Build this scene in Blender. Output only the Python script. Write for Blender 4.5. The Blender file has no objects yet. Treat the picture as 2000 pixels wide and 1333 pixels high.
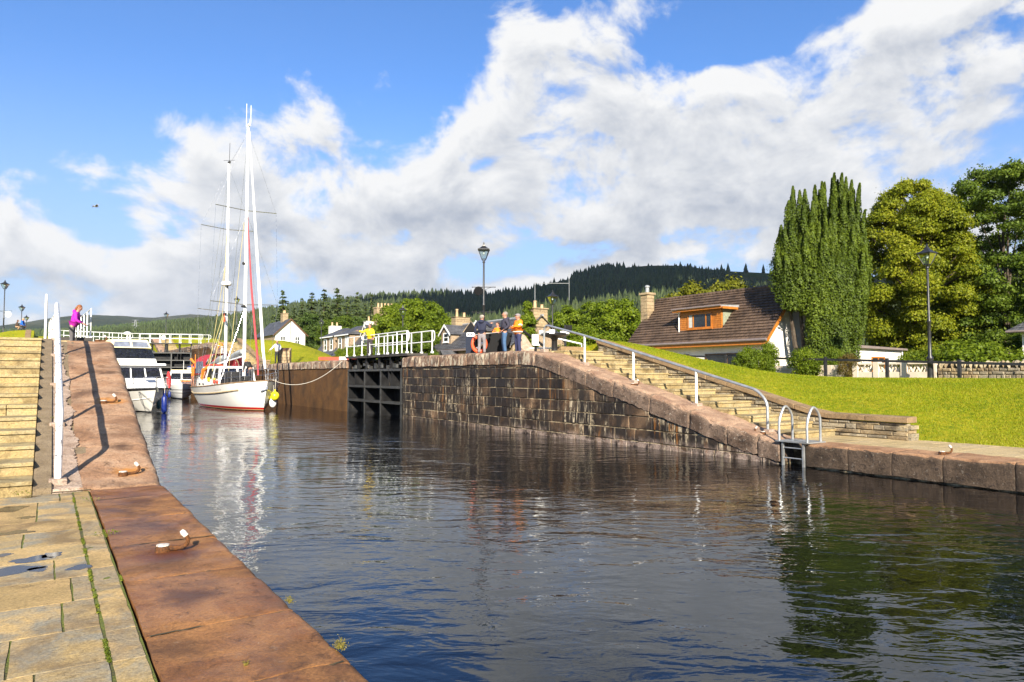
import bpy, bmesh, math, random
import numpy as np
from mathutils import Vector, Matrix, noise as mnoise

# ---------------------------------------------------------------- camera, sky, sun, exposure
SC = bpy.context.scene
COL = SC.collection
R = math.radians
FPX = 1361.0                       # focal length for a 2000 px wide picture
YAW, PITCH = R(33.7), R(2.8)
EYE = Vector((0.0, 0.0, 2.14))     # X across the canal, Y along it, Z up, water at z = 0
cam = bpy.data.cameras.new('camera')
cam.sensor_width = 36.0
cam.lens = 36.0 * FPX / 2000.0
cam.clip_start, cam.clip_end = 0.1, 20000.0
camo = bpy.data.objects.new('camera', cam)
camo.location = EYE
camo.rotation_euler = (R(90) + PITCH, 0.0, -YAW)
COL.objects.link(camo)
SC.camera = camo
SC.view_settings.view_transform = 'Standard'
SC.view_settings.look = 'None'
SC.view_settings.gamma = 1.0
SC.view_settings.exposure = 1.3
SC.cycles.max_bounces = 8
SC.cycles.transparent_max_bounces = 8
SC.cycles.caustics_reflective = False
SC.cycles.caustics_refractive = False

SUN_EL, SUN_TRAVEL = R(26), R(28)  # light travels 28 degrees to the right of +Y
sd = Vector((math.sin(SUN_TRAVEL) * math.cos(SUN_EL), math.cos(SUN_TRAVEL) * math.cos(SUN_EL), -math.sin(SUN_EL)))
sl = bpy.data.lights.new('sun', 'SUN')
sl.energy, sl.angle, sl.color = 4.8, R(0.55), (1.0, 0.90, 0.74)
so = bpy.data.objects.new('sun', sl)
so.rotation_euler = sd.to_track_quat('-Z', 'Y').to_euler()
so.location = (-30, -60, 60)
COL.objects.link(so)


class G:
    """short node-tree writer"""
    def __init__(s, nt):
        s.t = nt
        nt.nodes.clear()

    def n(s, typ, ins=None, **props):
        nd = s.t.nodes.new(typ)
        for k, v in props.items():
            setattr(nd, k, v)
        for k, v in (ins or {}).items():
            sock = nd.inputs[k]
            if isinstance(v, bpy.types.NodeSocket):
                s.t.links.new(v, sock)
            else:
                sock.default_value = v
        return nd

    def m(s, op, a, b=0.0, c=0.0, clamp=False):
        return s.n('ShaderNodeMath', {0: a, 1: b, 2: c}, operation=op, use_clamp=clamp).outputs[0]

    def vm(s, op, a, b=(0, 0, 0)):
        nd = s.n('ShaderNodeVectorMath', {0: a, 1: b}, operation=op)
        return nd.outputs['Value'] if op in ('DOT_PRODUCT', 'LENGTH', 'DISTANCE') else nd.outputs[0]

    def noise(s, vec, scale, detail=4.0, rough=0.55, dist=0.0, out=0):
        return s.n('ShaderNodeTexNoise', {'Vector': vec, 'Scale': scale, 'Detail': detail, 'Roughness': rough, 'Distortion': dist}).outputs[out]

    def mr(s, v, a, b, c=0.0, d=1.0, smooth=True):
        return s.n('ShaderNodeMapRange', {0: v, 1: a, 2: b, 3: c, 4: d}, interpolation_type='SMOOTHSTEP' if smooth else 'LINEAR').outputs[0]

    def mix(s, f, a, b, blend='MIX'):
        nd = s.n('ShaderNodeMix', data_type='RGBA', blend_type=blend)
        for i, v in ((0, f), (6, a), (7, b)):
            if isinstance(v, bpy.types.NodeSocket):
                s.t.links.new(v, nd.inputs[i])
            else:
                nd.inputs[i].default_value = v if i == 0 else (*v, 1.0)[:4]
        return nd.outputs[2]

    def mapping(s, vec, scale=(1, 1, 1), loc=(0, 0, 0), rot=(0, 0, 0)):
        return s.n('ShaderNodeMapping', {'Vector': vec, 'Scale': scale, 'Location': loc, 'Rotation': rot}).outputs[0]

    def link(s, a, b):
        s.t.links.new(a, b)


def sky_dir(px, py):
    """azimuth (from the canal-to-house axis) and elevation of a direction in the sky"""
    u, v = (px - 1000) / FPX, (666.5 - py) / FPX
    f, up = math.cos(PITCH) - v * math.sin(PITCH), math.sin(PITCH) + v * math.cos(PITCH)
    return math.atan2(u, f), math.atan2(up, math.hypot(u, f))


W = bpy.data.worlds.new('World')
SC.world = W
W.use_nodes = True
g = G(W.node_tree)
d = g.vm('NORMALIZE', g.n('ShaderNodeTexCoord').outputs['Generated'])
sky = g.n('ShaderNodeTexSky', sky_type='NISHITA', sun_disc=False, sun_elevation=SUN_EL, sun_rotation=R(180) + SUN_TRAVEL,
          air_density=1.0, dust_density=0.6, ozone_density=2.2).outputs[0]
sky = g.n('ShaderNodeHueSaturation', {'Hue': 0.50, 'Saturation': 1.0, 'Value': 1.75, 'Color': sky}).outputs[0]
fwd = (math.sin(YAW), math.cos(YAW), 0.0)
rgt = (math.cos(YAW), -math.sin(YAW), 0.0)
df, dr = g.vm('DOT_PRODUCT', d, fwd), g.vm('DOT_PRODUCT', d, rgt)
dz = g.n('ShaderNodeSeparateXYZ', {0: d}).outputs[2]
az = g.m('ARCTAN2', dr, df)
el = g.m('ARCSINE', dz)
CLOUDS = [  # centre (as seen from the quay), half sizes, turn, weight
    (-40, 545, 250, 90, -6, 1.2), (190, 570, 210, 75, 0, 1.15), (330, 410, 75, 45, 0, 0.75), (420, 440, 120, 80, 0, 0.85),
    (520, 520, 330, 70, 0, 0.70), (610, 420, 150, 100, 0, 1.05), (740, 440, 120, 75, 0, 0.85),
    (880, 425, 200, 75, 5, 1.0), (1160, 390, 260, 75, 12, 1.05), (1060, 250, 170, 120, 40, 0.85), (1010, 60, 95, 130, 0, 0.75), (900, 230, 120, 70, 30, 0.5),
    (1130, 130, 90, 110, 20, 0.7), (1480, 230, 250, 95, 22, 1.1), (1380, 380, 170, 80, 0, 0.8), (1740, 180, 260, 130, 15, 1.1), (1900, 60, 230, 80, 15, 0.8),
    (1700, 400, 300, 110, 0, 0.85), (2050, 440, 300, 90, 0, 0.8), (900, 580, 260, 30, 2, 0.8), (1130, 545, 160, 36, 14, 0.85), (1330, 500, 200, 34, 8, 0.95),
    (225, 325, 90, 36, 12, 0.85), (395, 268, 90, 42, -14, 0.85), (610, 225, 80, 80, 0, 0.72), (1290, 170, 130, 80, 15, 0.75), (1420, 190, 120, 60, 15, 0.5), (1640, 110, 90, 50, 20, 0.45), (860, 12, 90, 35, 0, 0.5), (1230, 20, 80, 40, 0, 0.45),
    (750, 135, 22, 32, 0, 0.5), (1090, 508, 140, 34, 4, -1.1), (770, 340, 45, 45, 0, -0.4), (1330, 455, 70, 30, 20, -0.6),
    (1400, 60, 120, 42, 8, -0.9), (1540, 70, 60, 40, 15, -0.35), (1990, 265, 40, 35, 0, -0.3), (1960, 150, 130, 110, 0, 0.5), (560, 330, 40, 30, 0, -0.5), (930, 330, 60, 30, 20, -0.35), (600, 585, 160, 26, 0, -0.5), (820, 100, 60, 90, 0, -0.4), (240, 470, 60, 25, 0, -0.4),
    (1050, -250, 260, 110, 0, -1.2), (1700, -220, 420, 100, 0, -1.2), (500, -150, 300, 120, 0, -0.6),
    (2700, 300, 500, 200, 0, 0.8), (-900, 350, 500, 160, 0, 0.7)]


def cloud_field(oa, oe):
    field = None
    for (cx, cy, rx, ry, rot, w) in CLOUDS:
        if -200 < cx < 2300:
            a0, e0 = sky_dir(cx, cy)
            k = math.cos(a0) / FPX
        else:
            a0, e0, k = (cx - 1000) / 900.0, 0.25, 1 / FPX
        ra, re, c, s = rx * k * 1.15, ry * k * 1.15, math.cos(R(rot)), math.sin(R(rot))
        # p, q: the direction in the turned axes of this bank
        p = g.m('MULTIPLY_ADD', az, c / ra, g.m('MULTIPLY_ADD', el, s / ra, (oa - a0) * c / ra + (oe - e0) * s / ra))
        q = g.m('MULTIPLY_ADD', az, -s / re, g.m('MULTIPLY_ADD', el, c / re, -(oa - a0) * s / re + (oe - e0) * c / re))
        r2 = g.m('MULTIPLY_ADD', p, p, g.m('MULTIPLY', q, q))
        v = g.m('MULTIPLY', g.m('POWER', 0.4066, r2), w)
        field = v if field is None else g.m('ADD', field, v)
    return g.m('MULTIPLY', g.m('MINIMUM', field, 1.3), 0.90)


sv = g.mapping(d, (1, 1, 1.45))
f0, f1 = cloud_field(0, 0), cloud_field(-0.02, 0.04)
big = g.noise(sv, 7.5, 9.0, 0.60, 0.25)
big_up = g.noise(g.vm('ADD', sv, (-0.010, -0.010, 0.030)), 7.5, 7.0, 0.60, 0.25)
dens_raw = g.m('ADD', f0, g.m('MULTIPLY', g.m('SUBTRACT', big, 0.53), 3.6))
dens_up = g.m('ADD', f1, g.m('MULTIPLY', g.m('SUBTRACT', big_up, 0.53), 3.6))
dens = g.mr(dens_raw, 0.37, 0.93)
lit = g.m('SUBTRACT', dens_raw, dens_up)
thick = g.mr(dens_raw, 0.75, 1.6)
shade = g.m('SUBTRACT', g.m('MULTIPLY_ADD', lit, 0.95, 0.70), g.m('MULTIPLY', thick, 0.55), clamp=True)
ccol = g.mix(shade, (3.6, 3.95, 4.6), (7.2, 7.2, 7.2))
sky = g.mix(1.0, sky, (0.44, 0.655, 0.93), 'MULTIPLY')
low = g.mr(el, -0.03, 0.42, 0.92, 0.0)
sky = g.mix(low, sky, (4.3, 5.1, 6.4))
out = g.mix(dens, sky, ccol)
bg = g.n('ShaderNodeBackground', {'Color': out, 'Strength': 0.055})
g.link(bg.outputs[0], g.n('ShaderNodeOutputWorld').inputs[0])
W.cycles.sampling_method = 'MANUAL'
W.cycles.sample_map_resolution = 512

# ---------------------------------------------------------------- helpers
def ray(px, py):
    u, v = (px - 1000) / FPX, (666.5 - py) / FPX
    f, up = math.cos(PITCH) - v * math.sin(PITCH), math.sin(PITCH) + v * math.cos(PITCH)
    return Vector((u * math.cos(YAW) + f * math.sin(YAW), -u * math.sin(YAW) + f * math.cos(YAW), up))


def at(px, py, fw):
    """the point FW metres ahead of the quay edge viewpoint in the direction of a spot of the photograph"""
    r = ray(px, py)
    return EYE + r * (fw / (r.x * math.sin(YAW) + r.y * math.cos(YAW)))


def on_x(px, py, X):
    r = ray(px, py)
    return EYE + r * (X / r.x)


def on_z(px, py, z):
    r = ray(px, py)
    return EYE + r * ((z - EYE.z) / r.z)


def lerp(a, b, t):
    return a + (b - a) * t


def sstep(a, b, x):
    t = min(1.0, max(0.0, (x - a) / (b - a)))
    return t * t * (3 - 2 * t)


def interp(x, xs, ys):
    return float(np.interp(x, xs, ys))


def tag(o, label=None, cat=None, group=None, kind=None):
    if label: o['label'] = label
    if cat: o['category'] = cat
    if group: o['group'] = group
    if kind: o['kind'] = kind
    return o


def thing(name, label, cat, loc=(0, 0, 0), rz=0.0, group=None):
    o = bpy.data.objects.new(name, None)
    o.empty_display_size = 0.2
    COL.objects.link(o)
    o.location = loc
    o.rotation_euler = (0, 0, rz)
    return tag(o, label, cat, group)


def kids(o):
    return [c for c in COL.objects if c.parent is o]


def copy_tree(o, parent=None):
    c = o.copy()
    COL.objects.link(c)
    if parent is not None:
        c.parent = parent
    for ch in kids(o):
        copy_tree(ch, c)
    return c


class MB:
    """collects shapes and links them as one mesh object"""
    def __init__(s):
        s.v, s.f, s.mi = [], [], []

    def add(s, vs, fs, mi=0):
        o = len(s.v)
        s.v += [tuple(p) for p in vs]
        s.f += [tuple(i + o for i in f) for f in fs]
        s.mi += [mi] * len(fs)
        return s

    def box(s, c, sz, rz=0.0, mi=0, M=None):
        x, y, z = sz[0] / 2, sz[1] / 2, sz[2] / 2
        ps = [Vector((a * x, b * y, d * z)) for d in (-1, 1) for a, b in ((-1, -1), (1, -1), (1, 1), (-1, 1))]
        m = M or Matrix.Rotation(rz, 3, 'Z')
        ps = [m @ p + Vector(c) for p in ps]
        return s.add(ps, [(3, 2, 1, 0), (4, 5, 6, 7), (0, 1, 5, 4), (1, 2, 6, 5), (2, 3, 7, 6), (3, 0, 4, 7)], mi)

    def bx(s, x0, x1, y0, y1, z0, z1, mi=0):
        return s.box(((x0 + x1) / 2, (y0 + y1) / 2, (z0 + z1) / 2), (x1 - x0, y1 - y0, z1 - z0), mi=mi)

    def tube(s, pts, r, n=8, cap=True, mi=0, flat=1.0):
        pts = [Vector(p) for p in pts]
        rs = r if isinstance(r, (list, tuple)) else [r] * len(pts)
        vs, fs = [], []
        prev = None
        for i, p in enumerate(pts):
            t = (pts[min(i + 1, len(pts) - 1)] - pts[max(i - 1, 0)]).normalized()
            if prev is None:
                a = t.cross(Vector((0, 0, 1)))
                if a.length < 0.05: a = t.cross(Vector((0, 1, 0)))
                a.normalize()
            else:
                a = (prev - t * prev.dot(t))
                a = a.normalized() if a.length > 1e-5 else t.orthogonal().normalized()
            prev = a
            b = t.cross(a)
            for k in range(n):
                th = 2 * math.pi * k / n
                vs.append(p + a * (math.cos(th) * rs[i]) + b * (math.sin(th) * rs[i] * flat))
        for i in range(len(pts) - 1):
            for k in range(n):
                fs.append((i * n + k, i * n + (k + 1) % n, (i + 1) * n + (k + 1) % n, (i + 1) * n + k))
        if cap:
            fs.append(tuple(range(n))[::-1])
            fs.append(tuple((len(pts) - 1) * n + k for k in range(n)))
        return s.add(vs, fs, mi)

    def lathe(s, prof, c=(0, 0, 0), n=16, mi=0, sx=1.0, sy=1.0, M=None):
        vs, fs = [], []
        for (r, z) in prof:
            for k in range(n):
                th = 2 * math.pi * k / n
                p = Vector((r * math.cos(th) * sx, r * math.sin(th) * sy, z))
                if M is not None: p = M @ p
                vs.append(p + Vector(c))
        for i in range(len(prof) - 1):
            for k in range(n):
                fs.append((i * n + k, i * n + (k + 1) % n, (i + 1) * n + (k + 1) % n, (i + 1) * n + k))
        fs.append(tuple(range(n))[::-1])
        fs.append(tuple((len(prof) - 1) * n + k for k in range(n)))
        return s.add(vs, fs, mi)

    def ell(s, c, r, n=12, m=8, mi=0, M=None):
        prof = [(max(1e-4, math.sin(math.pi * i / m)) , -math.cos(math.pi * i / m)) for i in range(m + 1)]
        vs, fs = [], []
        for (a, z) in prof:
            for k in range(n):
                th = 2 * math.pi * k / n
                p = Vector((a * math.cos(th) * r[0], a * math.sin(th) * r[1], z * r[2]))
                if M is not None: p = M @ p
                vs.append(p + Vector(c))
        for i in range(m):
            for k in range(n):
                fs.append((i * n + k, i * n + (k + 1) % n, (i + 1) * n + (k + 1) % n, (i + 1) * n + k))
        return s.add(vs, fs, mi)

    def prism(s, poly, axis, a, b, mi=0):
        """a flat outline swept along an axis: axis 0 takes (y, z), 1 takes (x, z), 2 takes (x, y)"""
        def P(p, t):
            return (t, p[0], p[1]) if axis == 0 else (p[0], t, p[1]) if axis == 1 else (p[0], p[1], t)
        n = len(poly)
        vs = [P(p, a) for p in poly] + [P(p, b) for p in poly]
        fs = [tuple(range(n))[::-1], tuple(range(n, 2 * n))] + [(i, (i + 1) % n, n + (i + 1) % n, n + i) for i in range(n)]
        return s.add(vs, fs, mi)

    def grid(s, fn, us, vs_, mi=0):
        nu, nv = len(us), len(vs_)
        vs = [fn(u, v) for u in us for v in vs_]
        fs = [(i * nv + j, (i + 1) * nv + j, (i + 1) * nv + j + 1, i * nv + j + 1) for i in range(nu - 1) for j in range(nv - 1)]
        return s.add(vs, fs, mi)

    def build(s, name, mat, parent=None, smooth=False, bevel=0.0, fix=True, angle=None):
        me = bpy.data.meshes.new(name)
        me.from_pydata(s.v, [], s.f)
        mats = mat if isinstance(mat, (list, tuple)) else [mat]
        for m in mats: me.materials.append(m)
        if len(mats) > 1: me.polygons.foreach_set('material_index', s.mi)
        if fix:
            b = bmesh.new(); b.from_mesh(me)
            bmesh.ops.recalc_face_normals(b, faces=b.faces)
            b.to_mesh(me); b.free()
        if smooth:
            me.polygons.foreach_set('use_smooth', [True] * len(me.polygons))
            if angle is None: angle = 40
            b = bmesh.new(); b.from_mesh(me)
            lim = R(angle)
            for e in b.edges:
                if len(e.link_faces) == 2 and e.calc_face_angle(0) > lim: e.smooth = False
            b.to_mesh(me); b.free()
        me.update()
        o = bpy.data.objects.new(name, me)
        COL.objects.link(o)
        if parent is not None: o.parent = parent
        if bevel:
            md = o.modifiers.new('edge', 'BEVEL')
            md.width, md.segments, md.limit_method, md.angle_limit = bevel, 2, 'ANGLE', R(40)
        return o


def quads(name, V, mat, parent=None, mi=None):
    """fast mesh of separate quads; V is (n, 4, 3)"""
    n = len(V)
    me = bpy.data.meshes.new(name)
    me.vertices.add(n * 4)
    me.vertices.foreach_set('co', np.ascontiguousarray(V, dtype=np.float32).reshape(-1))
    me.loops.add(n * 4)
    me.loops.foreach_set('vertex_index', np.arange(n * 4, dtype=np.int32))
    me.polygons.add(n)
    me.polygons.foreach_set('loop_start', np.arange(0, n * 4, 4, dtype=np.int32))
    try:
        me.polygons.foreach_set('loop_total', np.full(n, 4, dtype=np.int32))
    except Exception:
        pass
    mats = mat if isinstance(mat, (list, tuple)) else [mat]
    for m in mats: me.materials.append(m)
    if mi is not None: me.polygons.foreach_set('material_index', mi.astype(np.int32))
    me.update(calc_edges=True)
    me.validate()
    o = bpy.data.objects.new(name, me)
    COL.objects.link(o)
    if parent is not None: o.parent = parent
    return o


def leaf_quads(P, N, size, rng, aspect=1.5, jitter=0.9):
    """one rhombic leaf spray per point, facing roughly along N"""
    n = len(P)
    N = N + rng.normal(0, jitter, (n, 3)) * 0.6
    N /= np.linalg.norm(N, axis=1, keepdims=True) + 1e-9
    A = np.cross(N, rng.normal(0, 1, (n, 3)))
    A /= np.linalg.norm(A, axis=1, keepdims=True) + 1e-9
    B = np.cross(N, A)
    s = (size * rng.uniform(0.6, 1.35, n))[:, None]
    a, b = A * s * 0.5 * aspect, B * s * 0.5
    fold = N * s * 0.12
    return np.stack([P - a, P - b * 1.0 + fold, P + a, P + b + fold], axis=1)


# ---------------------------------------------------------------- materials
def mat(name, fn=None, **k):
    m = bpy.data.materials.new(name)
    m.use_nodes = True
    gg = G(m.node_tree)
    b = gg.n('ShaderNodeBsdfPrincipled')
    o = gg.n('ShaderNodeOutputMaterial')
    gg.link(b.outputs[0], o.inputs[0])
    for kk, v in k.items():
        b.inputs[kk].default_value = v
    if fn: fn(gg, b, o)
    return m


def setin(gg, b, key, v):
    if isinstance(v, bpy.types.NodeSocket): gg.link(v, b.inputs[key])
    else: b.inputs[key].default_value = v


def bump(gg, h, strength=0.5, dist=0.02, normal=None):
    ins = {'Strength': strength, 'Distance': dist, 'Height': h}
    if normal is not None: ins['Normal'] = normal
    return gg.n('ShaderNodeBump', ins).outputs[0]


def plain(name, col, rough=0.5, metal=0.0, var=0.12, scale=6.0, dirt=0.0, dirtcol=(0.06, 0.045, 0.03), bumps=0.0, coat=0.0):
    def f(gg, b, o):
        co = gg.n('ShaderNodeTexCoord').outputs['Object']
        nz = gg.noise(co, scale, 5.0, 0.6)
        c = gg.mix(gg.mr(nz, 0.3, 0.7), tuple(x * (1 - var) for x in col), tuple(min(1, x * (1 + var)) for x in col))
        if dirt:
            n2 = gg.noise(gg.mapping(co, (1, 1, 0.35)), scale * 1.7, 6.0, 0.7)
            c = gg.mix(gg.mr(n2, 0.62 - dirt * 0.25, 0.74, 0, 0.85), c, dirtcol)
        setin(gg, b, 'Base Color', c)
        setin(gg, b, 'Roughness', gg.mr(nz, 0.25, 0.75, max(0.02, rough - 0.1), min(1, rough + 0.1)))
        b.inputs['Metallic'].default_value = metal
        if coat: b.inputs['Coat Weight'].default_value = coat
        if bumps: setin(gg, b, 'Normal', bump(gg, gg.noise(co, scale * 5, 6.0, 0.65), bumps, 0.01))
    return mat(name, f)


def stone(name, cols, rough=0.85, scale=3.0, grain=40.0, speck=None, stain=None, stain_amt=0.5, bmp=0.5, streak=None, island=0.5, gloss=None, lichen=0.0, spots=(), pits=0.6):
    """weathered stone: a colour per block, soft mottling, grain, dark stains of its own shape"""
    def f(gg, b, o):
        co = gg.n('ShaderNodeTexCoord').outputs['Object']
        ri = gg.n('ShaderNodeNewGeometry').outputs['Random Per Island']
        big = gg.noise(co, scale, 7.0, 0.62, 0.4)
        fine = gg.noise(co, grain, 4.0, 0.7)
        t = gg.m('ADD', gg.m('MULTIPLY', ri, island), gg.m('MULTIPLY', gg.mr(big, 0.25, 0.75), 1 - island))
        r = gg.n('ShaderNodeValToRGB', {0: t})
        e = r.color_ramp.elements
        while len(e) < len(cols): e.new(0.5)
        for i, c in enumerate(cols):
            e[i].position = 0.12 + 0.76 * i / max(1, len(cols) - 1)
            e[i].color = (*c, 1)
        c = r.outputs[0]
        c = gg.mix(0.55, c, gg.mix(gg.mr(fine, 0.3, 0.7), (0.25, 0.25, 0.25), (0.75, 0.75, 0.75)), 'OVERLAY')
        pit = gg.noise(gg.mapping(co, (1, 1, 1.6), (2.3, 0.7, 5.1)), scale * 5.5, 8.0, 0.74, 0.6)
        c = gg.mix(gg.mr(pit, 0.56, 0.66, 0, pits), c, tuple(0.30 * x for x in cols[0]))
        pale = gg.noise(gg.mapping(co, loc=(8.1, 3.3, 0.4)), scale * 3.7, 7.0, 0.72)
        c = gg.mix(gg.mr(pale, 0.58, 0.70, 0, 0.55 * pits), c, tuple(min(0.8, 1.35 * x + 0.03) for x in cols[-2 if len(cols) > 2 else -1]))
        if stain:
            st = gg.noise(gg.mapping(co, loc=(3.1, 7.7, 1.3)), scale * 0.55, 8.0, 0.68, 0.8)
            k = gg.mr(st, 0.60 - 0.2 * stain_amt, 0.72, 0, 0.9)
            c = gg.mix(k, c, stain)
        if streak:
            sv = gg.mapping(co, (5.5, 5.5, 0.55))
            sn = gg.noise(sv, 1.0, 6.0, 0.65, 0.3)
            pn = gg.noise(co, 0.8, 3.0, 0.5)
            k = gg.m('MULTIPLY', gg.mr(sn, 0.56, 0.70), gg.mr(pn, 0.48, 0.62), clamp=True)
            c = gg.mix(k, c, streak)
        if speck:
            sp = gg.n('ShaderNodeTexVoronoi', {'Vector': co, 'Scale': 9.0}).outputs[0]
            c = gg.mix(gg.m('MULTIPLY', gg.mr(sp, 0.10, 0.17, 1, 0), gg.mr(gg.noise(co, 2.2), 0.5, 0.65)), c, speck)
        if lichen:
            ln = gg.noise(co, 11.0, 5.0, 0.7)
            c = gg.mix(gg.m('MULTIPLY', gg.mr(ln, 0.60, 0.68), lichen), c, (0.42, 0.40, 0.33))
        for (sx, sy, sr, scol) in spots:   # rust and damp round the ironwork, of its own ragged shape
            dd = gg.vm('DISTANCE', gg.mapping(co, (1, 1, 0)), (sx, sy, 0))
            k = gg.mr(gg.m('ADD', dd, gg.m('MULTIPLY', gg.m('SUBTRACT', gg.noise(co, 4.5, 5.0, 0.65), 0.5), sr * 1.4)), sr * 0.25, sr, 0.85, 0.0)
            c = gg.mix(k, c, scol)
        setin(gg, b, 'Base Color', c)
        if gloss:
            gn = gg.noise(co, scale * 0.7, 5.0, 0.6)
            setin(gg, b, 'Roughness', gg.mr(gn, 0.45, 0.62, gloss, rough))
        else:
            b.inputs['Roughness'].default_value = rough
        b.inputs['Specular IOR Level'].default_value = 0.35
        h = gg.m('ADD', gg.m('ADD', gg.m('MULTIPLY', big, 0.6), gg.m('MULTIPLY', fine, 0.34)), gg.m('MULTIPLY', gg.mr(pit, 0.54, 0.68), -0.35 * pits))
        setin(gg, b, 'Normal', bump(gg, h, bmp, 0.03))
    return mat(name, f)


def leafmat(name, cols, trans=0.35, rough=0.55):
    """leaves: a shade for every leaf spray, some light coming through"""
    def f(gg, b, o):
        ri = gg.n('ShaderNodeNewGeometry').outputs['Random Per Island']
        co = gg.n('ShaderNodeTexCoord').outputs['Object']
        nz = gg.noise(co, 0.45, 3.0, 0.6)
        t = gg.m('ADD', gg.m('MULTIPLY', ri, 0.6), gg.m('MULTIPLY', gg.mr(nz, 0.3, 0.7), 0.4))
        r = gg.n('ShaderNodeValToRGB', {0: t})
        e = r.color_ramp.elements
        while len(e) < len(cols): e.new(0.5)
        for i, c in enumerate(cols):
            e[i].position = 0.1 + 0.8 * i / max(1, len(cols) - 1)
            e[i].color = (*c, 1)
        setin(gg, b, 'Base Color', r.outputs[0])
        b.inputs['Roughness'].default_value = rough
        b.inputs['Specular IOR Level'].default_value = 0.25
        tr = gg.n('ShaderNodeBsdfTranslucent', {'Color': r.outputs[0]})
        mx = gg.n('ShaderNodeMixShader', {0: trans, 1: b.outputs[0], 2: tr.outputs[0]})
        gg.link(mx.outputs[0], o.inputs[0])
    return mat(name, f)

# ---------------------------------------------------------------- materials of the place
M = {}
M['red_stone'] = stone('red sandstone coping', [(0.145, 0.058, 0.019), (0.235, 0.098, 0.031), (0.32, 0.148, 0.050), (0.22, 0.098, 0.037)], scale=1.6, grain=55, stain=(0.075, 0.034, 0.018), stain_amt=1.05, bmp=0.6, island=0.3, gloss=0.45, lichen=0.10, spots=[(0.95, 7.05, 0.42, (0.11, 0.030, 0.008)), (0.93, 5.6, 0.33, (0.08, 0.030, 0.012)), (1.0, 10.1, 0.3, (0.09, 0.036, 0.016))])
M['ramp_stone'] = stone('worn pink sandstone', [(0.20, 0.105, 0.055), (0.31, 0.175, 0.10), (0.38, 0.24, 0.15), (0.28, 0.15, 0.08)], scale=1.3, grain=38, stain=(0.085, 0.047, 0.03), stain_amt=0.95, bmp=0.9, island=0.3, lichen=0.15, spots=[(1.08, 12.0, 0.30, (0.42, 0.17, 0.025)), (1.05, 15.75, 0.34, (0.42, 0.17, 0.025)), (1.05, 13.1, 0.25, (0.06, 0.03, 0.018)), (1.15, 18.0, 0.3, (0.07, 0.035, 0.02))])
M['coping_right'] = stone('weathered sandstone coping', [(0.13, 0.075, 0.048), (0.23, 0.14, 0.09), (0.31, 0.205, 0.14), (0.20, 0.12, 0.075)], scale=2.0, grain=26, stain=(0.05, 0.032, 0.023), stain_amt=1.0, bmp=1.0, island=0.3, speck=(0.5, 0.46, 0.40), lichen=0.5)
M['quay_low'] = stone('dark wet sandstone', [(0.09, 0.054, 0.033), (0.155, 0.094, 0.056), (0.22, 0.142, 0.088), (0.13, 0.078, 0.046)], scale=2.2, grain=26, stain=(0.03, 0.020, 0.014), stain_amt=1.0, bmp=0.9, island=0.3, lichen=0.22)
M['flag'] = stone('flagstone', [(0.34, 0.235, 0.100), (0.46, 0.31, 0.135), (0.27, 0.22, 0.145), (0.40, 0.28, 0.120), (0.245, 0.225, 0.175), (0.49, 0.335, 0.145), (0.33, 0.25, 0.130), (0.44, 0.295, 0.115)], scale=2.2, grain=45, stain=(0.16, 0.105, 0.05), stain_amt=0.75, bmp=0.5, island=0.75, pits=0.45)
M['flag_pale'] = stone('pale flagstone', [(0.36, 0.27, 0.13), (0.45, 0.34, 0.18), (0.40, 0.31, 0.18)], scale=2.0, grain=30, stain=(0.20, 0.15, 0.08), stain_amt=0.4, bmp=0.4, island=0.5)
M['step_stone'] = stone('yellow step stone', [(0.27, 0.195, 0.085), (0.37, 0.275, 0.125), (0.33, 0.27, 0.15), (0.42, 0.31, 0.13)], scale=2.4, grain=35, stain=(0.11, 0.078, 0.036), stain_amt=0.8, bmp=0.7, island=0.5)
M['dry_stone'] = stone('rubble walling', [(0.13, 0.10, 0.065), (0.30, 0.22, 0.12), (0.36, 0.30, 0.20), (0.22, 0.19, 0.14), (0.42, 0.33, 0.18)], scale=3.0, grain=30, stain=(0.05, 0.04, 0.03), stain_amt=0.8, bmp=0.9, island=0.7)
M['wall_cap'] = stone('brown wall cap', [(0.20, 0.13, 0.07), (0.28, 0.19, 0.10), (0.24, 0.155, 0.085)], scale=2.5, grain=40, stain=(0.09, 0.06, 0.035), stain_amt=0.6, bmp=0.5, island=0.5)
M['dark_gap'] = plain('dark earth in gaps', (0.035, 0.028, 0.02), 0.95)
M['concrete'] = stone('brown cement', [(0.17, 0.125, 0.075), (0.23, 0.175, 0.11)], scale=4, grain=60, bmp=0.6, island=0.0)
M['cement_pale'] = stone('pale pink cement', [(0.30, 0.215, 0.16), (0.42, 0.32, 0.255)], scale=5, grain=45, stain=(0.16, 0.10, 0.07), stain_amt=0.5, bmp=1.0, island=0.0)


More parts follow.
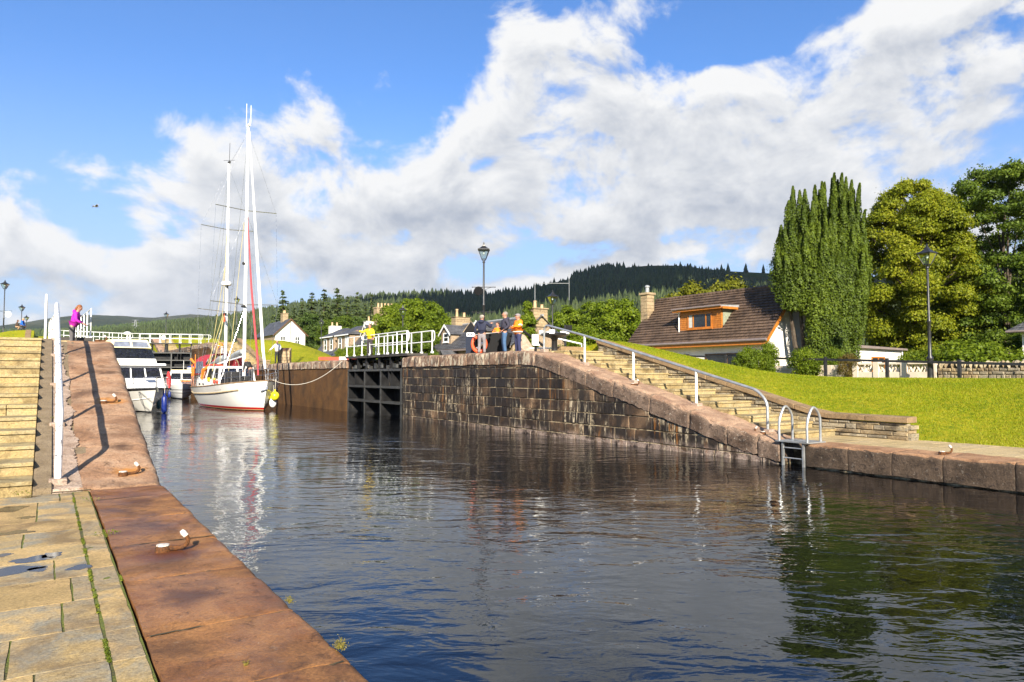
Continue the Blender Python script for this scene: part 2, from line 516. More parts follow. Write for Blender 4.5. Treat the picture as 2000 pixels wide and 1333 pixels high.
def m_ashlar(gg, b, o):
    """dark wet blocks with lime runs, rust runs and a pale tide course"""
    co = gg.n('ShaderNodeTexCoord').outputs['Object']
    ri = gg.n('ShaderNodeNewGeometry').outputs['Random Per Island']
    sx = gg.n('ShaderNodeSeparateXYZ', {0: co})
    y, z = sx.outputs[1], sx.outputs[2]
    big = gg.noise(co, 0.9, 7.0, 0.65, 0.5)
    fine = gg.noise(co, 26.0, 5.0, 0.7)
    t = gg.m('ADD', gg.m('MULTIPLY', ri, 0.4), gg.m('MULTIPLY', gg.mr(big, 0.3, 0.7), 0.6))
    r = gg.n('ShaderNodeValToRGB', {0: t})
    e = r.color_ramp.elements
    for q in range(2): e.new(0.5)
    for i, c in enumerate([(0.011, 0.0065, 0.0035), (0.030, 0.0175, 0.009), (0.078, 0.045, 0.023), (0.20, 0.125, 0.07)]):
        e[i].position = (0.30, 0.53, 0.74, 0.93)[i]
        e[i].color = (*c, 1)
    c = gg.mix(0.6, r.outputs[0], gg.mix(gg.mr(fine, 0.3, 0.7), (0.2, 0.2, 0.2), (0.8, 0.8, 0.8)), 'OVERLAY')
    grime = gg.noise(gg.mapping(co, (1.6, 1.6, 0.5), (5, 2, 1)), 0.9, 6.0, 0.65)
    c = gg.mix(gg.mr(grime, 0.44, 0.60, 0, 0.92), c, (0.018, 0.013, 0.009))
    sn = gg.noise(gg.mapping(co, (7.0, 7.0, 0.8)), 1.0, 7.0, 0.68, 0.4)
    pn = gg.noise(gg.mapping(co, loc=(0, 3, 9)), 0.55, 4.0, 0.6)
    br = gg.noise(co, 9.0, 4.0, 0.7)
    lime = gg.m('MULTIPLY', gg.m('MULTIPLY', gg.mr(sn, 0.51, 0.66), gg.mr(pn, 0.475, 0.575)), gg.mr(br, 0.36, 0.56), clamp=True)
    c = gg.mix(gg.m('MULTIPLY', lime, 0.95), c, (0.56, 0.46, 0.31))
    rn = gg.noise(gg.mapping(co, (4.2, 4.2, 0.5), (9, 1, 4)), 1.0, 6.0, 0.65, 0.3)
    rp = gg.noise(gg.mapping(co, loc=(11, 5, 2)), 0.5, 3.0, 0.6)
    c = gg.mix(gg.m('MULTIPLY', gg.mr(rn, 0.55, 0.68, 0, 0.8), gg.mr(rp, 0.44, 0.56)), c, (0.26, 0.105, 0.018))
    edge = gg.m('ADD', z, gg.m('MULTIPLY', gg.m('SUBTRACT', gg.noise(co, 3.0, 5.0, 0.7), 0.5), 0.5))
    tide = gg.m('MULTIPLY', gg.m('MULTIPLY', gg.mr(edge, 0.02, 0.36, 1, 0), gg.mr(gg.noise(co, 2.1, 6.0, 0.7), 0.40, 0.58)), gg.mr(y, 28.0, 20.0, 0.10, 0.8))
    c = gg.mix(tide, c, gg.mix(gg.mr(fine, 0.35, 0.6), (0.25, 0.15, 0.115), (0.42, 0.34, 0.28)))
    setin(gg, b, 'Base Color', c)
    setin(gg, b, 'Roughness', gg.mr(big, 0.3, 0.7, 0.5, 0.85))
    h = gg.m('ADD', gg.m('MULTIPLY', gg.noise(co, 5.0, 6.0, 0.65), 0.7), gg.m('MULTIPLY', fine, 0.35))
    setin(gg, b, 'Normal', bump(gg, h, 0.9, 0.03))


M['ashlar'] = mat('wet canal ashlar', m_ashlar)
M['chamber'] = stone('brown chamber wall', [(0.058, 0.026, 0.008), (0.095, 0.044, 0.012), (0.13, 0.064, 0.018)], scale=1.1, grain=24, stain=(0.03, 0.017, 0.008), stain_amt=0.8, bmp=0.9, island=0.45, streak=(0.020, 0.013, 0.008))
M['mortar'] = stone('lime mortar', [(0.05, 0.035, 0.02), (0.11, 0.08, 0.045), (0.46, 0.37, 0.23), (0.05, 0.035, 0.02)], scale=1.4, grain=40, bmp=0.6, island=0.0)


def m_limecope(gg, b, o):
    """level coping: brown top, broken white lime on the upright face"""
    co = gg.n('ShaderNodeTexCoord').outputs['Object']
    ge = gg.n('ShaderNodeNewGeometry')
    nx = gg.m('ABSOLUTE', gg.n('ShaderNodeSeparateXYZ', {0: ge.outputs['True Normal']}).outputs[0])
    big = gg.noise(co, 1.6, 7.0, 0.65, 0.4)
    fine = gg.noise(co, 30.0, 5.0, 0.7)
    c = gg.mix(gg.mr(big, 0.3, 0.7), (0.13, 0.075, 0.045), (0.29, 0.185, 0.125))
    c = gg.mix(0.5, c, gg.mix(gg.mr(fine, 0.3, 0.7), (0.25, 0.25, 0.25), (0.75, 0.75, 0.75)), 'OVERLAY')
    ln = gg.noise(gg.mapping(co, (2.6, 2.6, 1.5)), 1.5, 7.0, 0.7, 0.3)
    k = gg.m('MULTIPLY', gg.mr(nx, 0.5, 0.9), gg.mr(ln, 0.49, 0.57, 0, 0.9))
    c = gg.mix(k, c, (0.48, 0.41, 0.30))
    dk = gg.noise(gg.mapping(co, (4, 4, 1.4), (3, 8, 2)), 1.4, 6.0, 0.7)
    c = gg.mix(gg.m('MULTIPLY', gg.mr(nx, 0.4, 0.8), gg.mr(dk, 0.5, 0.6, 0, 0.85)), c, (0.035, 0.026, 0.02))
    setin(gg, b, 'Base Color', c)
    b.inputs['Roughness'].default_value = 0.85
    setin(gg, b, 'Normal', bump(gg, gg.m('ADD', big, gg.m('MULTIPLY', fine, 0.4)), 0.8, 0.03))


M['lime_cope'] = mat('lime crusted coping', m_limecope)


def m_rampcope(top0, top1, face0, face1, white):
  def f(gg, b, o):
    """worn pink upper face, grey speckled upright face"""
    co = gg.n('ShaderNodeTexCoord').outputs['Object']
    ge = gg.n('ShaderNodeNewGeometry')
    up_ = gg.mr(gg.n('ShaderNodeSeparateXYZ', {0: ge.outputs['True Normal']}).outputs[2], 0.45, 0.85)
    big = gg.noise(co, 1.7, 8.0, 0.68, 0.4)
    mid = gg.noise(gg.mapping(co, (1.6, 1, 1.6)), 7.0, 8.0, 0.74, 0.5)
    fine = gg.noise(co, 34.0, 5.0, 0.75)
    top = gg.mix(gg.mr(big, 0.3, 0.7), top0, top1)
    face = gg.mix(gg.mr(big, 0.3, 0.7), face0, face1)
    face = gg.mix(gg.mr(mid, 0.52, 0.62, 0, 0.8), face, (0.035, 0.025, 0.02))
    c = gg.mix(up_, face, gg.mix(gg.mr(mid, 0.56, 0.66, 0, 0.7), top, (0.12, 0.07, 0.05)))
    sp = gg.noise(gg.mapping(co, loc=(4, 9, 2)), 13.0, 6.0, 0.75)
    c = gg.mix(gg.m('MULTIPLY', gg.mr(sp, 0.59, 0.66), gg.mr(up_, 0, 1, white, 0.3)), c, (0.50, 0.45, 0.37))
    c = gg.mix(0.55, c, gg.mix(gg.mr(fine, 0.3, 0.7), (0.2, 0.2, 0.2), (0.8, 0.8, 0.8)), 'OVERLAY')
    setin(gg, b, 'Base Color', c)
    b.inputs['Roughness'].default_value = 0.88
    b.inputs['Specular IOR Level'].default_value = 0.3
    setin(gg, b, 'Normal', bump(gg, gg.m('ADD', gg.m('ADD', big, gg.m('MULTIPLY', mid, 0.5)), gg.m('MULTIPLY', fine, 0.4)), 1.0, 0.04))
  return f


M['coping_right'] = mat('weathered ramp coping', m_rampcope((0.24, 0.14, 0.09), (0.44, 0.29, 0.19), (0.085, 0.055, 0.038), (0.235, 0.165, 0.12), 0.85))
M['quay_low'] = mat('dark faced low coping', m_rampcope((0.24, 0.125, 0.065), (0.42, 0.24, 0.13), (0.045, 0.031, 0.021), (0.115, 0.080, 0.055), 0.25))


def m_joint(gg, b, o):
    co = gg.n('ShaderNodeTexCoord').outputs['Object']
    c = gg.mix(gg.mr(gg.noise(co, 2.3, 5.0, 0.6), 0.42, 0.55), (0.045, 0.036, 0.02), (0.10, 0.125, 0.012))
    c = gg.mix(gg.mr(gg.noise(co, 60.0, 3.0), 0.3, 0.7, 0, 0.5), c, (0.20, 0.21, 0.03))
    setin(gg, b, 'Base Color', c)
    b.inputs['Roughness'].default_value = 0.95
    setin(gg, b, 'Normal', bump(gg, gg.noise(co, 90.0, 4.0), 1.0, 0.02))


M['joint'] = mat('mossy joint', m_joint)


def m_ground(gg, b, o):
    co = gg.n('ShaderNodeTexCoord').outputs['Object']
    n1 = gg.noise(co, 0.35, 6.0, 0.6, 0.5)
    n2 = gg.noise(co, 5.0, 6.0, 0.7)
    n3 = gg.noise(gg.mapping(co, (1.0, 1.0, 1.0)), 28.0, 4.0, 0.7)
    c = gg.mix(gg.mr(n1, 0.35, 0.65), (0.120, 0.170, 0.004), (0.245, 0.270, 0.006))
    c = gg.mix(gg.mr(n2, 0.38, 0.66), c, (0.36, 0.31, 0.012))
    c = gg.mix(0.6, c, gg.mix(gg.mr(n3, 0.3, 0.7), (0.2, 0.2, 0.2), (0.8, 0.8, 0.8)), 'OVERLAY')
    setin(gg, b, 'Base Color', c)
    b.inputs['Roughness'].default_value = 0.9
    b.inputs['Specular IOR Level'].default_value = 0.15
    setin(gg, b, 'Normal', bump(gg, gg.m('ADD', n2, n3), 0.8, 0.06))


M['turf'] = mat('mown turf', m_ground)


def m_water(gg, b, o):
    """peaty canal water: dark body, small wind ripples in patches"""
    co = gg.n('ShaderNodeTexCoord').outputs['Object']
    v = gg.mapping(co, rot=(0, 0, YAW))
    patch = gg.mr(gg.noise(gg.mapping(co, (0.16, 0.10, 1)), 1.0, 3.0, 0.6, 0.6), 0.36, 0.66, 0.28, 1.0)
    a = gg.noise(gg.mapping(v, (0.60, 1.10, 1)), 1.15, 3.0, 0.5, 0.8)
    c = gg.noise(gg.mapping(v, (0.65, 1.25, 1), (4, 2, 0), (0, 0, R(13))), 3.6, 3.0, 0.55, 0.5)
    f = gg.noise(gg.mapping(v, (0.7, 1.4, 1), (1, 7, 0), (0, 0, R(-11))), 13.0, 2.0, 0.5, 0.3)
    h = gg.m('ADD', gg.m('MULTIPLY', a, 0.66), gg.m('ADD', gg.m('MULTIPLY', c, 0.26), gg.m('MULTIPLY', f, 0.020)))
    h = gg.m('MULTIPLY', h, patch)
    setin(gg, b, 'Normal', bump(gg, h, 1.0, 0.078))
    b.inputs['Base Color'].default_value = (0.0030, 0.0032, 0.0038, 1)
    b.inputs['Roughness'].default_value = 0.015
    b.inputs['Specular Tint'].default_value = (0.62, 0.82, 1.0, 1)
    b.inputs['IOR'].default_value = 1.45
    b.inputs['Specular IOR Level'].default_value = 0.55


M['water'] = mat('peaty water', m_water)

# ---------------------------------------------------------------- levels
XR, XL = 14.72, 1.48               # canal faces
Z0, Z1, Z2, Z3 = 0.54, 3.05, 5.75, 8.4
RY = [10.7, 20.7, 71.0, 82.0, 122.0, 132.0]
LY = [11.4, 21.4, 71.0, 82.0, 122.0, 132.0]
ZS = [Z0, Z1, Z1, Z2, Z2, Z3]


def lev(Y, ys):
    return interp(Y, ys, ZS)


def levs(Y, ys, w=0.9):
    return sum(lev(Y + w * k / 4.0, ys) for k in range(-4, 5)) / 9.0


def gfar(X, Y):
    return 1.2 + 0.8 * sstep(45, 20, Y) * sstep(33, 30, X) + 5.3 * sstep(70, 140, Y)


def near_right(Y):
    return interp(Y, [-60, 8.6, 11.4, 20.4, 23.5, 66, 71.6, 81.6, 86, 118, 122, 131.5, 136], [0.5, 0.5, 1.06, 3.46, 3.0, 3.0, 3.55, 6.2, 5.75, 5.7, 6.2, 8.8, 8.35])


def ground_z(X, Y):
    if X < -1.75:
        return lerp(near_right(Y - 0.6) + 0.35 * sstep(74, 80, Y), gfar(30, Y) + 0.5, sstep(-1.8, -14, X))
    if X < 1.2: return lev(Y, LY) - 0.16
    if X < 16.45: return -2.5
    if X < 17.95: return lev(Y, RY) - 0.16
    return lerp(near_right(Y), gfar(X, Y), sstep(18 + 4 * sstep(60, 74, Y), 28.2 + 4 * sstep(24, 40, Y) + 5 * sstep(60, 74, Y), X))


def axis(parts):
    out = []
    for a, b, st in parts:
        n = max(1, round((b - a) / st))
        out += [a + (b - a) * i / n for i in range(n)]
    return out + [parts[-1][1]]


gx = axis([(-9000, -1000, 2000), (-1000, -100, 150), (-100, -16, 12), (-16, -6, 2), (-6, -1.8, 0.6), (-1.8, -1.7, 0.1), (-1.7, 1.15, 0.9), (1.15, 1.25, 0.1), (1.25, 16.4, 4), (16.4, 16.5, 0.1), (16.5, 17.9, 0.7), (17.9, 17.98, 0.08), (17.98, 34, 0.5), (34, 60, 3), (60, 200, 20), (200, 1000, 150), (1000, 9000, 2000)])
gy = axis([(-9000, -1000, 2000), (-1000, -100, 200), (-100, -20, 10), (-20, 6, 2), (6, 26, 0.5), (26, 56, 2), (56, 66, 2), (66, 88, 0.75), (88, 118, 5), (118, 138, 1), (138, 300, 12), (300, 1000, 100), (1000, 9000, 2000)])
gm = MB().grid(lambda x, y: (x, y, ground_z(x, y) + (0.035 * mnoise.noise(Vector((x * 0.4, y * 0.4, 3))) if 18.5 < x < 30 else 0)), gx, gy)
tag(gm.build('ground', M['turf'], smooth=True, angle=60, fix=False), kind='structure')
wm = MB().grid(lambda x, y: (x, y, 0.0), axis([(1.2, 15.6, 3.6)]), axis([(-60, 93.4, 10)]))
tag(wm.build('water', M['water'], fix=False), kind='structure')
wm = MB().grid(lambda x, y: (x, y, 4.9), axis([(1.2, 15.6, 3.6)]), axis([(96.4, 170, 10)]))
tag(wm.build('upper_water', M['water'], fix=False), kind='structure')

# ---------------------------------------------------------------- stones swept along the quay
rnd = random.Random(7)


def stone_run(mb, side, X, ys, zfun, width, height, rad, gap=0.012, wob=0.012, step=0.25, endcut=0.022, level=1.0, seed=0, chips=0.0, nt=2):
    """one rounded-front coping stone between each pair of ys"""
    prof = [(0.0, -height), (0.0, -height * 0.55)]
    for k in range(6):
        a = math.pi / 2 * k / 5
        prof.append((rad - rad * math.cos(a), -rad + rad * math.sin(a)))
    prof += [(rad + (width - rad) * q / (nt + 1), 0.0) for q in range(1, nt + 1)] + [(width, 0.0), (width, -height)]
    for i in range(len(ys) - 1):
        y0, y1 = ys[i] + gap, ys[i + 1] - gap
        if y1 <= y0: continue
        n = max(2, int((y1 - y0) / step))
        st = [y0, y0 + 0.025] + [y0 + (y1 - y0) * k / n for k in range(1, n)] + [y1 - 0.025, y1]
        jz, jx = rnd.uniform(-wob, wob) * level, rnd.uniform(-wob, wob) * 0.8 * level
        vs = []
        for q, y in enumerate(st):
            ins = endcut if q in (0, len(st) - 1) else 0.0
            z = zfun(y)
            for (dx, dzz) in prof:
                dxx = ins + (dx * (width - 2 * ins) / width)
                dz2 = dzz - ins if dzz > -height * 0.9 else dzz
                p = Vector((X + side * (dxx + jx), y, z + dz2 + jz))
                w = mnoise.noise_vector(Vector((p.x * 1.7 + seed, p.y * 1.7, p.z * 1.7))) * wob * 1.6 + mnoise.noise_vector(Vector((p.x * 6, p.y * 6 + seed, p.z * 6))) * wob * 0.5
                if chips:
                    near = 0.25 * math.exp(-min(abs(y - y0), abs(y - y1)) / 0.03) + math.exp(-dx / 0.12)
                    n1 = mnoise.noise(Vector((p.x * 9 + seed, p.y * 9, p.z * 9))) + 0.6 * mnoise.noise(Vector((p.x * 21, p.y * 21, seed)))
                    dn = min(0.0, n1 - 0.15) * chips * (0.35 + 1.3 * near)
                    w = w + Vector((-side * dn * 0.4 * math.exp(-dx / 0.1), 0, dn))
                vs.append((p.x + w.x, p.y + w.y * 0.3, p.z + w.z))
        m = len(prof)
        fs = [(q * m + k, q * m + (k + 1) % m, (q + 1) * m + (k + 1) % m, (q + 1) * m + k) for q in range(len(st) - 1) for k in range(m)]
        fs += [tuple(range(m))[::-1], tuple((len(st) - 1) * m + k for k in range(m))]
        mb.add(vs, fs)


def joints(a, b, lo, hi, r):
    out = [a]
    while out[-1] < b - hi:
        out.append(out[-1] + r.uniform(lo, hi))
    return out + [b]


def clip_poly(poly, a, b, c):
    """keep the side a*y + b*z <= c"""
    out = []
    for i in range(len(poly)):
        p, q = poly[i], poly[(i + 1) % len(poly)]
        dp, dq = a * p[0] + b * p[1] - c, a * q[0] + b * q[1] - c
        if dp <= 0: out.append(p)
        if (dp < 0 < dq) or (dq < 0 < dp):
            t = dp / (dp - dq)
            out.append((p[0] + (q[0] - p[0]) * t, p[1] + (q[1] - p[1]) * t))
    return out


def block_face(mb, poly, X, side, depth=0.12, cham=0.02, sub=True):
    """a chamfered block with its face at X looking across the canal"""
    if len(poly) < 3: return
    cy, cz = sum(p[0] for p in poly) / len(poly), sum(p[1] for p in poly) / len(poly)
    n = len(poly)
    w = max(p[0] for p in poly) - min(p[0] for p in poly)
    h = max(p[1] for p in poly) - min(p[1] for p in poly)
    if w < 0.05 or h < 0.04: return
    ky, kz = max(0.3, 1 - 2 * cham / w), max(0.3, 1 - 2 * cham / h)
    t1, t2 = rnd.uniform(-0.012, 0.012), rnd.uniform(-0.012, 0.012)
    vs = [(X + side * depth, y, z) for y, z in poly] + [(X + side * cham * 0.8, y, z) for y, z in poly]
    vs += [(X + t1 * (y - cy) / w + t2 * (z - cz) / h, cy + (y - cy) * ky, cz + (z - cz) * kz) for y, z in poly]
    fs = [(i, (i + 1) % n, n + (i + 1) % n, n + i) for i in range(n)] + [(n + i, n + (i + 1) % n, 2 * n + (i + 1) % n, 2 * n + i) for i in range(n)]
    fs += [tuple(2 * n + i for i in range(n))]
    mb.add(vs, fs)


def courses(mb, X, side, ya, yb, za, topfun, lines, ch, lo, hi, r, gap=0.012, cham=0.02, proud=0.015):
    z = za
    while True:
        h = r.uniform(*ch)
        y = ya - r.uniform(0, lo)
        if z > topfun: break
        while y < yb:
            l = r.uniform(lo, hi)
            a, b = max(y, ya), min(y + l, yb)
            if b - a > 0.08:
                j = lambda: r.uniform(-0.008, 0.008)
                poly = [(a + gap, z + gap + j()), (b - gap, z + gap + j()), (b - gap, z + h - gap + j()), (a + gap, z + h - gap + j())]
                for ln in lines: poly = clip_poly(poly, *ln)
                block_face(mb, poly, X - side * r.uniform(0, proud), side, cham=cham)
            y += l
        z += h


# ---- right quay: low stones, ladder gap, ramp, level lock side
qr = thing('quay_wall', 'dark stained stone quay wall with sloping coping across the water', 'quay wall', (0, 0, 0))
zr = lambda y: levs(y, RY)
mb = MB()
low = [-16, -14.2, -12.5, -10.9, -9, -7.2, -5.6, -4.1, -2.4, -0.6, 1.0, 2.5, 4.1, 5.56, 6.8, 7.8, 8.76, 9.79]
stone_run(mb, 1, XR, low, zr, 0.95, 0.50, 0.10, gap=0.006, wob=0.014, step=0.1, endcut=0.008, level=0.3, chips=0.018, nt=5)
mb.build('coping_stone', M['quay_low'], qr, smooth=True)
mb = MB()
stone_run(mb, 1, XR - 0.03, [10.43, 11.1, 12.0, 13.3, 14.8, 16.4, 17.7, 19.1, 20.6], zr, 1.02, 0.50, 0.17, wob=0.024, step=0.1, chips=0.03, nt=6)
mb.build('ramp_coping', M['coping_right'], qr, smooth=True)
mb = MB()
stone_run(mb, 1, XR - 0.03, joints(20.6, 31.9, 0.55, 1.1, rnd), zr, 1.0, 0.50, 0.13, wob=0.016)
mb.build('level_coping', M['lime_cope'], qr, smooth=True)
mb = MB()
sl_r = (Z1 - Z0) / (RY[1] - RY[0])
ramp_line = (-sl_r, 1.0, Z0 - sl_r * RY[0] - 0.47)
courses(mb, XR + 0.02, 1, 7.0, 31.9, -0.62, Z1 - 0.5, [ramp_line, (0, 1, Z1 - 0.50)], (0.34, 0.46), 0.32, 1.10, random.Random(3), gap=0.013, cham=0.016, proud=0.02)
mb.build('ashlar_wall', M['ashlar'], qr, smooth=False)
mb = MB()
mb.bx(XR + 0.05, XR + 0.6, -16, 9.79, -1.5, 0.06)
mb.prism([(10.43, -1.5), (31.9, -1.5), (31.9, Z1 - 0.52), (20.9, Z1 - 0.52), (10.9, Z0 - 0.48), (10.43, Z0 - 0.5)], 0, XR + 0.034, XR + 0.6)
mb.bx(XR + 0.5, XR + 0.62, 9.79, 10.43, -1.5, 0.40)
mb.build('mortar_core', M['mortar'], qr)

# ---- right lock chamber beyond the open gate
cw = thing('lock_chamber_wall', 'brown stone lock chamber wall behind the moored ketch', 'lock wall', (0, 0, 0))
mb = MB()
courses(mb, XR + 0.02, 1, 39.7, 93.0, -0.6, Z2 - 0.5, [(-(Z2 - Z1) / 11.0, 1.0, Z1 - (Z2 - Z1) / 11.0 * RY[2] - 0.47), (0, 1, Z2 - 0.5)], (0.40, 0.46), 0.8, 1.6, random.Random(5), gap=0.014, cham=0.02, proud=0.012)
mb.build('ashlar_wall', M['chamber'], cw)
mb = MB()
mb.prism([(39.7, -1.5), (93, -1.5), (93, Z2 - 0.52), (82.2, Z2 - 0.52), (70.8, Z1 - 0.52), (39.7, Z1 - 0.52)], 0, XR + 0.04, XR + 0.6)
mb.bx(XR + 1.25, XR + 1.9, 31.9, 39.7, -1.5, Z1 - 0.2)
mb.bx(XR + 0.6, XR + 1.6, 31.5, 31.9, -1.5, Z1 - 0.54)
mb.bx(XR + 0.6, XR + 1.6, 39.7, 40.1, -1.5, Z1 - 0.54)
mb.build('wall_core', M['chamber'], cw)
mb = MB()
stone_run(mb, 1, XR - 0.03, joints(39.7, 93, 0.9, 1.7, rnd), zr, 1.0, 0.50, 0.16, wob=0.02)
mb.build('coping_stone', M['lime_cope'], cw, smooth=True)
mb = MB()
mb.bx(XR, XR + 1.0, 96.2, 124, 3.5, 5.20)
stone_run(mb, 1, XR - 0.03, joints(96.2, 136, 1.2, 2, rnd), zr, 1.0, 0.50, 0.16, wob=0.02)
mb.build('upper_coping', M['coping_right'], cw, smooth=True)

# ---- left quay: flat coping, ramp, wall
zl = lambda y: levs(y, LY, 0.35)
ql = thing('quay_edge', 'red sandstone quay edge in the foreground rising as a ramp', 'quay edge', (0, 0, 0))
mb = MB()
stone_run(mb, -1, XL, [-6, -4.3, -2.8, -1.2, 0.2, 1.35, 2.55, 3.85, 4.88, 6.2, 7.55, 8.9, 10.5, 11.42], lambda y: Z0, 0.93, 0.5, 0.07, gap=0.007, wob=0.008, step=0.05, endcut=0.003, level=0.12, chips=0.014, nt=16)
mb.build('coping_stone', M['red_stone'], ql, smooth=True)
M['dark_joint'] = plain('dark open joint', (0.055, 0.042, 0.018), 0.95, var=0.5, scale=30)
for y in (0.2, 1.35, 2.55, 3.85, 4.88, 6.2, 7.55, 8.9, 10.5):
    mb = MB().grid(lambda a, k: (XL - 0.05 - 0.86 * a, y + (k - 0.5) * (0.022 + 0.012 * mnoise.noise(Vector((a * 9, y, k)))) + 0.006 * mnoise.noise(Vector((a * 6, y, 8))), Z0 - 0.005 + 0.004 * mnoise.noise(Vector((a * 14, y * 3, 2)))), [q / 30 for q in range(31)], [0, 1])
    mb.build('joint_filler', M['dark_joint'], ql, fix=False)
mb = MB()
stone_run(mb, -1, XL - 0.02, [11.42, 13.2, 14.9, 16.4, 18.0, 19.7, 21.3], zl, 1.05, 0.5, 0.14, gap=0.007, wob=0.016, step=0.07, endcut=0.004, level=0.25, chips=0.020, nt=12)
mb.build('ramp_coping', M['ramp_stone'], ql, smooth=True)
mb = MB()
stone_run(mb, -1, XL - 0.02, joints(21.3, 96, 1.2, 1.9, rnd), zl, 1.05, 0.5, 0.14, wob=0.014, step=0.6)
mb.build('level_coping', M['ramp_stone'], ql, smooth=True)
mb = MB()
mb.prism([(-6, -1.5), (96, -1.5), (96, Z2 - 0.5), (82.2, Z2 - 0.5), (70.8, Z1 - 0.5), (21.6, Z1 - 0.5), (11.6, Z0 - 0.48), (-6, Z0 - 0.48)], 0, XL - 0.95, XL - 0.06)
mb.build('wall_core', M['chamber'], ql)
# rubble strip with a broken edge between ramp and steps
mb = MB()
us = [11.40] + [11.43 + 0.03 * i for i in range(331)]
def strip_pt(y, k):
    e = 0.40 + 0.12 * mnoise.noise(Vector((y * 1.3, 2, 0))) + 0.05 * mnoise.noise(Vector((y * 5, 7, 0))) + 0.045 * mnoise.noise(Vector((y * 15, 3, 0))) + 0.025 * mnoise.noise(Vector((y * 41, 5, 0)))
    e = lerp(0.46, e, sstep(11.4, 13, y)) - 0.12 * sstep(15.5, 20.5, y)
    x = lerp(0.095, e, k / 4.0)
    return (x, y, zl(y) + 0.016 + 0.010 * mnoise.noise(Vector((x * 9, y * 9, 1))) - (0.05 if k == 4 else 0) - (0.2 if y < 11.41 else 0))
mb.grid(strip_pt, us, [0, 1, 2, 3, 3.97, 4])
MB().grid(lambda y, x: (x, y, zl(y) - 0.014 + 0.006 * mnoise.noise(Vector((x * 9, y * 9, 4)))), us, [0.09, 0.2, 0.3, 0.4, 0.55]).build('strip_bed', M['concrete'], ql, fix=False)
mb.build('rubble_strip', M['cement_pale'], ql, smooth=True, angle=70, fix=False)
mb = MB()
prev = None
ys = [11.4 + 0.5 * i for i in range(21)]
pf = [(-0.115, 0.05), (0.095, 0.05), (0.095, -0.4), (-0.115, -0.4)]
vs = [(x, y, zl(y) + z) for y in ys for x, z in pf]
fs = [(i * 4 + k, i * 4 + (k + 1) % 4, i * 4 + 4 + (k + 1) % 4, i * 4 + 4 + k) for i in range(20) for k in range(4)] + [(0, 1, 2, 3), (80, 81, 82, 83)]
mb.add(vs, fs)
mb.build('stair_string', M['concrete'], ql)


# ---- paving
def paving(name, x0, x1, y0, y1, z, m, r, rowd, ln, gap=0.015, jit=0.0018, along='x'):
    mb = MB()
    y = y0
    while y < y1 - 0.05:
        dd = r.uniform(*rowd)
        ye = min(y + dd, y1)
        if y1 - ye < 0.15: ye = y1
        x = x1 + r.uniform(0, 0.0)
        while x > x0 + 0.05:
            l = r.uniform(*ln)
            xe = max(x - l, x0)
            if xe - x0 < 0.2: xe = x0
            cuts = [(y, ye)] if ye - y < 0.42 or r.random() < 0.5 else [(y, lerp(y, ye, 0.5 + r.uniform(-0.12, 0.12)))]
            if len(cuts) == 1 and cuts[0][1] < ye: cuts.append((cuts[0][1], ye))
            for (ya_, yb2) in cuts:
                zz = z + r.uniform(-jit, jit)
                w = gap * r.uniform(0.4, 1.1)
                a, b, c, e = xe + w, x - w, ya_ + w, yb2 - w
                j = lambda: r.uniform(-0.012, 0.012)
                tz = [zz + r.uniform(-0.0015, 0.0015) for q in range(4)]
                P = [(a + j(), c + j()), (b + j() * 0.5, c + j()), (b + j() * 0.5, e + j()), (a + j(), e + j())]
                cx, cy = sum(p[0] for p in P) / 4, sum(p[1] for p in P) / 4
                ins = 0.003
                Q = [(p[0] + ins * (1 if p[0] < cx else -1), p[1] + ins * (1 if p[1] < cy else -1)) for p in P]
                vs = [(p[0], p[1], z - 0.10) for p in P] + [(p[0], p[1], tz[i] - 0.002) for i, p in enumerate(P)] + [(p[0], p[1], tz[i]) for i, p in enumerate(Q)]
                fs = [(i, (i + 1) % 4, 4 + (i + 1) % 4, 4 + i) for i in range(4)] + [(4 + i, 4 + (i + 1) % 4, 8 + (i + 1) % 4, 8 + i) for i in range(4)] + [(8, 9, 10, 11)]
                mb.add(vs, fs)
            x = xe
        y = ye
    return mb


def flag(mb, P, z, r, gap=0.009):
    """one flagstone over a four-cornered outline"""
    cx, cy = sum(p[0] for p in P) / 4, sum(p[1] for p in P) / 4
    P = [(p[0] + gap * (1 if p[0] < cx else -1) * r.uniform(0.5, 1.1), p[1] + gap * (1 if p[1] < cy else -1) * r.uniform(0.5, 1.1)) for p in P]
    O = []
    for i in range(4):           # slightly wavering edges
        p, q = P[i], P[(i + 1) % 4]
        for k in range(6):
            t = k / 6
            w = r.uniform(-0.0045, 0.0045) if k else 0
            x, y = p[0] + (q[0] - p[0]) * t, p[1] + (q[1] - p[1]) * t
            O.append((x + w * (abs(q[1] - p[1]) > abs(q[0] - p[0])), y + w * (abs(q[0] - p[0]) >= abs(q[1] - p[1]))))
    n = len(O)
    zt = z + r.uniform(-0.0015, 0.0015)
    tx, ty = r.uniform(-0.002, 0.002), r.uniform(-0.002, 0.002)
    ins = [(x + 0.0008 * (1 if x < cx else -1), y + 0.0008 * (1 if y < cy else -1)) for x, y in O]
    vs = [(x, y, z - 0.1) for x, y in O] + [(x, y, zt - 0.0006 + tx * (x - cx) + ty * (y - cy)) for x, y in O] + [(x, y, zt + tx * (x - cx) + ty * (y - cy)) for x, y in ins]
    mb.add(vs, [(i, (i + 1) % n, n + (i + 1) % n, n + i) for i in range(n)] + [(n + i, n + (i + 1) % n, 2 * n + (i + 1) % n, 2 * n + i) for i in range(n)] + [tuple(2 * n + i for i in range(n))])


def q_y(cx, cy): return on_z(cx * 0.5753, 566 + cy * 0.5753, Z0).y
def q_x(cx, cy): return on_z(cx * 0.5753, 566 + cy * 0.5753, Z0).x


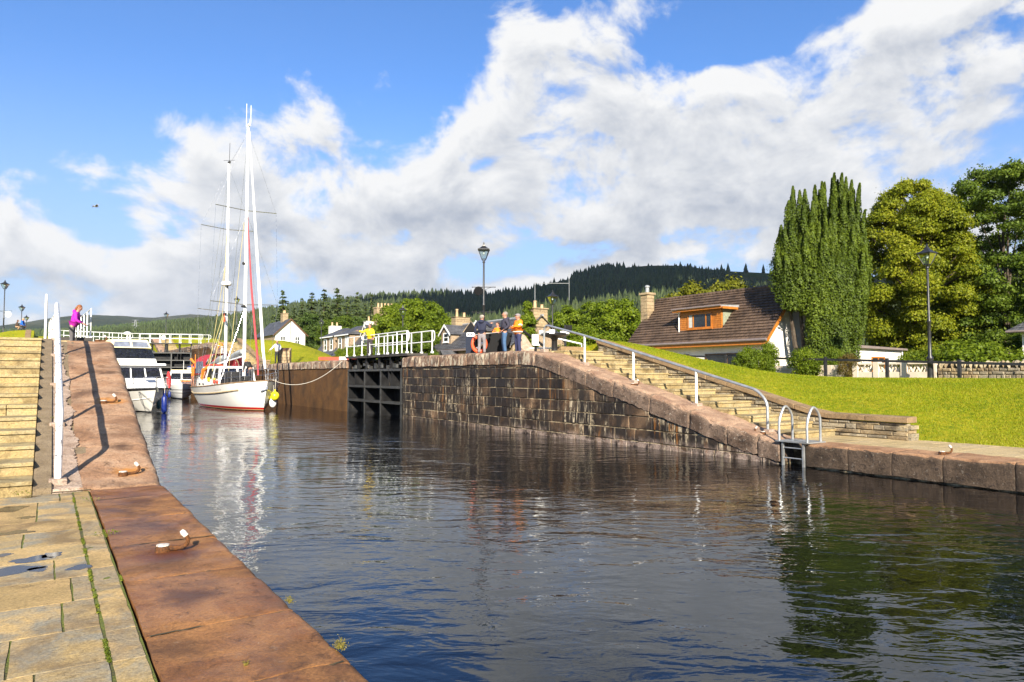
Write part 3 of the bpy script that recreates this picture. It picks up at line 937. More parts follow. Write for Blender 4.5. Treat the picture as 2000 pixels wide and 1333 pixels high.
r1 = random.Random(11)
mb = MB()
XJ = 0.335
ROWS = [  # course lines with the cross joints seen in each, nearest last
    (11.38, q_y(230, 713), [q_x(203, 700)]), (q_y(230, 713), q_y(230, 776), [q_x(127, 740)]), (q_y(230, 776), q_y(240, 811), []),
    (q_y(240, 811), q_y(260, 855), [q_x(78, 850)]), (q_y(260, 855), q_y(280, 903), []), (q_y(280, 903), q_y(300, 966), [q_x(184, 945)]),
    (q_y(300, 966), q_y(330, 1041), [q_x(244, 1010)]), (q_y(330, 1041), q_y(350, 1134), [q_x(213, 1100)]), (q_y(350, 1134), q_y(390, 1248), [q_x(27, 1250)]),
    (q_y(390, 1248), 3.45, [q_x(115, 1320)]), (3.45, 2.95, [-0.3]), (2.95, 2.4, [-0.05]), (2.4, 1.6, [-0.5])]
for (y1, y0, js) in ROWS:
    xs = [XJ] + sorted(js, reverse=True)
    while xs[-1] > -1.7: xs.append(max(-1.8, xs[-1] - r1.uniform(0.55, 1.1)))
    for i in range(len(xs) - 1):
        flag(mb, [(xs[i + 1], y0), (xs[i], y0), (xs[i], y1), (xs[i + 1], y1)], Z0 - 0.008, r1)
ys = [11.38, q_y(310, 780), q_y(330, 828), q_y(350, 876), q_y(380, 934), q_y(410, 1008), q_y(440, 1142), q_y(480, 1240), q_y(520, 1330), 3.0, 2.4, 1.6]
for i in range(len(ys) - 1):
    flag(mb, [(XJ + 0.012, ys[i + 1]), (0.522, ys[i + 1]), (0.522, ys[i]), (XJ + 0.012, ys[i])], Z0 - 0.010, r1, 0.007)
tag(mb.build('pavement', M['flag'], fix=True), kind='structure')
jm = MB().grid(lambda x, y: (x, y, Z0 - 0.0125 + 0.0035 * mnoise.noise(Vector((x * 8, y * 8, 0)))), axis([(-1.85, 0.53, 0.08)]), axis([(1.45, 11.42, 0.08)]))
tag(jm.build('pavement_bed', M['joint'], fix=False), kind='structure')
r1 = random.Random(21)
mb = paving('paving', XR + 0.96, 18.0, -16, 10.72, Z0 - 0.004, None, r1, (0.5, 0.9), (0.5, 1.2), gap=0.008)
tag(mb.build('quay_pavement', M['flag_pale']), kind='structure')
tag(MB().bx(XR + 0.9, 18.05, -16, 10.75, Z0 - 0.14, Z0 - 0.022).build('quay_pavement_bed', M['dark_gap']), kind='structure')
tag(MB().bx(XR + 0.9, 18.3, 20.76, 71.0, Z1 - 0.14, Z1 - 0.01).build('lockside_path', M['flag_pale']), kind='structure')
tag(MB().bx(-1.8, XL - 1.0, 21.46, 71.0, Z1 - 0.14, Z1 - 0.012).build('lockside_pavement', M['flag_pale']), kind='structure')

# ---- puddles
M['puddle'] = mat('puddle water', None, **{'Base Color': (0.050, 0.040, 0.030, 1), 'Roughness': 0.09, 'IOR': 1.33, 'Specular IOR Level': 0.22})
pr = random.Random(4)
for (px, py, rx, ry) in [(18, 994, 0.15, 0.13), (50, 1010, 0.06, 0.05), (60, 970, 0.07, 0.05), (25, 1040, 0.14, 0.07), (62, 1092, 0.13, 0.08), (100, 1083, 0.06, 0.07), (25, 1113, 0.16, 0.085), (76, 1110, 0.06, 0.06), (156, 1106, 0.075, 0.06), (5, 1083, 0.06, 0.04)]:
    c = on_z(px, py, Z0)
    poly = []
    for k in range(40):
        th = 2 * math.pi * k / 40
        q = 1 + 0.55 * mnoise.noise(Vector((math.cos(th) * 1.6 + px, math.sin(th) * 1.6, py * 0.1))) + 0.15 * mnoise.noise(Vector((math.cos(th) * 5 + px, math.sin(th) * 5, py)))
        poly.append((c.x + rx * 1.25 * q * math.cos(th), c.y + ry * 1.5 * q * math.sin(th)))
    o = MB().prism(poly, 2, Z0 - 0.016, Z0 - 0.0060).build('puddle', M['puddle'])
    tag(o, kind='structure')

# ---- steps
def steps(name, label, x0, x1, ys, n, m, r, lip=0.03):
    t = thing(name, label, 'steps', ((x0 + x1) / 2, ys[0], 0))
    ya, yb, za, zb = ys
    run, rise = (yb - ya) / n, (zb - za) / n
    for i in range(n):
        mb = MB()
        z1 = za + rise * (i + 1)
        x = x0
        while x < x1 - 0.1:
            l = r.uniform(0.8, 1.7)
            xe = min(x + l, x1)
            if x1 - xe < 0.4: xe = x1
            dy = r.uniform(-0.008, 0.008)
            mb.bx(x + 0.004 - (x0 + x1) / 2, xe - 0.004 - (x0 + x1) / 2, run * i + 0.03 + dy, run * (i + 1) + 0.12, z1 - rise - 0.1, z1 - 0.062 + r.uniform(-0.002, 0.002))
            mb.bx(x + 0.003 - (x0 + x1) / 2, xe - 0.003 - (x0 + x1) / 2, run * i + dy, run * (i + 1) + 0.10, z1 - 0.058, z1 + r.uniform(-0.003, 0.003))
            x = xe
        mb.build('step', m, t, bevel=0.010)
    return t


steps('stone_steps', 'flight of yellow stone steps beside the left ramp', -1.40, -0.12, (11.42, 21.4, Z0, Z1), 14, M['step_stone'], random.Random(2))
steps('stone_steps', 'flight of stone steps between sloping coping and rubble wall', XR + 1.0, 17.58, (10.75, 20.75, Z0, Z1), 15, M['step_stone'], random.Random(9))
steps('stone_steps', 'distant flight of stone steps above the red boat canopy', XR + 1.0, 17.58, (71.0, 82.0, Z1, Z2), 15, M['step_stone'], random.Random(19))
steps('stone_steps', 'far flight of steps glimpsed beneath the upper gate walkway', XR + 1.0, 17.58, (122, 132, Z2, Z3), 15, M['step_stone'], random.Random(29))


# ---- retaining walls of the grass banks
def retaining(label, y_end, y0, y1, z_end, z0, z1, zb, seed, side=1):
    t = thing('retaining_wall', label, 'wall')
    r = random.Random(seed)
    c0 = XR if side > 0 else XL
    wx = c0 + side * 2.90
    sl = (z1 - z0) / (y1 - y0)
    mb = MB()
    line = (-sl, 1.0, z0 - sl * y0 - 0.15)
    # split at the bend so that each part stays convex
    courses(mb, wx, side, y_end, y0, zb - 0.05, z_end, [(0, 1, z_end - 0.15)], (0.075, 0.15), 0.25, 0.85, r, gap=0.006, cham=0.018, proud=0.05)
    courses(mb, wx, side, y0, y1, zb - 0.05, z1, [line], (0.075, 0.15), 0.2, 0.75, r, gap=0.006, cham=0.018, proud=0.055)
    # the near end of the wall
    for k in range(5):
        z = zb + 0.10 * k
        if z + 0.1 < z_end - 0.12:
            mb.box((wx + side * 0.17, y_end + 0.10 + r.uniform(-0.03, 0.03), z + 0.05), (0.36, 0.30, 0.092))
    mb.build('rubble_face', M['dry_stone'], t, bevel=0)
    mb = MB()
    mb.prism([(y_end + 0.14, zb - 0.3), (y1, zb - 0.3), (y1, z1 - 0.17), (y0, z0 - 0.17), (y_end + 0.14, z_end - 0.17)], 0, min(wx + side * 0.07, wx + side * 0.33), max(wx + side * 0.07, wx + side * 0.33))
    mb.build('core', M['dark_gap'], t)
    mb = MB()
    zt = lambda y: interp(y, [y_end, y0, y1], [z_end, z0, z1])
    ys = joints(y_end - 0.04, y1, 0.8, 1.25, r)
    for i in range(len(ys) - 1):
        a, b = ys[i] + 0.006, ys[i + 1] - 0.006
        dx = r.uniform(-0.015, 0.015)
        pts = [a, (a + b) / 2, b]
        vs = [(wx + side * x + dx, y, zt(y) + z) for y in pts for x, z in ((-0.07, -0.14), (-0.07, 0.0), (0.38, 0.01), (0.38, -0.14))]
        mb.add(vs, [(q * 4 + k, q * 4 + (k + 1) % 4, q * 4 + 4 + (k + 1) % 4, q * 4 + 4 + k) for q in range(2) for k in range(4)] + [(0, 1, 2, 3), (8, 9, 10, 11)])
    mb.build('wall_cap', M['wall_cap'], t, bevel=0.015)
    return t


retaining('low rubble retaining wall with brown cap climbing beside the right steps', 8.9, 11.2, 20.5, 1.10, 1.12, 3.52, 0.5, 1)
retaining('far retaining wall beside the distant steps and green bank', 69.3, 71.5, 81.6, 3.6, 3.62, 6.25, 3.0, 2)
retaining('rubble retaining wall bounding the left flight of steps', 9.6, 11.9, 21.2, 1.10, 1.12, 3.52, 0.5, 3, side=-1)
retaining('distant retaining wall edging the grass where the children crouch', 69.9, 72.1, 82.2, 3.9, 3.92, 6.55, 3.0, 4, side=-1)

# ---------------------------------------------------------------- hills and woods
def m_hill(cols, scale=0.012):
    def f(gg, b, o):
        co = gg.n('ShaderNodeTexCoord').outputs['Object']
        n1 = gg.noise(co, scale, 8.0, 0.65, 0.4)
        n2 = gg.noise(co, scale * 9, 6.0, 0.7)
        c = gg.mix(gg.mr(n1, 0.38, 0.62), cols[0], cols[1])
        c = gg.mix(gg.mr(n2, 0.45, 0.62), c, cols[2])
        setin(gg, b, 'Base Color', c)
        b.inputs['Roughness'].default_value = 1.0
        b.inputs['Specular IOR Level'].default_value = 0.0
        setin(gg, b, 'Normal', bump(gg, n2, 1.0, 3.0))
    return f


M['moor'] = mat('heather moor', m_hill([(0.060, 0.078, 0.018), (0.110, 0.085, 0.040), (0.045, 0.060, 0.016)]))
M['far_moor'] = mat('far moor and woods', m_hill([(0.035, 0.050, 0.028), (0.075, 0.075, 0.040), (0.025, 0.038, 0.022)], 0.003))
M['wood_floor'] = mat('wooded slope floor', m_hill([(0.025, 0.040, 0.010), (0.06, 0.085, 0.012), (0.018, 0.028, 0.009)], 0.02))
M['fir'] = leafmat('dark fir needles', [(0.017, 0.028, 0.009), (0.033, 0.050, 0.013), (0.056, 0.076, 0.020)], 0.05, 0.7)
M['fir_far'] = leafmat('fir needles of the lower wood', [(0.024, 0.042, 0.013), (0.045, 0.072, 0.018), (0.080, 0.110, 0.024)], 0.05, 0.7)
HILL = {}


def hill(name, ridge, D, d0, z0, m, seed, back=0.5, power=1.0, rough=1.0):
    """a hillside from its foot D0 metres off up to a skyline D metres off and down behind"""
    px = [p[0] for p in ridge]
    cols = []
    for x in np.arange(min(px), max(px) + 1, 18.0):
        y = interp(x, px, [p[1] for p in ridge])
        r = ray(x, y)
        h = math.hypot(r.x, r.y)
        cols.append((r.x / h, r.y / h, EYE.z + D * r.z / h))
    ts = list(np.linspace(0, 1, 26)) + [1.08, 1.25, 1.6]
    def P(i, t):
        ux, uy, zt = cols[i]
        d = lerp(d0, D, t)
        k = t ** power if t <= 1 else 1 - back * (t - 1)
        z = lerp(z0, zt, k)
        n = mnoise.noise(Vector((ux * d * 0.012 + seed, uy * d * 0.012, 0))) * 0.07 * (zt - z0) * rough * math.sin(min(1, t) * math.pi)
        return (ux * d, uy * d, z + n)
    mb = MB().grid(lambda i, t: P(i, t), list(range(len(cols))), ts)
    o = tag(mb.build(name, m, smooth=True, angle=80, fix=True), kind='structure')
    HILL[name] = (cols, P)
    return o


# an unseen cumulus bank set between sun and hill to keep the hill in shadow
rng = np.random.default_rng(2)
cb_ = MB()
T2 = Vector((math.sin(SUN_TRAVEL), math.cos(SUN_TRAVEL), 0))
cc = Vector((0.5548, 0.832, 0)) * 860 - T2 * (560 / math.tan(SUN_EL)) + Vector((0, 0, 620))
for k in range(46):
    u, v = rng.uniform(-1, 1), rng.uniform(-1, 1)
    if u * u + v * v > 1: continue
    q = cc + T2 * u * 330 + Vector((T2.y, -T2.x, 0)) * (v * 360 + 190) + Vector((0, 0, rng.uniform(-12, 22)))
    r_ = rng.uniform(70, 130)
    cb_.ell(q, (r_, r_, r_ * 0.35), 14, 8)
tag(cb_.build('shadow_cloud', plain('cumulus', (0.85, 0.85, 0.86), 1.0), smooth=True), kind='stuff')

right_ridge = [(150, 668), (300, 648), (420, 632), (540, 611), (600, 600), (680, 592), (740, 585), (800, 582), (850, 578), (900, 580), (960, 582), (1000, 574), (1050, 561), (1100, 548), (1130, 541), (1170, 531), (1210, 524), (1270, 519), (1330, 519), (1370, 525), (1420, 530), (1500, 534), (1600, 548), (1700, 542), (1800, 520), (1880, 500), (1950, 494), (2050, 498), (2250, 530), (2500, 600)]
hill('hill', right_ridge, 1000, 260, 5, M['moor'], 1, power=1.15)
hill('far_hill', [(-600, 640), (-300, 640), (0, 637), (50, 630), (90, 623), (140, 617), (180, 615), (230, 618), (300, 621), (350, 616), (380, 614), (430, 619), (520, 615), (700, 620), (900, 630)], 4200, 1500, 40, M['far_moor'], 5, power=0.8)
hill('middle_hill', [(-600, 652), (-100, 655), (40, 651), (120, 650), (200, 644), (260, 637), (330, 631), (400, 626), (470, 618), (560, 612), (700, 640)], 1500, 420, 6, M['wood_floor'], 9, power=0.9)


def wood(name, hillname, n, hr, m, seed, keep, tmin=0.0, tmax=1.02, sides=6):
    """thousands of small firs read as one wood: a single mass"""
    rng = np.random.default_rng(seed)
    cols, P = HILL[hillname]
    Q = []
    tries = 0
    while len(Q) < n and tries < n * 8:
        tries += 1
        i = rng.uniform(0, len(cols) - 1.001)
        t = rng.uniform(tmin, tmax)
        i0, f = int(i), i % 1
        a, b = P(i0, t), P(i0 + 1, t)
        p = [lerp(a[k], b[k], f) for k in range(3)]
        if not keep(i / (len(cols) - 1), t, p, rng): continue
        Q.append((*p, rng.uniform(*hr)))
    Q = np.array(Q)
    N = len(Q)
    out = []
    for lvl, (za, zb, ra, rb) in enumerate(((0.05, 0.50, 0.26, 0.10), (0.32, 0.78, 0.20, 0.07), (0.60, 1.02, 0.13, 0.0))):
        th0 = rng.uniform(0, 6.28, N)
        rad = rng.uniform(0.75, 1.3, (N, sides))
        for k in range(sides):
            a0, a1 = th0 + 2 * math.pi * k / sides, th0 + 2 * math.pi * (k + 1) / sides
            h = Q[:, 3]
            r0, r1 = ra * h * rad[:, k], ra * h * rad[:, (k + 1) % sides]
            V = np.empty((N, 4, 3))
            for c, (aa, rr, zz) in enumerate(((a0, r0, za), (a1, r1, za), (a1, rb * h, zb), (a0, rb * h, zb))):
                V[:, c, 0] = Q[:, 0] + np.cos(aa) * rr
                V[:, c, 1] = Q[:, 1] + np.sin(aa) * rr
                V[:, c, 2] = Q[:, 2] + zz * h - (0.05 * h * ((k + c) % 2) if c < 2 else 0)
            out.append(V)
    return tag(quads(name, np.concatenate(out), m), kind='stuff')


def keep_right(u, t, p, rng):
    lim = 1.02
    dn = mnoise.noise(Vector((p[0] * 0.006, p[1] * 0.006, 2)))
    if u > 0.44: lim = 1.0 - 0.16 * sstep(0.44, 0.475, u)
    if u > 0.53: lim = 0.84 - 0.34 * sstep(0.53, 0.60, u)
    if u > 0.75: lim = 0.5
    return t < lim + dn * 0.10 and dn > -0.42


wood('fir_wood', 'hill', 15000, (6.5, 13.5), M['fir'], 3, keep_right, 0.05)
wood('lower_wood', 'middle_hill', 13000, (4.5, 9.5), M['fir_far'], 4, lambda u, t, p, r: mnoise.noise(Vector((p[0] * 0.004, p[1] * 0.004, 5))) > -0.18, 0.02, 0.97, sides=5)
wood('skyline_firs', 'hill', 30, (8, 15), M['fir'], 6, lambda u, t, p, r: 0.52 < u < 0.66 and r.random() < 0.5 and t > 0.965, 0.96, 1.0)

# ---------------------------------------------------------------- single trees
M['bark'] = stone('tree bark', [(0.045, 0.033, 0.022), (0.09, 0.07, 0.05)], scale=3, grain=20, bmp=1.0, island=0)
M['leaf_lime'] = leafmat('yellow green lime leaves', [(0.085, 0.115, 0.005), (0.165, 0.20, 0.008), (0.245, 0.27, 0.012), (0.31, 0.31, 0.018)], 0.45)
M['leaf_green'] = leafmat('broad green leaves', [(0.045, 0.078, 0.008), (0.092, 0.145, 0.012), (0.15, 0.205, 0.018)], 0.4)
M['leaf_bright'] = leafmat('bright green leaves', [(0.070, 0.112, 0.006), (0.14, 0.20, 0.010), (0.22, 0.275, 0.016)], 0.45)
M['leaf_dark'] = leafmat('dark green leaves', [(0.028, 0.056, 0.010), (0.058, 0.10, 0.016), (0.10, 0.145, 0.022)], 0.3)
M['yew'] = leafmat('yew needles', [(0.028, 0.047, 0.004), (0.064, 0.098, 0.006), (0.115, 0.155, 0.009)], 0.10, 0.6)
M['spruce'] = leafmat('spruce needles', [(0.030, 0.050, 0.014), (0.058, 0.085, 0.022), (0.10, 0.125, 0.032)], 0.15, 0.6)
M['autumn'] = leafmat('yellowing leaves', [(0.09, 0.105, 0.007), (0.17, 0.175, 0.010), (0.24, 0.235, 0.016)], 0.4)
M['rust_leaf'] = leafmat('reddish shrub leaves', [(0.06, 0.07, 0.012), (0.14, 0.085, 0.018), (0.10, 0.11, 0.02)], 0.3)


def sphere_pts(n, rng):
    v = rng.normal(0, 1, (n, 3))
    return v / (np.linalg.norm(v, axis=1, keepdims=True) + 1e-9)


def clump_leaves(C, Rr, n, size, rng, inner=0.55, squash=0.85, gapk=0.0):
    """leaf sprays spread through a set of round clumps"""
    C, Rr = np.array(C, float), np.array(Rr, float)
    w = Rr ** 2 / np.sum(Rr ** 2)
    idx = rng.choice(len(C), n, p=w)
    dirs = sphere_pts(n, rng)
    dirs[:, 2] = np.where(dirs[:, 2] < -0.35, -dirs[:, 2] * 0.6, dirs[:, 2])
    rad = (inner + (1 - inner) * rng.random(n) ** 0.5) * (1 + 0.24 * rng.normal(0, 1, n) * (rng.random(n) < 0.5))
    P = C[idx] + dirs * (Rr[idx] * rad)[:, None] * np.array([1, 1, squash])
    return leaf_quads(P, dirs, size, rng), idx


def trunk_mesh(h, r, rng, limbs, lean=0.0):
    mb = MB()
    top = Vector((lean * h, 0, h))
    pts, rs = [], []
    for i in range(7):
        t = i / 6
        pts.append(Vector((lean * h * t + rng.normal(0, 0.02 * h) * (t > 0) * 0.5, rng.normal(0, 0.01 * h) * (t > 0), h * t)))
        rs.append(r * (1.25 - 0.95 * t if i else 1.45))
    mb.tube(pts, rs, 8)
    for (p, k, rr) in limbs:
        a = pts[min(6, max(1, int(k * 6)))]
        mid = a.lerp(Vector(p), 0.5) + Vector((0, 0, (Vector(p) - a).length * 0.10))
        mb.tube([a, mid, Vector(p)], [rr, rr * 0.65, rr * 0.2], 6)
    return mb


def broad_mesh(name, seed, h, w, m, nleaf, size, low=0.14, nclump=26, shape='oval', parent=None, open_=False, cscale=1.0):
    """a broadleaf crown of overlapping clumps on a limbed trunk"""
    rng = np.random.default_rng(seed)
    C, Rr = [], []
    for i in range(nclump):
        t = (i + 0.5) / nclump
        zz = low + (0.97 - low) * t
        u = (zz - low) / (1 - low)
        prof = math.sin(math.pi * min(1, max(0.05, u * 0.88 + 0.10))) ** 0.75 if shape == 'oval' else (1 - u) ** 0.7 * min(1, (u + 0.12) * 4) if shape == 'cone' else (min(1, (u + 0.1) * 2.2) * (1 - u ** 3) ** 0.6)
        th = i * 2.39996 + rng.uniform(-0.4, 0.4)
        rc = w * 0.5 * prof
        cr = cscale * w * (0.155 if nclump > 20 else 0.2) * rng.uniform(0.75, 1.35) * (0.55 + 0.45 * prof)
        rr = max(0, rc - cr * 0.7) * rng.uniform(0.75, 1.08)
        C.append((rr * math.cos(th), rr * math.sin(th), zz * h))
        Rr.append(cr)
    if not open_:
        for i in range(5):
            C.append((0, 0, h * (low + 0.12 + 0.15 * i)))
            Rr.append(w * 0.24)
    V, idx = clump_leaves(C, Rr, nleaf, size, rng)
    root = parent
    limbs = [(C[i], min(0.9, 0.25 + 0.6 * C[i][2] / h), w * 0.014) for i in range(0, nclump, 2)]
    trunk_mesh(h * 0.75, w * 0.028, rng, limbs).build('trunk', M['bark'], root, smooth=True)
    quads('crown', V, m, root)


def spruce_mesh(seed, h, w, parent, n=2600, m='spruce', size=0.5):
    rng = np.random.default_rng(seed)
    P, N = [], []
    lv = int(h * 1.7)
    for i in range(lv):
        t = (i + rng.uniform(0, 0.6)) / lv
        z = h * (0.10 + 0.90 * t)
        R_ = w * 0.5 * (1 - t) ** 0.85 * rng.uniform(0.7, 1.12) + 0.12
        nb = max(5, int(11 * (1 - t) + 5))
        for k in range(nb):
            th = rng.uniform(0, 6.283)
            L = R_ * rng.uniform(0.6, 1.15)
            q = max(4, int(L / size * 2.6))
            for j in range(q):
                s = (j + 0.5) / q
                P.append((math.cos(th) * L * s + rng.normal(0, 0.12), math.sin(th) * L * s + rng.normal(0, 0.12), z - L * s * 0.28 + 0.12 * L * s * s + rng.normal(0, 0.08)))
                N.append((math.cos(th) * 0.5, math.sin(th) * 0.5, 0.75))
    V = leaf_quads(np.array(P), np.array(N), size, rng, aspect=1.7, jitter=0.8)
    MB().tube([(0, 0, 0), (0, 0, h * 0.6), (0, 0, h)], [w * 0.035, w * 0.02, 0.02], 7).build('trunk', M['bark'], parent, smooth=True)
    quads('crown', V, M[m], parent)


def plant(proto, label, p, s, rz, group, cat='tree', sz=None):
    o = copy_tree(proto)
    o.location, o.rotation_euler, o.scale = p, (0, 0, rz), (s, s, sz or s)
    tag(o, label, cat, group)
    return o


def drop(o):
    for c in kids(o): bpy.data.objects.remove(c)
    bpy.data.objects.remove(o)


def ground_at(px, fw):
    p = at(px, 733, fw)
    return Vector((p.x, p.y, ground_z(p.x, p.y)))


def tree_at(proto, ph, px, top, fw, label, group, rz, wide=1.0, base=None, cat='tree'):
    """a tree of the given proto whose tip stands at a spot of the skyline"""
    g_ = ground_at(px, fw)
    if base is not None: g_.z = base
    tip = at(px, top, fw)
    s = (tip.z - g_.z) / ph
    o = copy_tree(proto)
    o.location, o.rotation_euler, o.scale = g_, (0, 0, rz), (s * wide, s * wide, s)
    tag(o, label, cat, group)
    return o


# spruces on the rise behind the white house
protos = []
for k in range(3):
    p = thing('spruce_tree', 'spruce', 'tree')
    spruce_mesh(40 + k, 12.0, (6.6, 5.6, 7.6)[k], p, size=0.30)
    protos.append(p)
GS = 'spruces rising behind the far houses'
for i, (px, top, fw, k, wide, lab) in enumerate([
        (550, 566, 140, 2, 1.0, 'ragged spruce standing alone directly above the white house'),
        (588, 583, 150, 1, 1.0, 'narrow spruce just right of the white house chimney'),
        (607, 570, 152, 0, 1.1, 'tall spruce second right from the white house gable'),
        (631, 565, 150, 1, 1.15, 'slim pointed spruce in the middle of the spruce row'),
        (657, 562, 146, 2, 1.15, 'broad tall spruce at the heart of the row above the terrace'),
        (677, 578, 150, 0, 1.0, 'shorter spruce tucked between the broad spruce and its right neighbour'),
        (695, 571, 148, 1, 1.1, 'pointed spruce left of the terrace end chimney'),
        (724, 575, 150, 1, 0.9, 'thin spruce rising right above the many-potted chimney'),
        (572, 600, 158, 0, 1.2, 'low spruce half hidden behind the white house roof'),
        (640, 592, 158, 2, 1.0, 'low spruce filling the gap behind the slim pointed spruce'),
        (712, 592, 158, 0, 1.1, 'low dark spruce behind the terrace chimney')]):
    tree_at(protos[k], 12.0, px, top, fw, lab, GS, i * 1.7, wide)
for p in protos: drop(p)

# broad trees of the village, the lime and the ash on the right
broad = {}
for key, args in {'oval': dict(seed=51, h=8.0, w=6.4, m=M['leaf_green'], nleaf=26000, size=0.155, low=0.05),
                  'bright': dict(seed=52, h=7.0, w=6.4, m=M['leaf_bright'], nleaf=26000, size=0.145, low=0.02),
                  'dark': dict(seed=53, h=8.0, w=6.2, m=M['leaf_dark'], nleaf=24000, size=0.16, low=0.04),
                  'poplar': dict(seed=54, h=6.5, w=2.9, m=M['leaf_bright'], nleaf=15000, size=0.11, low=0.03, shape='cone'),
                  'bush': dict(seed=55, h=2.4, w=3.4, m=M['leaf_bright'], nleaf=11000, size=0.085, low=0.0, nclump=18),
                  'autumn': dict(seed=56, h=6.0, w=5.5, m=M['autumn'], nleaf=18000, size=0.13, low=0.05)}.items():
    broad[key] = (thing('broadleaf_tree', 'tree', 'tree'), args['h'])
    broad_mesh('crown', parent=broad[key][0], **args)
GV = 'broadleaf trees around the village houses'
for i, (key, px, top, fw, wide, lab) in enumerate([
        ('dark', 604, 612, 136, 1.2, 'dark broadleaf tree directly right of the white gable'),
        ('oval', 640, 626, 124, 1.1, 'round green tree above the dormered terrace'),
        ('oval', 668, 618, 120, 1.2, 'full green tree right behind the terrace roof'),
        ('dark', 700, 620, 122, 1.1, 'dark rounded tree left of the terrace chimney'),
        ('bright', 765, 598, 62, 0.85, 'bright leafy tree immediately left of the slender lamp behind the gate rail'),
        ('bright', 800, 585, 66, 0.95, 'tallest bright green tree in the clump behind the gate walkway'),
        ('bright', 845, 592, 72, 0.8, 'bright green tree right of the clump above the slate roof dormer'),
        ('oval', 780, 640, 56, 1.2, 'low green tree behind the gate railing'),
        ('oval', 825, 646, 58, 1.0, 'low green tree filling the space left of the slate roof'),
        ('bright', 905, 640, 78, 1.3, 'low bright tree peeping over the slate roof ridge'),
        ('bright', 885, 645, 82, 1.0, 'small bright tree beside the slate house chimney'),
        ('poplar', 1030, 588, 52, 1.0, 'narrow upright pale green tree behind the orange jacketed man'),
        ('bright', 1112, 600, 62, 0.9, 'bright round tree right of the lamp behind the capstan'),
        ('bright', 1165, 592, 60, 1.0, 'bright bushy tree left of the large one beside the bungalow chimney'),
        ('bright', 1205, 586, 57, 1.0, 'largest bright green tree left of the bungalow chimney'),
        ('oval', 1235, 612, 60, 0.9, 'green tree touching the bungalow chimney'),
        ('oval', 1080, 645, 60, 1.2, 'low green tree behind the capstan'),
        ('bright', 1140, 640, 54, 1.3, 'low bright shrubby tree above the right handrail'),
        ('autumn', 1355, 562, 62, 1.0, 'yellowing tree showing over the middle of the bungalow roof'),
        ('autumn', 1425, 552, 64, 1.0, 'yellowing tree showing over the bungalow roof nearest the tall yew'),
        ('dark', 990, 650, 75, 1.2, 'dark tree behind the men at the control box')]):
    tree_at(broad[key][0], broad[key][1], px, top, fw, lab, GV, i * 2.1, wide)
GB = 'shrubs in the village gardens'
for i, (key, px, top, fw, wide, lab) in enumerate([
        ('autumn', 615, 680, 82, 0.8, 'yellow shrub at the foot of the green bank left of the terrace'),
        ('bush', 662, 682, 78, 0.6, 'small round green bush before the terrace'),
        ('bush', 688, 678, 70, 0.9, 'leafy bush right of the red barrier'),
        ('bush', 735, 672, 60, 1.2, 'shrub behind the yellow jacketed person'),
        ('bush', 705, 686, 72, 0.9, 'low shrub below the terrace end house'),
        ('autumn', 760, 682, 60, 0.9, 'yellowing shrub behind the gate rail')]):
    tree_at(broad[key][0], broad[key][1], px, top, fw, lab, GB, i * 1.3, wide, cat='shrub')

lime = thing('lime_tree', 'large yellow green lime tree behind the right lamp post', 'tree', ground_at(1795, 44))
hl = at(1800, 352, 44).z - lime.location.z
broad_mesh('crown', 61, hl, 8.8, M['leaf_lime'], 200000, 0.096, low=0.02, nclump=120, shape='full', parent=lime, cscale=0.62)
ash = thing('ash_tree', 'airy grey green ash tree at the right edge with dark forking limbs', 'tree', ground_at(1965, 43))
ha = at(1985, 318, 43).z - ash.location.z
rng = np.random.default_rng(77)
C, Rr, limbs = [], [], []
for i in range(400):
    t = rng.uniform(0.06, 1.0) if i > 90 else rng.uniform(0.02, 0.45)
    wv = 4.9 * math.sin(math.pi * min(1, 0.22 + 0.72 * t)) ** 0.6
    th, q = rng.uniform(0, 6.28), rng.random() ** 0.4
    C.append((0.4 + wv * q * math.cos(th), wv * q * math.sin(th), ha * (0.04 + 0.93 * t)))
    Rr.append(rng.uniform(0.4, 0.85))
for (dx, dy, dz_, k, r_) in ((-1.8, 0.4, 0.62, 0.45, 0.11), (1.6, -0.3, 0.70, 0.5, 0.10), (-0.8, -0.8, 0.85, 0.6, 0.08), (0.9, 0.9, 0.88, 0.7, 0.08), (-2.8, 0.2, 0.75, 0.55, 0.06)):
    limbs.append(((dx, dy, ha * dz_), k, r_))
V, _ = clump_leaves(C, Rr, 170000, 0.10, rng, inner=0.2)
trunk_mesh(ha * 0.80, 0.19, rng, limbs, lean=0.05).build('trunk', M['bark'], ash, smooth=True)
quads('crown', V, M['leaf_green'], ash)
for i, (key, px, top, fw, wide, lab, grp) in enumerate([
        ('dark', 1905, 560, 52, 1.0, 'shaded tree filling the gap between lime and ash', None),
        ('dark', 1860, 600, 50, 1.0, 'dark low tree under the right side of the lime', None),
        ('oval', 1740, 640, 46, 0.9, 'low green tree behind the white shed', None),
        ('dark', 1990, 600, 50, 1.0, 'dark undergrowth tree beneath the ash', None),
        ('dark', 1940, 640, 47, 1.0, 'dark low tree behind the garden scrub', None)]):
    tree_at(broad[key][0], broad[key][1], px, top, fw, lab, 'trees behind the garden wall', i * 1.9, wide)


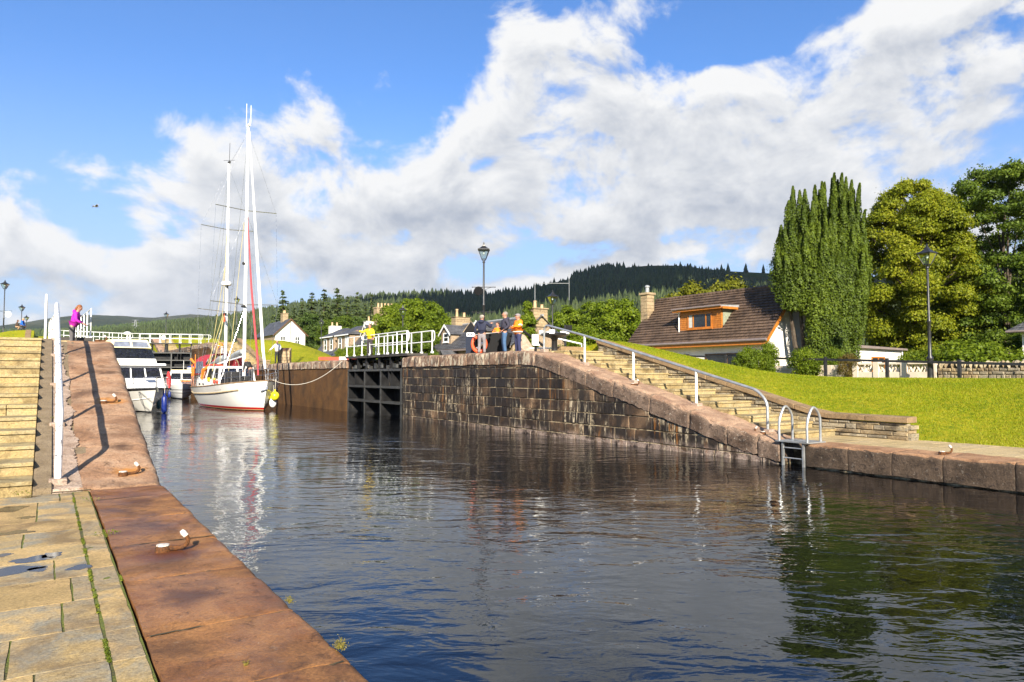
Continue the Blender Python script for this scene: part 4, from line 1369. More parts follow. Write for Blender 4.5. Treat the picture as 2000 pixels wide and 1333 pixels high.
# the fastigiate yew: dozens of upright plumes
def plume_tree(root, plumes, nper, size, seed):
    rng = np.random.default_rng(seed)
    P, N = [], []
    for (x, y, z0_, z1_, r, lx, ly) in plumes:
        H = z1_ - z0_
        n = int(nper * H * r)
        t = rng.random(n)
        t = np.where(rng.random(n) < 0.2, 1 - (1 - t) * 0.35, t)
        prof = r * np.minimum(1, (t + 0.10) * 5) ** 0.6 * (1 - t ** 2.4) ** 0.85 + 0.02
        th = rng.uniform(0, 2 * math.pi, n)
        lump = 1 + 0.24 * np.sin(th * 3 + t * H * 2.2 + x * 7) + 0.20 * np.sin(t * H * 4.3 + th * 2 + y * 5) + 0.10 * np.sin(t * H * 11 + th * 5)
        rr = prof * (0.78 + 0.28 * rng.random(n)) * lump
        P.append(np.stack([x + lx * t + np.cos(th) * rr, y + ly * t + np.sin(th) * rr, z0_ + H * t], 1))
        N.append(np.stack([np.cos(th), np.sin(th), 0.45 + 0 * t], 1))
    P, N = np.concatenate(P), np.concatenate(N)
    quads('crown', leaf_quads(P, N, size, rng, aspect=1.5, jitter=0.8), M['yew'], root)


yb = ground_at(1605, 36.3)
yew = thing('yew_tree', 'tall dark fastigiate yew with many upright plumes beside the bungalow', 'tree', yb)
right_v = Vector((math.cos(YAW), -math.sin(YAW), 0))
back_v = Vector((math.sin(YAW), math.cos(YAW), 0))
rng = np.random.default_rng(8)
pl = []
TOPS = [(1512, 500), (1524, 440), (1537, 392), (1549, 364), (1562, 372), (1574, 370), (1590, 362), (1601, 355), (1612, 356), (1623, 348), (1634, 338), (1645, 338), (1657, 346), (1668, 352), (1676, 358), (1686, 410), (1694, 450), (1700, 500)]
for i, (px, ty) in enumerate(TOPS):
    for row, (dd, dt, zb) in enumerate(((0.0, 0, 1.2), (-0.6, 60, 0.5), (-1.1, 135, 0.25), (0.6, 25, 1.0))):
        edge = abs(i - 8.5) / 8.5
        dd2 = dd * math.sqrt(max(0.1, 1 - edge ** 2)) + rng.uniform(-0.12, 0.12)
        px2 = px + rng.uniform(-5, 5)
        q = at(px2, ty + dt * rng.uniform(0.5, 1.5), 36.3 + dd2)
        top = q.z - yb.z
        c = at(px2 + (1605 - px2) * (0.42 if px > 1660 else 0.26 if px > 1640 else 0.10), 733, 36.3 + dd2) - Vector((yb.x, yb.y, 0))
        z0p = zb + (3.3 if px < 1580 else 0) + edge ** 2 * 0.9 + rng.uniform(0, 0.5)
        if top - z0p < 1.0: continue
        pl.append((c.x, c.y, z0p, top, rng.uniform(0.27, 0.47), (q.x - yb.x - c.x), (q.y - yb.y - c.y)))
plume_tree(yew, pl, 1700, 0.066, 4)
mb = MB()
for k in range(6):
    mb.tube([right_v * (k - 3) * 0.12, right_v * (k - 3) * 0.45 + Vector((0, 0, 2.5)), right_v * (k - 3) * 0.6 + Vector((0, 0, 6))], [0.16, 0.12, 0.05], 7)
mb.build('trunk', M['bark'], yew, smooth=True)

# garden shrubs by the bungalow and along the wall
GG = 'shrubs along the garden wall'
for i, (key, px, top, fw, wide, lab) in enumerate([
        ('bush', 1462, 682, 33.5, 0.75, 'clipped green shrub left of the white gable'),
        ('bush', 1500, 672, 33.8, 0.55, 'taller shrub against the white gable end'),
        
        ('bush', 1660, 694, 32.0, 0.7, 'reddish green shrub growing over the wall by the white shed'),
        ('bush', 1575, 684, 33.0, 1.0, 'dense green shrub at the foot of the yew'),
        ('bush', 1628, 684, 34.0, 0.5, 'green shrub at the right foot of the yew'),
        ('bush', 1870, 672, 34.5, 1.3, 'straggly scrub behind the rubble wall right of the lamp'),
        ('bush', 1925, 676, 35, 1.2, 'straggly scrub behind the rubble wall further right'),
        ('bush', 1785, 690, 36.5, 0.6, 'green shrub between shed and lamp post')]):
    o = tree_at(broad[key][0], broad[key][1], px, top, fw, lab, GG, i * 1.3, wide, cat='shrub')
    if 'reddish' in lab:
        for c in kids(o):
            if c.name.startswith('crown'):
                c.data = c.data.copy(); c.data.materials[0] = M['rust_leaf']
for k in broad: drop(broad[k][0])

# ---------------------------------------------------------------- grass blades on the near bank
rng = np.random.default_rng(12)
n = 230000
X = 18.03 + rng.random(n) ** 0.8 * 10.9
Y = rng.uniform(-2, 23.5, n)
keep = (np.arctan2(X * math.cos(YAW) - Y * math.sin(YAW), X * math.sin(YAW) + Y * math.cos(YAW)) < 0.66)
X, Y = X[keep], Y[keep]
Z = np.array([ground_z(x, y) + 0.035 * (mnoise.noise(Vector((x * 0.4, y * 0.4, 3))) if x > 18.5 else 0) for x, y in zip(X, Y)])
n = len(X)
th = rng.uniform(0, 6.283, n)
hgt = rng.uniform(0.015, 0.042, n) * (1 + 0.9 * (rng.random(n) < 0.03)) + 0.05 * (X < 18.25) * rng.random(n)
wd = rng.uniform(0.006, 0.013, n)
lean = rng.normal(0, 0.02, (n, 2))
B = np.stack([X, Y, Z - 0.01], 1)
A = np.stack([np.cos(th), np.sin(th), 0 * th], 1) * wd[:, None]
T = B + np.stack([lean[:, 0], lean[:, 1], hgt + 0.01], 1)
M['blade'] = leafmat('grass blades', [(0.13, 0.195, 0.004), (0.215, 0.27, 0.006), (0.30, 0.32, 0.008), (0.37, 0.335, 0.03)], 0.4)
tag(quads('grass', np.stack([B - A, B + A, T + A * 0.3, T - A * 0.3], 1), M['blade']), 'short bright grass on the bank', kind='stuff')

# ---------------------------------------------------------------- building materials
M['white_wall'] = plain('white render', (0.74, 0.71, 0.66), 0.9, var=0.06, scale=2.0, dirt=0.15, dirtcol=(0.45, 0.40, 0.33), bumps=0.3)
M['cream_wall'] = plain('cream render', (0.62, 0.53, 0.42), 0.9, var=0.08, scale=2.0, dirt=0.2, dirtcol=(0.35, 0.27, 0.2), bumps=0.3)
M['house_stone'] = stone('house stonework', [(0.20, 0.14, 0.09), (0.33, 0.25, 0.17), (0.26, 0.19, 0.13)], scale=3, grain=14, bmp=0.8, island=0.0)
M['chimney_stone'] = stone('chimney stone', [(0.25, 0.18, 0.105), (0.37, 0.28, 0.17), (0.31, 0.225, 0.13)], scale=3, grain=18, stain=(0.16, 0.12, 0.08), stain_amt=0.5, bmp=0.8, island=0.5)
M['timber'] = plain('orange stained timber', (0.40, 0.135, 0.018), 0.5, var=0.18, scale=5, bumps=0.2)
M['dark_timber'] = plain('dark stained timber', (0.10, 0.045, 0.018), 0.5, var=0.15)
M['white_paint'] = plain('white gloss paint', (0.80, 0.80, 0.78), 0.35, var=0.03, scale=3, dirt=0.03, dirtcol=(0.4, 0.36, 0.3))
M['gutter'] = plain('grey plastic gutter', (0.20, 0.16, 0.15), 0.4, var=0.1)
M['lead'] = plain('lead flashing', (0.28, 0.29, 0.30), 0.5, var=0.15)
M['pot'] = plain('clay chimney pot', (0.50, 0.34, 0.19), 0.8, var=0.15)
M['pane'] = plain('window pane', (0.018, 0.024, 0.03), 0.05, var=0.3, scale=1.5)
M['curtain'] = plain('net curtain', (0.45, 0.45, 0.42), 0.8)
M['cheek_tile'] = plain('green grey hung tile', (0.23, 0.25, 0.18), 0.8, var=0.2, scale=9)


def m_roof(base, light, tw, th, axis_u, rough=0.75):
    def f(gg, b, o):
        co = gg.n('ShaderNodeTexCoord').outputs['Object']
        s = gg.n('ShaderNodeSeparateXYZ', {0: co})
        u = gg.m('MULTIPLY', s.outputs[axis_u], 1.0 / tw)
        w = gg.m('MULTIPLY', s.outputs[2], 1.0 / th)
        row = gg.m('FLOOR', w)
        us = gg.m('ADD', u, gg.m('MULTIPLY', row, 0.5))
        cell = gg.n('ShaderNodeCombineXYZ', {0: gg.m('FLOOR', us), 1: row, 2: 0.0}).outputs[0]
        wn = gg.n('ShaderNodeTexWhiteNoise', {0: cell}).outputs[0]
        big = gg.noise(co, 0.9, 5.0, 0.6)
        t = gg.m('ADD', gg.m('MULTIPLY', wn, 0.45), gg.m('MULTIPLY', gg.mr(big, 0.3, 0.7), 0.55))
        c = gg.mix(t, base, light)
        fr = gg.m('FRACT', us)
        c = gg.mix(gg.mr(gg.m('ABSOLUTE', gg.m('SUBTRACT', fr, 0.5)), 0.42, 0.5, 0, 0.7), c, tuple(x * 0.35 for x in base))
        setin(gg, b, 'Base Color', c)
        b.inputs['Roughness'].default_value = rough
        wave = gg.m('SINE', gg.m('MULTIPLY', us, 2 * math.pi))
        setin(gg, b, 'Normal', bump(gg, gg.m('ADD', gg.m('MULTIPLY', wave, 0.5), gg.m('MULTIPLY', gg.noise(co, 12.0, 4.0), 0.3)), 0.7, 0.03))
    return f


M['brown_tile'] = mat('brown interlocking roof tile', m_roof((0.040, 0.024, 0.015), (0.145, 0.092, 0.060), 0.30, 0.2, 1))
M['slate'] = mat('grey roof slate', m_roof((0.045, 0.046, 0.052), (0.12, 0.12, 0.13), 0.35, 0.2, 1, 0.55))
M['slate_x'] = mat('grey roof slate sideways', m_roof((0.045, 0.046, 0.052), (0.12, 0.12, 0.13), 0.35, 0.2, 0, 0.55))


def slope(mb, A, B, C, D, rows, th=0.05):
    """tiled slope from the eave A-B up to the ridge D-C, each course lapping the one below"""
    A, B, C, D = (Vector(p) for p in (A, B, C, D))
    n = (B - A).cross(D - A).normalized()
    if n.z < 0: n = -n
    vs, fs = [], []
    for i in range(rows):
        t0, t1 = i / rows, (i + 1) / rows
        for t, off in ((t0, th), (t1, th * 0.35)):
            vs += [A.lerp(D, t) + n * off, B.lerp(C, t) + n * off]
    for i in range(rows):
        k = i * 4
        fs.append((k, k + 1, k + 3, k + 2))
        if i: fs.append((k - 2, k - 1, k + 1, k))
    m = len(vs)
    vs += [A, B, C, D]
    fs += [(m, m + 3, m + 2, m + 1), (0, m, m + 1, 1)]
    for side in (0, 1):
        pts = [i * 4 + j * 2 + side for i in range(rows) for j in (0, 1)]
        fs.append(tuple(pts) + ((m + 3, m) if side == 0 else (m + 2, m + 1)))
    mb.add(vs, fs)


def window(parent, x, y0, y1, z0, z1, frame, face=-1, bars=(0.5,), mid=True, pane='pane', fw_=0.07, along='y'):
    """a framed window in a wall facing across the canal (along y) or down it (along x)"""
    def B(mb, u0, u1, d0, d1, a, b):
        if along == 'y': mb.bx(min(x + face * d0, x + face * d1), max(x + face * d0, x + face * d1), u0, u1, a, b)
        else: mb.bx(u0, u1, min(x + face * d0, x + face * d1), max(x + face * d0, x + face * d1), a, b)
    f = MB()
    B(f, y0, y1, -0.02, 0.05, z0, z0 + fw_); B(f, y0, y1, -0.02, 0.05, z1 - fw_, z1)
    B(f, y0, y0 + fw_, -0.02, 0.047, z0 + fw_, z1 - fw_); B(f, y1 - fw_, y1, -0.02, 0.047, z0 + fw_, z1 - fw_)
    for k in bars:
        c = lerp(y0, y1, k)
        B(f, c - fw_ * 0.45, c + fw_ * 0.45, -0.02, 0.044, z0 + fw_, z1 - fw_)
    if mid:
        c = (z0 + z1) / 2
        B(f, y0 + fw_, y1 - fw_, -0.02, 0.040, c - fw_ * 0.35, c + fw_ * 0.35)
    w = f.build('window', frame, parent)
    p = MB(); B(p, y0 + fw_ * 0.5, y1 - fw_ * 0.5, -0.01, 0.012, z0 + fw_ * 0.5, z1 - fw_ * 0.5)
    p.build('pane', M[pane], w)
    s = MB(); B(s, y0 - 0.05, y1 + 0.05, -0.02, 0.10, z0 - 0.07, z0 - 0.004)
    s.build('sill', frame, w)
    return w


def chimney(parent, x, y, z0, z1, sx, sy, pots, m='chimney_stone', cap=0.08):
    mb = MB()
    zz = z0
    while zz < z1 - 0.2:
        mb.bx(x - sx / 2, x + sx / 2, y - sy / 2, y + sy / 2, zz + 0.006, zz + 0.22)
        zz += 0.225
    c = mb.build('chimney', M[m], parent, bevel=0.012)
    mb = MB().bx(x - sx / 2 - cap, x + sx / 2 + cap, y - sy / 2 - cap, y + sy / 2 + cap, zz + 0.004, z1)
    mb.build('chimney_cap', M[m], c, bevel=0.02)
    for (dx, dy, h) in pots:
        MB().lathe([(0.13, z1), (0.11, z1 + h * 0.85), (0.14, z1 + h * 0.9), (0.12, z1 + h)], (x + dx, y + dy, 0), 10).build('chimney_pot', M['pot'], c, smooth=True)
    return c


# ---------------------------------------------------------------- the brown roofed bungalow
t = thing('bungalow', 'white bungalow with brown tiled roof and orange timber dormer', 'house', (33.4, 27.7, 1.2))
def W_(o): o.matrix_parent_inverse = Matrix.Translation((-33.4, -27.7, -1.2)); return o
def adopt(o, loc):
    """keeps parts that were modelled in place where they stand"""
    for c in kids(o): c.matrix_parent_inverse = Matrix.Translation(-Vector(loc))
ya, yb_, xe, xr, ze, zr_ = 22.5, 33.0, 30.75, 33.5, 4.0, 7.02
mb = MB()
mb.bx(31.3, 36.0, ya + 0.35, yb_ - 0.3, 0.8, 4.25)
mb.prism([(31.3, 4.25), (36.0, 4.25), (33.5, zr_ - 0.12)], 1, ya + 0.35, yb_ - 0.3)
mb.build('wall', M['white_wall'], t)
mb = MB()
slope(mb, (xe, ya, ze), (xe, yb_, ze), (xr, yb_, zr_), (xr, ya, zr_), 18, 0.085)
slope(mb, (36.3, yb_, ze), (36.3, ya, ze), (xr, ya, zr_), (xr, yb_, zr_), 20, 0.06)
mb.tube([(xr, ya - 0.02, zr_ + 0.05), (xr, yb_ + 0.02, zr_ + 0.05)], 0.11, 8)
rf = mb.build('roof', M['brown_tile'], t)
g1 = MB(); g1.tube([(xe - 0.06, ya - 0.02, ze - 0.02), (xe - 0.06, yb_, ze - 0.02)], 0.075, 8); g1.build('gutter', M['gutter'], rf, smooth=True)
g1 = MB(); g1.bx(xe + 0.0, xe + 0.03, ya + 0.02, yb_, ze - 0.26, ze - 0.04); g1.bx(xe + 0.03, 31.298, ya + 0.36, yb_ - 0.31, ze - 0.25, ze - 0.21); g1.build('fascia', M['timber'], rf)
g1 = MB()
for s_, x_ in ((1, xe), (-1, 36.3)):
    g1.prism([(x_, ze - 0.22), (x_, ze + 0.0), (xr, zr_ - 0.0), (xr, zr_ - 0.24)], 1, ya - 0.05, ya - 0.005)
g1.build('bargeboard', M['timber'], rf)
cm = chimney(t, 32.55, 32.85, 1.5, 7.5, 0.62, 0.62, [], cap=0.08)
MB().lathe([(0.13, 7.55), (0.12, 7.85), (0.17, 7.88), (0.17, 7.95), (0.06, 8.02)], (32.55, 32.85, 0), 10).build('chimney_pot', M['lead'], cm, smooth=True)
# dormer
dmo = MB().bx(31.40, 32.6, 25.9, 28.95, 4.55, 5.92)
dm = dmo.build('dormer', M['timber'], t)
for k in range(9):
    pass
mb = MB()
for k in range(11):
    mb.bx(31.372, 31.40, 25.9, 28.95, 4.62 + 0.118 * k, 4.62 + 0.118 * k + 0.104)
mb.build('boarding', M['timber'], dm)
MB().bx(31.5, 32.62, 25.86, 25.897, 4.6, 5.9).build('dormer_cheek', M['cheek_tile'], dm)
mb = MB()
mb.prism([(31.05, 5.93), (32.75, 5.99), (32.75, 6.12), (31.05, 6.05)], 1, 25.6, 29.25)
mb.build('dormer_roof', M['lead'], dm)
MB().bx(31.02, 31.046, 25.6, 29.25, 5.86, 6.0).build('dormer_fascia', M['timber'], dm)
MB().bx(31.1, 32.4, 25.55, 25.597, 5.84, 5.97).build('dormer_fascia', M['timber'], dm)
MB().tube([(30.98, 25.6, 6.02), (30.98, 29.25, 6.02)], 0.055, 8).build('gutter', M['gutter'], dm, smooth=True)
MB().tube([(30.98, 29.2, 6.0), (31.33, 29.0, 5.8), (31.33, 29.0, 4.7)], 0.04, 8).build('downpipe', M['white_paint'], dm, smooth=True)
w = window(dm, 31.372, 26.55, 28.35, 4.84, 5.72, M['timber'], bars=(0.24, 0.76), mid=False)
MB().bx(31.352, 31.3585, 28.0, 28.26, 4.92, 5.64).build('curtain', M['curtain'], w)
window(t, 31.3, 24.2, 27.0, 1.95, 3.35, M['dark_timber'], bars=(0.45,), mid=False)
window(t, 31.3, 28.2, 29.6, 2.3, 3.35, M['dark_timber'], bars=(), mid=False)
adopt(t, t.location)

t = thing('shed', 'white flat roofed shed with orange framed window beyond the fence', 'shed', (37.0, 22.0, 1.2))
mb = MB().bx(34.6, 39.4, 20.2, 24.0, 0.8, 3.55); mb.build('wall', M['white_wall'], t)
mb = MB().prism([(34.4, 3.56), (39.7, 3.50), (39.7, 3.60), (34.4, 3.70)], 1, 19.95, 24.2); mb.build('roof', M['gutter'], t)
MB().tube([(39.45, 20.14, 3.5), (39.45, 20.14, 1.0)], 0.04, 8).build('downpipe', M['white_paint'], t)
window(t, 20.2, 36.4, 37.7, 2.0, 3.12, M['timber'], along='x', mid=False)
adopt(t, t.location)

t = thing('white_cottage', 'white walled building with grey roof at the right edge', 'house', (44, 12, 1.2))
MB().bx(41.9, 47.5, 8.0, 15.3, 0.8, 4.45).build('wall', M['white_wall'], t)
mb = MB()
slope(mb, (41.35, 7.5, 4.4), (41.35, 15.8, 4.4), (44.7, 13.5, 6.4), (44.7, 10.0, 6.4), 14)
slope(mb, (48.0, 15.8, 4.4), (41.35, 15.8, 4.4), (44.7, 13.5, 6.4), (44.75, 13.5, 6.4), 14)
slope(mb, (41.35, 7.5, 4.4), (48.0, 7.5, 4.4), (44.75, 10.0, 6.4), (44.7, 10.0, 6.4), 14)
mb.build('roof', M['slate'], t)
MB().tube([(41.3, 7.5, 4.38), (41.3, 15.8, 4.38)], 0.06, 8).build('gutter', M['gutter'], t)
MB().tube([(41.82, 14.9, 4.3), (41.82, 14.9, 1)], 0.045, 8).build('downpipe', M['gutter'], t)
adopt(t, t.location)


# ---------------------------------------------------------------- village houses
def gable_dormer(t, x, yc, w, z0, zw, za, depth, winm=None, wall='house_stone', roof='slate_x'):
    """a gabled dormer looking across the canal"""
    d_ = MB()
    d_.bx(x, x + depth, yc - w / 2, yc + w / 2, z0, zw)
    d_.prism([(yc - w / 2, zw), (yc + w / 2, zw), (yc, za)], 0, x, x + depth)
    o = d_.build('dormer', M[wall], t)
    r = MB()
    for s in (-1, 1):
        slope(r, (x - 0.18, yc + s * (w / 2 + 0.18), zw - 0.12), (x + depth + 0.3, yc + s * (w / 2 + 0.18), zw - 0.12), (x + depth + 0.3, yc, za + 0.06), (x - 0.18, yc, za + 0.06), 6, 0.04)
    r.build('dormer_roof', M[roof], o)
    v = MB()
    for s in (-1, 1):
        v.prism([(yc + s * (w / 2 + 0.2), zw - 0.24), (yc + s * (w / 2 + 0.2), zw - 0.08), (yc, za + 0.1), (yc, za - 0.08)], 0, x - 0.24, x - 0.19)
    v.build('bargeboard', M['white_paint'], o)
    window(o, x, yc - w * 0.28, yc + w * 0.28, z0 + 0.25, zw + 0.05, winm or M['white_paint'], bars=(), fw_=0.09)
    return o


t = thing('slate_house', 'grey slate roofed house with dormer and stone chimneys beyond the lock', 'house', (30.5, 49, 1.2))
MB().bx(28.6, 33.6, 42.8, 55.3, 0.8, 4.5).prism([(28.6, 4.5), (33.6, 4.5), (31.1, 6.5)], 1, 42.8, 55.3).build('wall', M['house_stone'], t)
mb = MB()
slope(mb, (28.25, 42.5, 4.3), (28.25, 55.6, 4.3), (31.1, 55.6, 6.62), (31.1, 42.5, 6.62), 16)
slope(mb, (33.95, 55.6, 4.3), (33.95, 42.5, 4.3), (31.1, 42.5, 6.62), (31.1, 55.6, 6.62), 16)
rf = mb.build('roof', M['slate'], t)
MB().tube([(31.1, 42.4, 6.68), (31.1, 55.7, 6.68)], 0.09, 8).build('ridge', M['lead'], rf)
MB().bx(28.15, 28.24, 42.5, 55.6, 4.14, 4.3).build('gutter', M['gutter'], rf)
chimney(t, 31.1, 55.0, 5.8, 7.35, 1.5, 0.8, [(-0.4, 0, 0.75), (0.35, 0, 0.45)])
c2 = chimney(t, 31.1, 43.1, 5.8, 7.25, 1.3, 0.8, [(-0.25, 0, 0.55), (0.4, 0, 0.3)])
mb = MB()
mb.tube([(30.85, 43.1, 7.7), (30.85, 43.1, 9.2)], 0.022, 6); mb.tube([(30.85, 43.1, 9.15), (33.3, 42.0, 9.2)], 0.02, 6); mb.tube([(33.3, 42.0, 7.9), (33.3, 42.0, 10.2)], 0.018, 6)
mb.build('aerial', M['lead'], c2)
gable_dormer(t, 28.85, 53.6, 1.7, 4.75, 5.75, 6.45, 1.9)
gable_dormer(t, 28.85, 48.2, 1.7, 4.75, 5.75, 6.45, 1.9)
MB().bx(27.4, 28.6, 50.4, 52.0, 1.0, 3.2).prism([(50.2, 3.2), (52.2, 3.2), (51.2, 4.1)], 0, 27.3, 28.6).build('porch', M['cream_wall'], t)
mb = MB()
for s in (-1, 1):
    slope(mb, (27.0, 51.2 + s * 1.15, 3.12), (28.58, 51.2 + s * 1.15, 3.12), (28.58, 51.2, 4.2), (27.0, 51.2, 4.2), 6, 0.04)
mb.build('porch_roof', M['slate_x'], t)
adopt(t, t.location)

t = thing('dormered_terrace', 'grey roofed terrace with paired white dormer windows beyond the gate', 'house', (33, 90, 2.2))
MB().bx(31.4, 37.0, 83.4, 97.5, 1.0, 4.75).prism([(31.4, 4.75), (37.0, 4.75), (34.3, 8.1)], 1, 83.4, 97.5).build('wall', M['white_wall'], t)
mb = MB()
slope(mb, (31.0, 83.2, 4.6), (31.0, 97.8, 4.6), (34.3, 97.8, 8.3), (34.3, 83.2, 8.3), 14)
slope(mb, (37.5, 97.8, 4.6), (37.5, 83.2, 4.6), (34.3, 83.2, 8.3), (34.3, 97.8, 8.3), 14)
mb.build('roof', M['slate'], t)
for (y0, y1) in ((84.6, 89.2), (90.4, 95.0)):
    o = MB().bx(31.75, 34.0, y0, y1, 5.0, 7.35).build('dormer', M['house_stone'], t)
    r = MB()
    slope(r, (31.45, y0 - 0.25, 7.3), (31.45, y1 + 0.25, 7.3), (34.0, y1 - 0.9, 8.55), (34.0, y0 + 0.9, 8.55), 6, 0.04)
    slope(r, (34.2, y0 - 0.25, 7.3), (31.45, y0 - 0.25, 7.3), (34.0, y0 + 0.9, 8.55), (34.2, y0 + 0.95, 8.55), 6, 0.04)
    r.build('dormer_roof', M['slate'], o)
    MB().bx(31.4, 31.45, y0 - 0.25, y1 + 0.25, 7.2, 7.34).build('fascia', M['white_paint'], o)
    for k in (0.22, 0.74):
        c = lerp(y0, y1, k)
        window(o, 31.75, c - 0.55, c + 0.55, 5.45, 7.05, M['white_paint'], bars=(), fw_=0.13)
chimney(t, 34.3, 97.3, 7.4, 9.2, 1.6, 0.9, [(-0.4, 0, 0.5), (0.3, 0, 0.5)], 'white_wall')
chimney(t, 34.3, 83.9, 7.4, 9.0, 1.6, 0.9, [(-0.3, 0, 0.6), (0.3, 0, 0.4)], 'white_wall')
window(t, 31.4, 92.0, 93.6, 2.6, 4.0, M['white_paint'])
adopt(t, t.location)

t = thing('gabled_house', 'steep roofed stone house with many potted chimney behind the yellow jacket', 'house', (34, 77, 2))
MB().bx(32.2, 38.2, 70.6, 82.4, 1.0, 6.0).prism([(32.2, 6.0), (38.2, 6.0), (35.2, 8.7)], 1, 70.6, 82.4).build('wall', M['house_stone'], t)
mb = MB()
slope(mb, (31.8, 70.3, 5.8), (31.8, 82.7, 5.8), (35.2, 82.7, 8.9), (35.2, 70.3, 8.9), 14)
slope(mb, (38.6, 82.7, 5.8), (38.6, 70.3, 5.8), (35.2, 70.3, 8.9), (35.2, 82.7, 8.9), 14)
rf = mb.build('roof', M['slate'], t)
MB().tube([(35.2, 70.2, 8.97), (35.2, 82.8, 8.97)], 0.10, 8).build('ridge', M['lead'], rf)
chimney(t, 35.2, 81.6, 8.2, 10.6, 2.6, 1.1, [(-0.9, 0, 0.55), (-0.45, 0, 0.55), (0.0, 0, 0.55), (0.45, 0, 0.55), (0.9, 0, 0.55)])
gable_dormer(t, 32.1, 80.2, 2.2, 5.6, 7.0, 8.2, 2.2, wall='cream_wall')
gable_dormer(t, 32.1, 74.6, 2.4, 5.6, 7.2, 8.5, 2.4, wall='cream_wall')
window(t, 32.2, 78.9, 80.4, 3.0, 4.6, M['white_paint'])
adopt(t, t.location)

wx, wy = 34.2, 119.0
t = thing('white_house', 'white gabled house with dark slate roof above the green bank', 'house', (wx, wy + 6, 5))
mb = MB().bx(wx - 2.5, wx + 2.5, wy, wy + 13, 3.5, 9.1).prism([(wx - 2.5, 9.1), (wx + 2.5, 9.1), (wx, 11.5)], 1, wy, wy + 13)
mb.build('gable_wall', M['white_wall'], t)
MB().bx(wx - 2.56, wx - 2.505, wy + 0.5, wy + 13, 3.5, 8.9).build('side_wall', M['house_stone'], t)
mb = MB()
for s in (-1, 1):
    slope(mb, (wx + s * 2.9, wy - 0.3, 8.85), (wx + s * 2.9, wy + 13.2, 8.85), (wx, wy + 13.2, 11.7), (wx, wy - 0.3, 11.7), 12)
rf = mb.build('roof', M['slate'], t)
mb = MB()
for s in (-1, 1):
    mb.prism([(wx + s * 2.95, 8.65), (wx + s * 2.95, 8.87), (wx, 11.74), (wx, 11.48)], 1, wy - 0.38, wy - 0.31)
mb.build('bargeboard', M['dark_timber'], rf)
chimney(t, wx, wy + 3.8, 11.0, 12.9, 0.9, 1.5, [(0, -0.35, 0.5), (0, 0.35, 0.5)])
MB().tube([(wx - 0.05, wy - 0.06, 11.2), (wx - 0.05, wy - 0.06, 5)], 0.06, 6).build('downpipe', M['gutter'], t)
for k in (-1.25, 1.15):
    window(t, wy, wx + k - 0.42, wx + k + 0.42, 7.3, 8.7, M['white_paint'], along='x', fw_=0.09)
adopt(t, t.location)

# garden walls by the bungalow
GW = 30.5
t = thing('garden_wall', 'rubble garden wall topped with upright stones beyond the right fence', 'wall', (GW, 10, 1.8))
mb = MB()
courses(mb, GW, 1, 3.0, 14.15, 1.4, 2.42, [(0, 1, 2.42)], (0.10, 0.20), 0.14, 0.42, random.Random(61), gap=0.006, cham=0.03, proud=0.06)
mb.build('rubble_face', M['dry_stone'], t)
MB().bx(GW + 0.05, GW + 0.45, 3.0, 14.15, 1.2, 2.41).build('core', M['dry_stone'], t)
rr = random.Random(62)
mb = MB()
y = 3.0
while y < 14.1:
    w_ = rr.uniform(0.09, 0.19)
    h_ = rr.uniform(0.22, 0.34)
    Mx = Matrix.Rotation(rr.uniform(-0.35, 0.25), 3, 'X') @ Matrix.Rotation(rr.uniform(-0.2, 0.2), 3, 'Z')
    mb.ell((GW + 0.20, y + w_ / 2, 2.40 + h_ * 0.42), (rr.uniform(0.22, 0.30), w_ * 0.56, h_ * 0.62), 8, 6, M=Mx)
    y += w_ * 1.02
mb.build('cope_stone', M['dry_stone'], t, smooth=True, angle=50)
adopt(t, t.location)
t = thing('block_wall', 'pale concrete block garden wall with pierced top course before the shed', 'wall', (GW, 16, 1.8))
mb = MB(); mb.bx(GW, GW + 0.25, 14.2, 17.8, 1.2, 2.28); mb.bx(GW - 0.03, GW + 0.28, 14.2, 17.8, 2.60, 2.68)
for y in (14.2, 15.4, 16.6, 17.55): mb.bx(GW - 0.04, GW + 0.29, y, y + 0.25, 1.2, 2.72)
mb.build('block_face', M['cream_wall'], t, bevel=0.01)
mb = MB()
for i in range(11):
    y = 14.3 + i * 0.305
    mb.tube([(GW + 0.12, y, 2.29), (GW + 0.12, y + 0.15, 2.59)], 0.05, 6); mb.tube([(GW + 0.12, y + 0.30, 2.29), (GW + 0.12, y + 0.15, 2.59)], 0.045, 6)
    mb.tube([(GW + 0.12, y + 0.15, 2.29), (GW + 0.12, y + 0.0, 2.59)], 0.04, 6)
mb.build('pierced_block', M['cream_wall'], t)
adopt(t, t.location)
t = thing('boundary_wall', 'old rendered boundary wall between fence and tall yew', 'wall', (GW, 22, 1.8))
mb = MB()
courses(mb, GW, 1, 18.2, 30, 1.2, 2.55, [(0, 1, 2.6)], (0.25, 0.4), 0.5, 1.1, random.Random(66), gap=0.004, cham=0.015, proud=0.05)
mb.bx(GW + 0.04, GW + 0.3, 18.2, 30, 1.0, 2.5); mb.bx(GW - 0.06, GW + 0.36, 18.0, 18.4, 1.0, 2.66)
mb.build('wall_face', M['cream_wall'], t)
adopt(t, t.location)

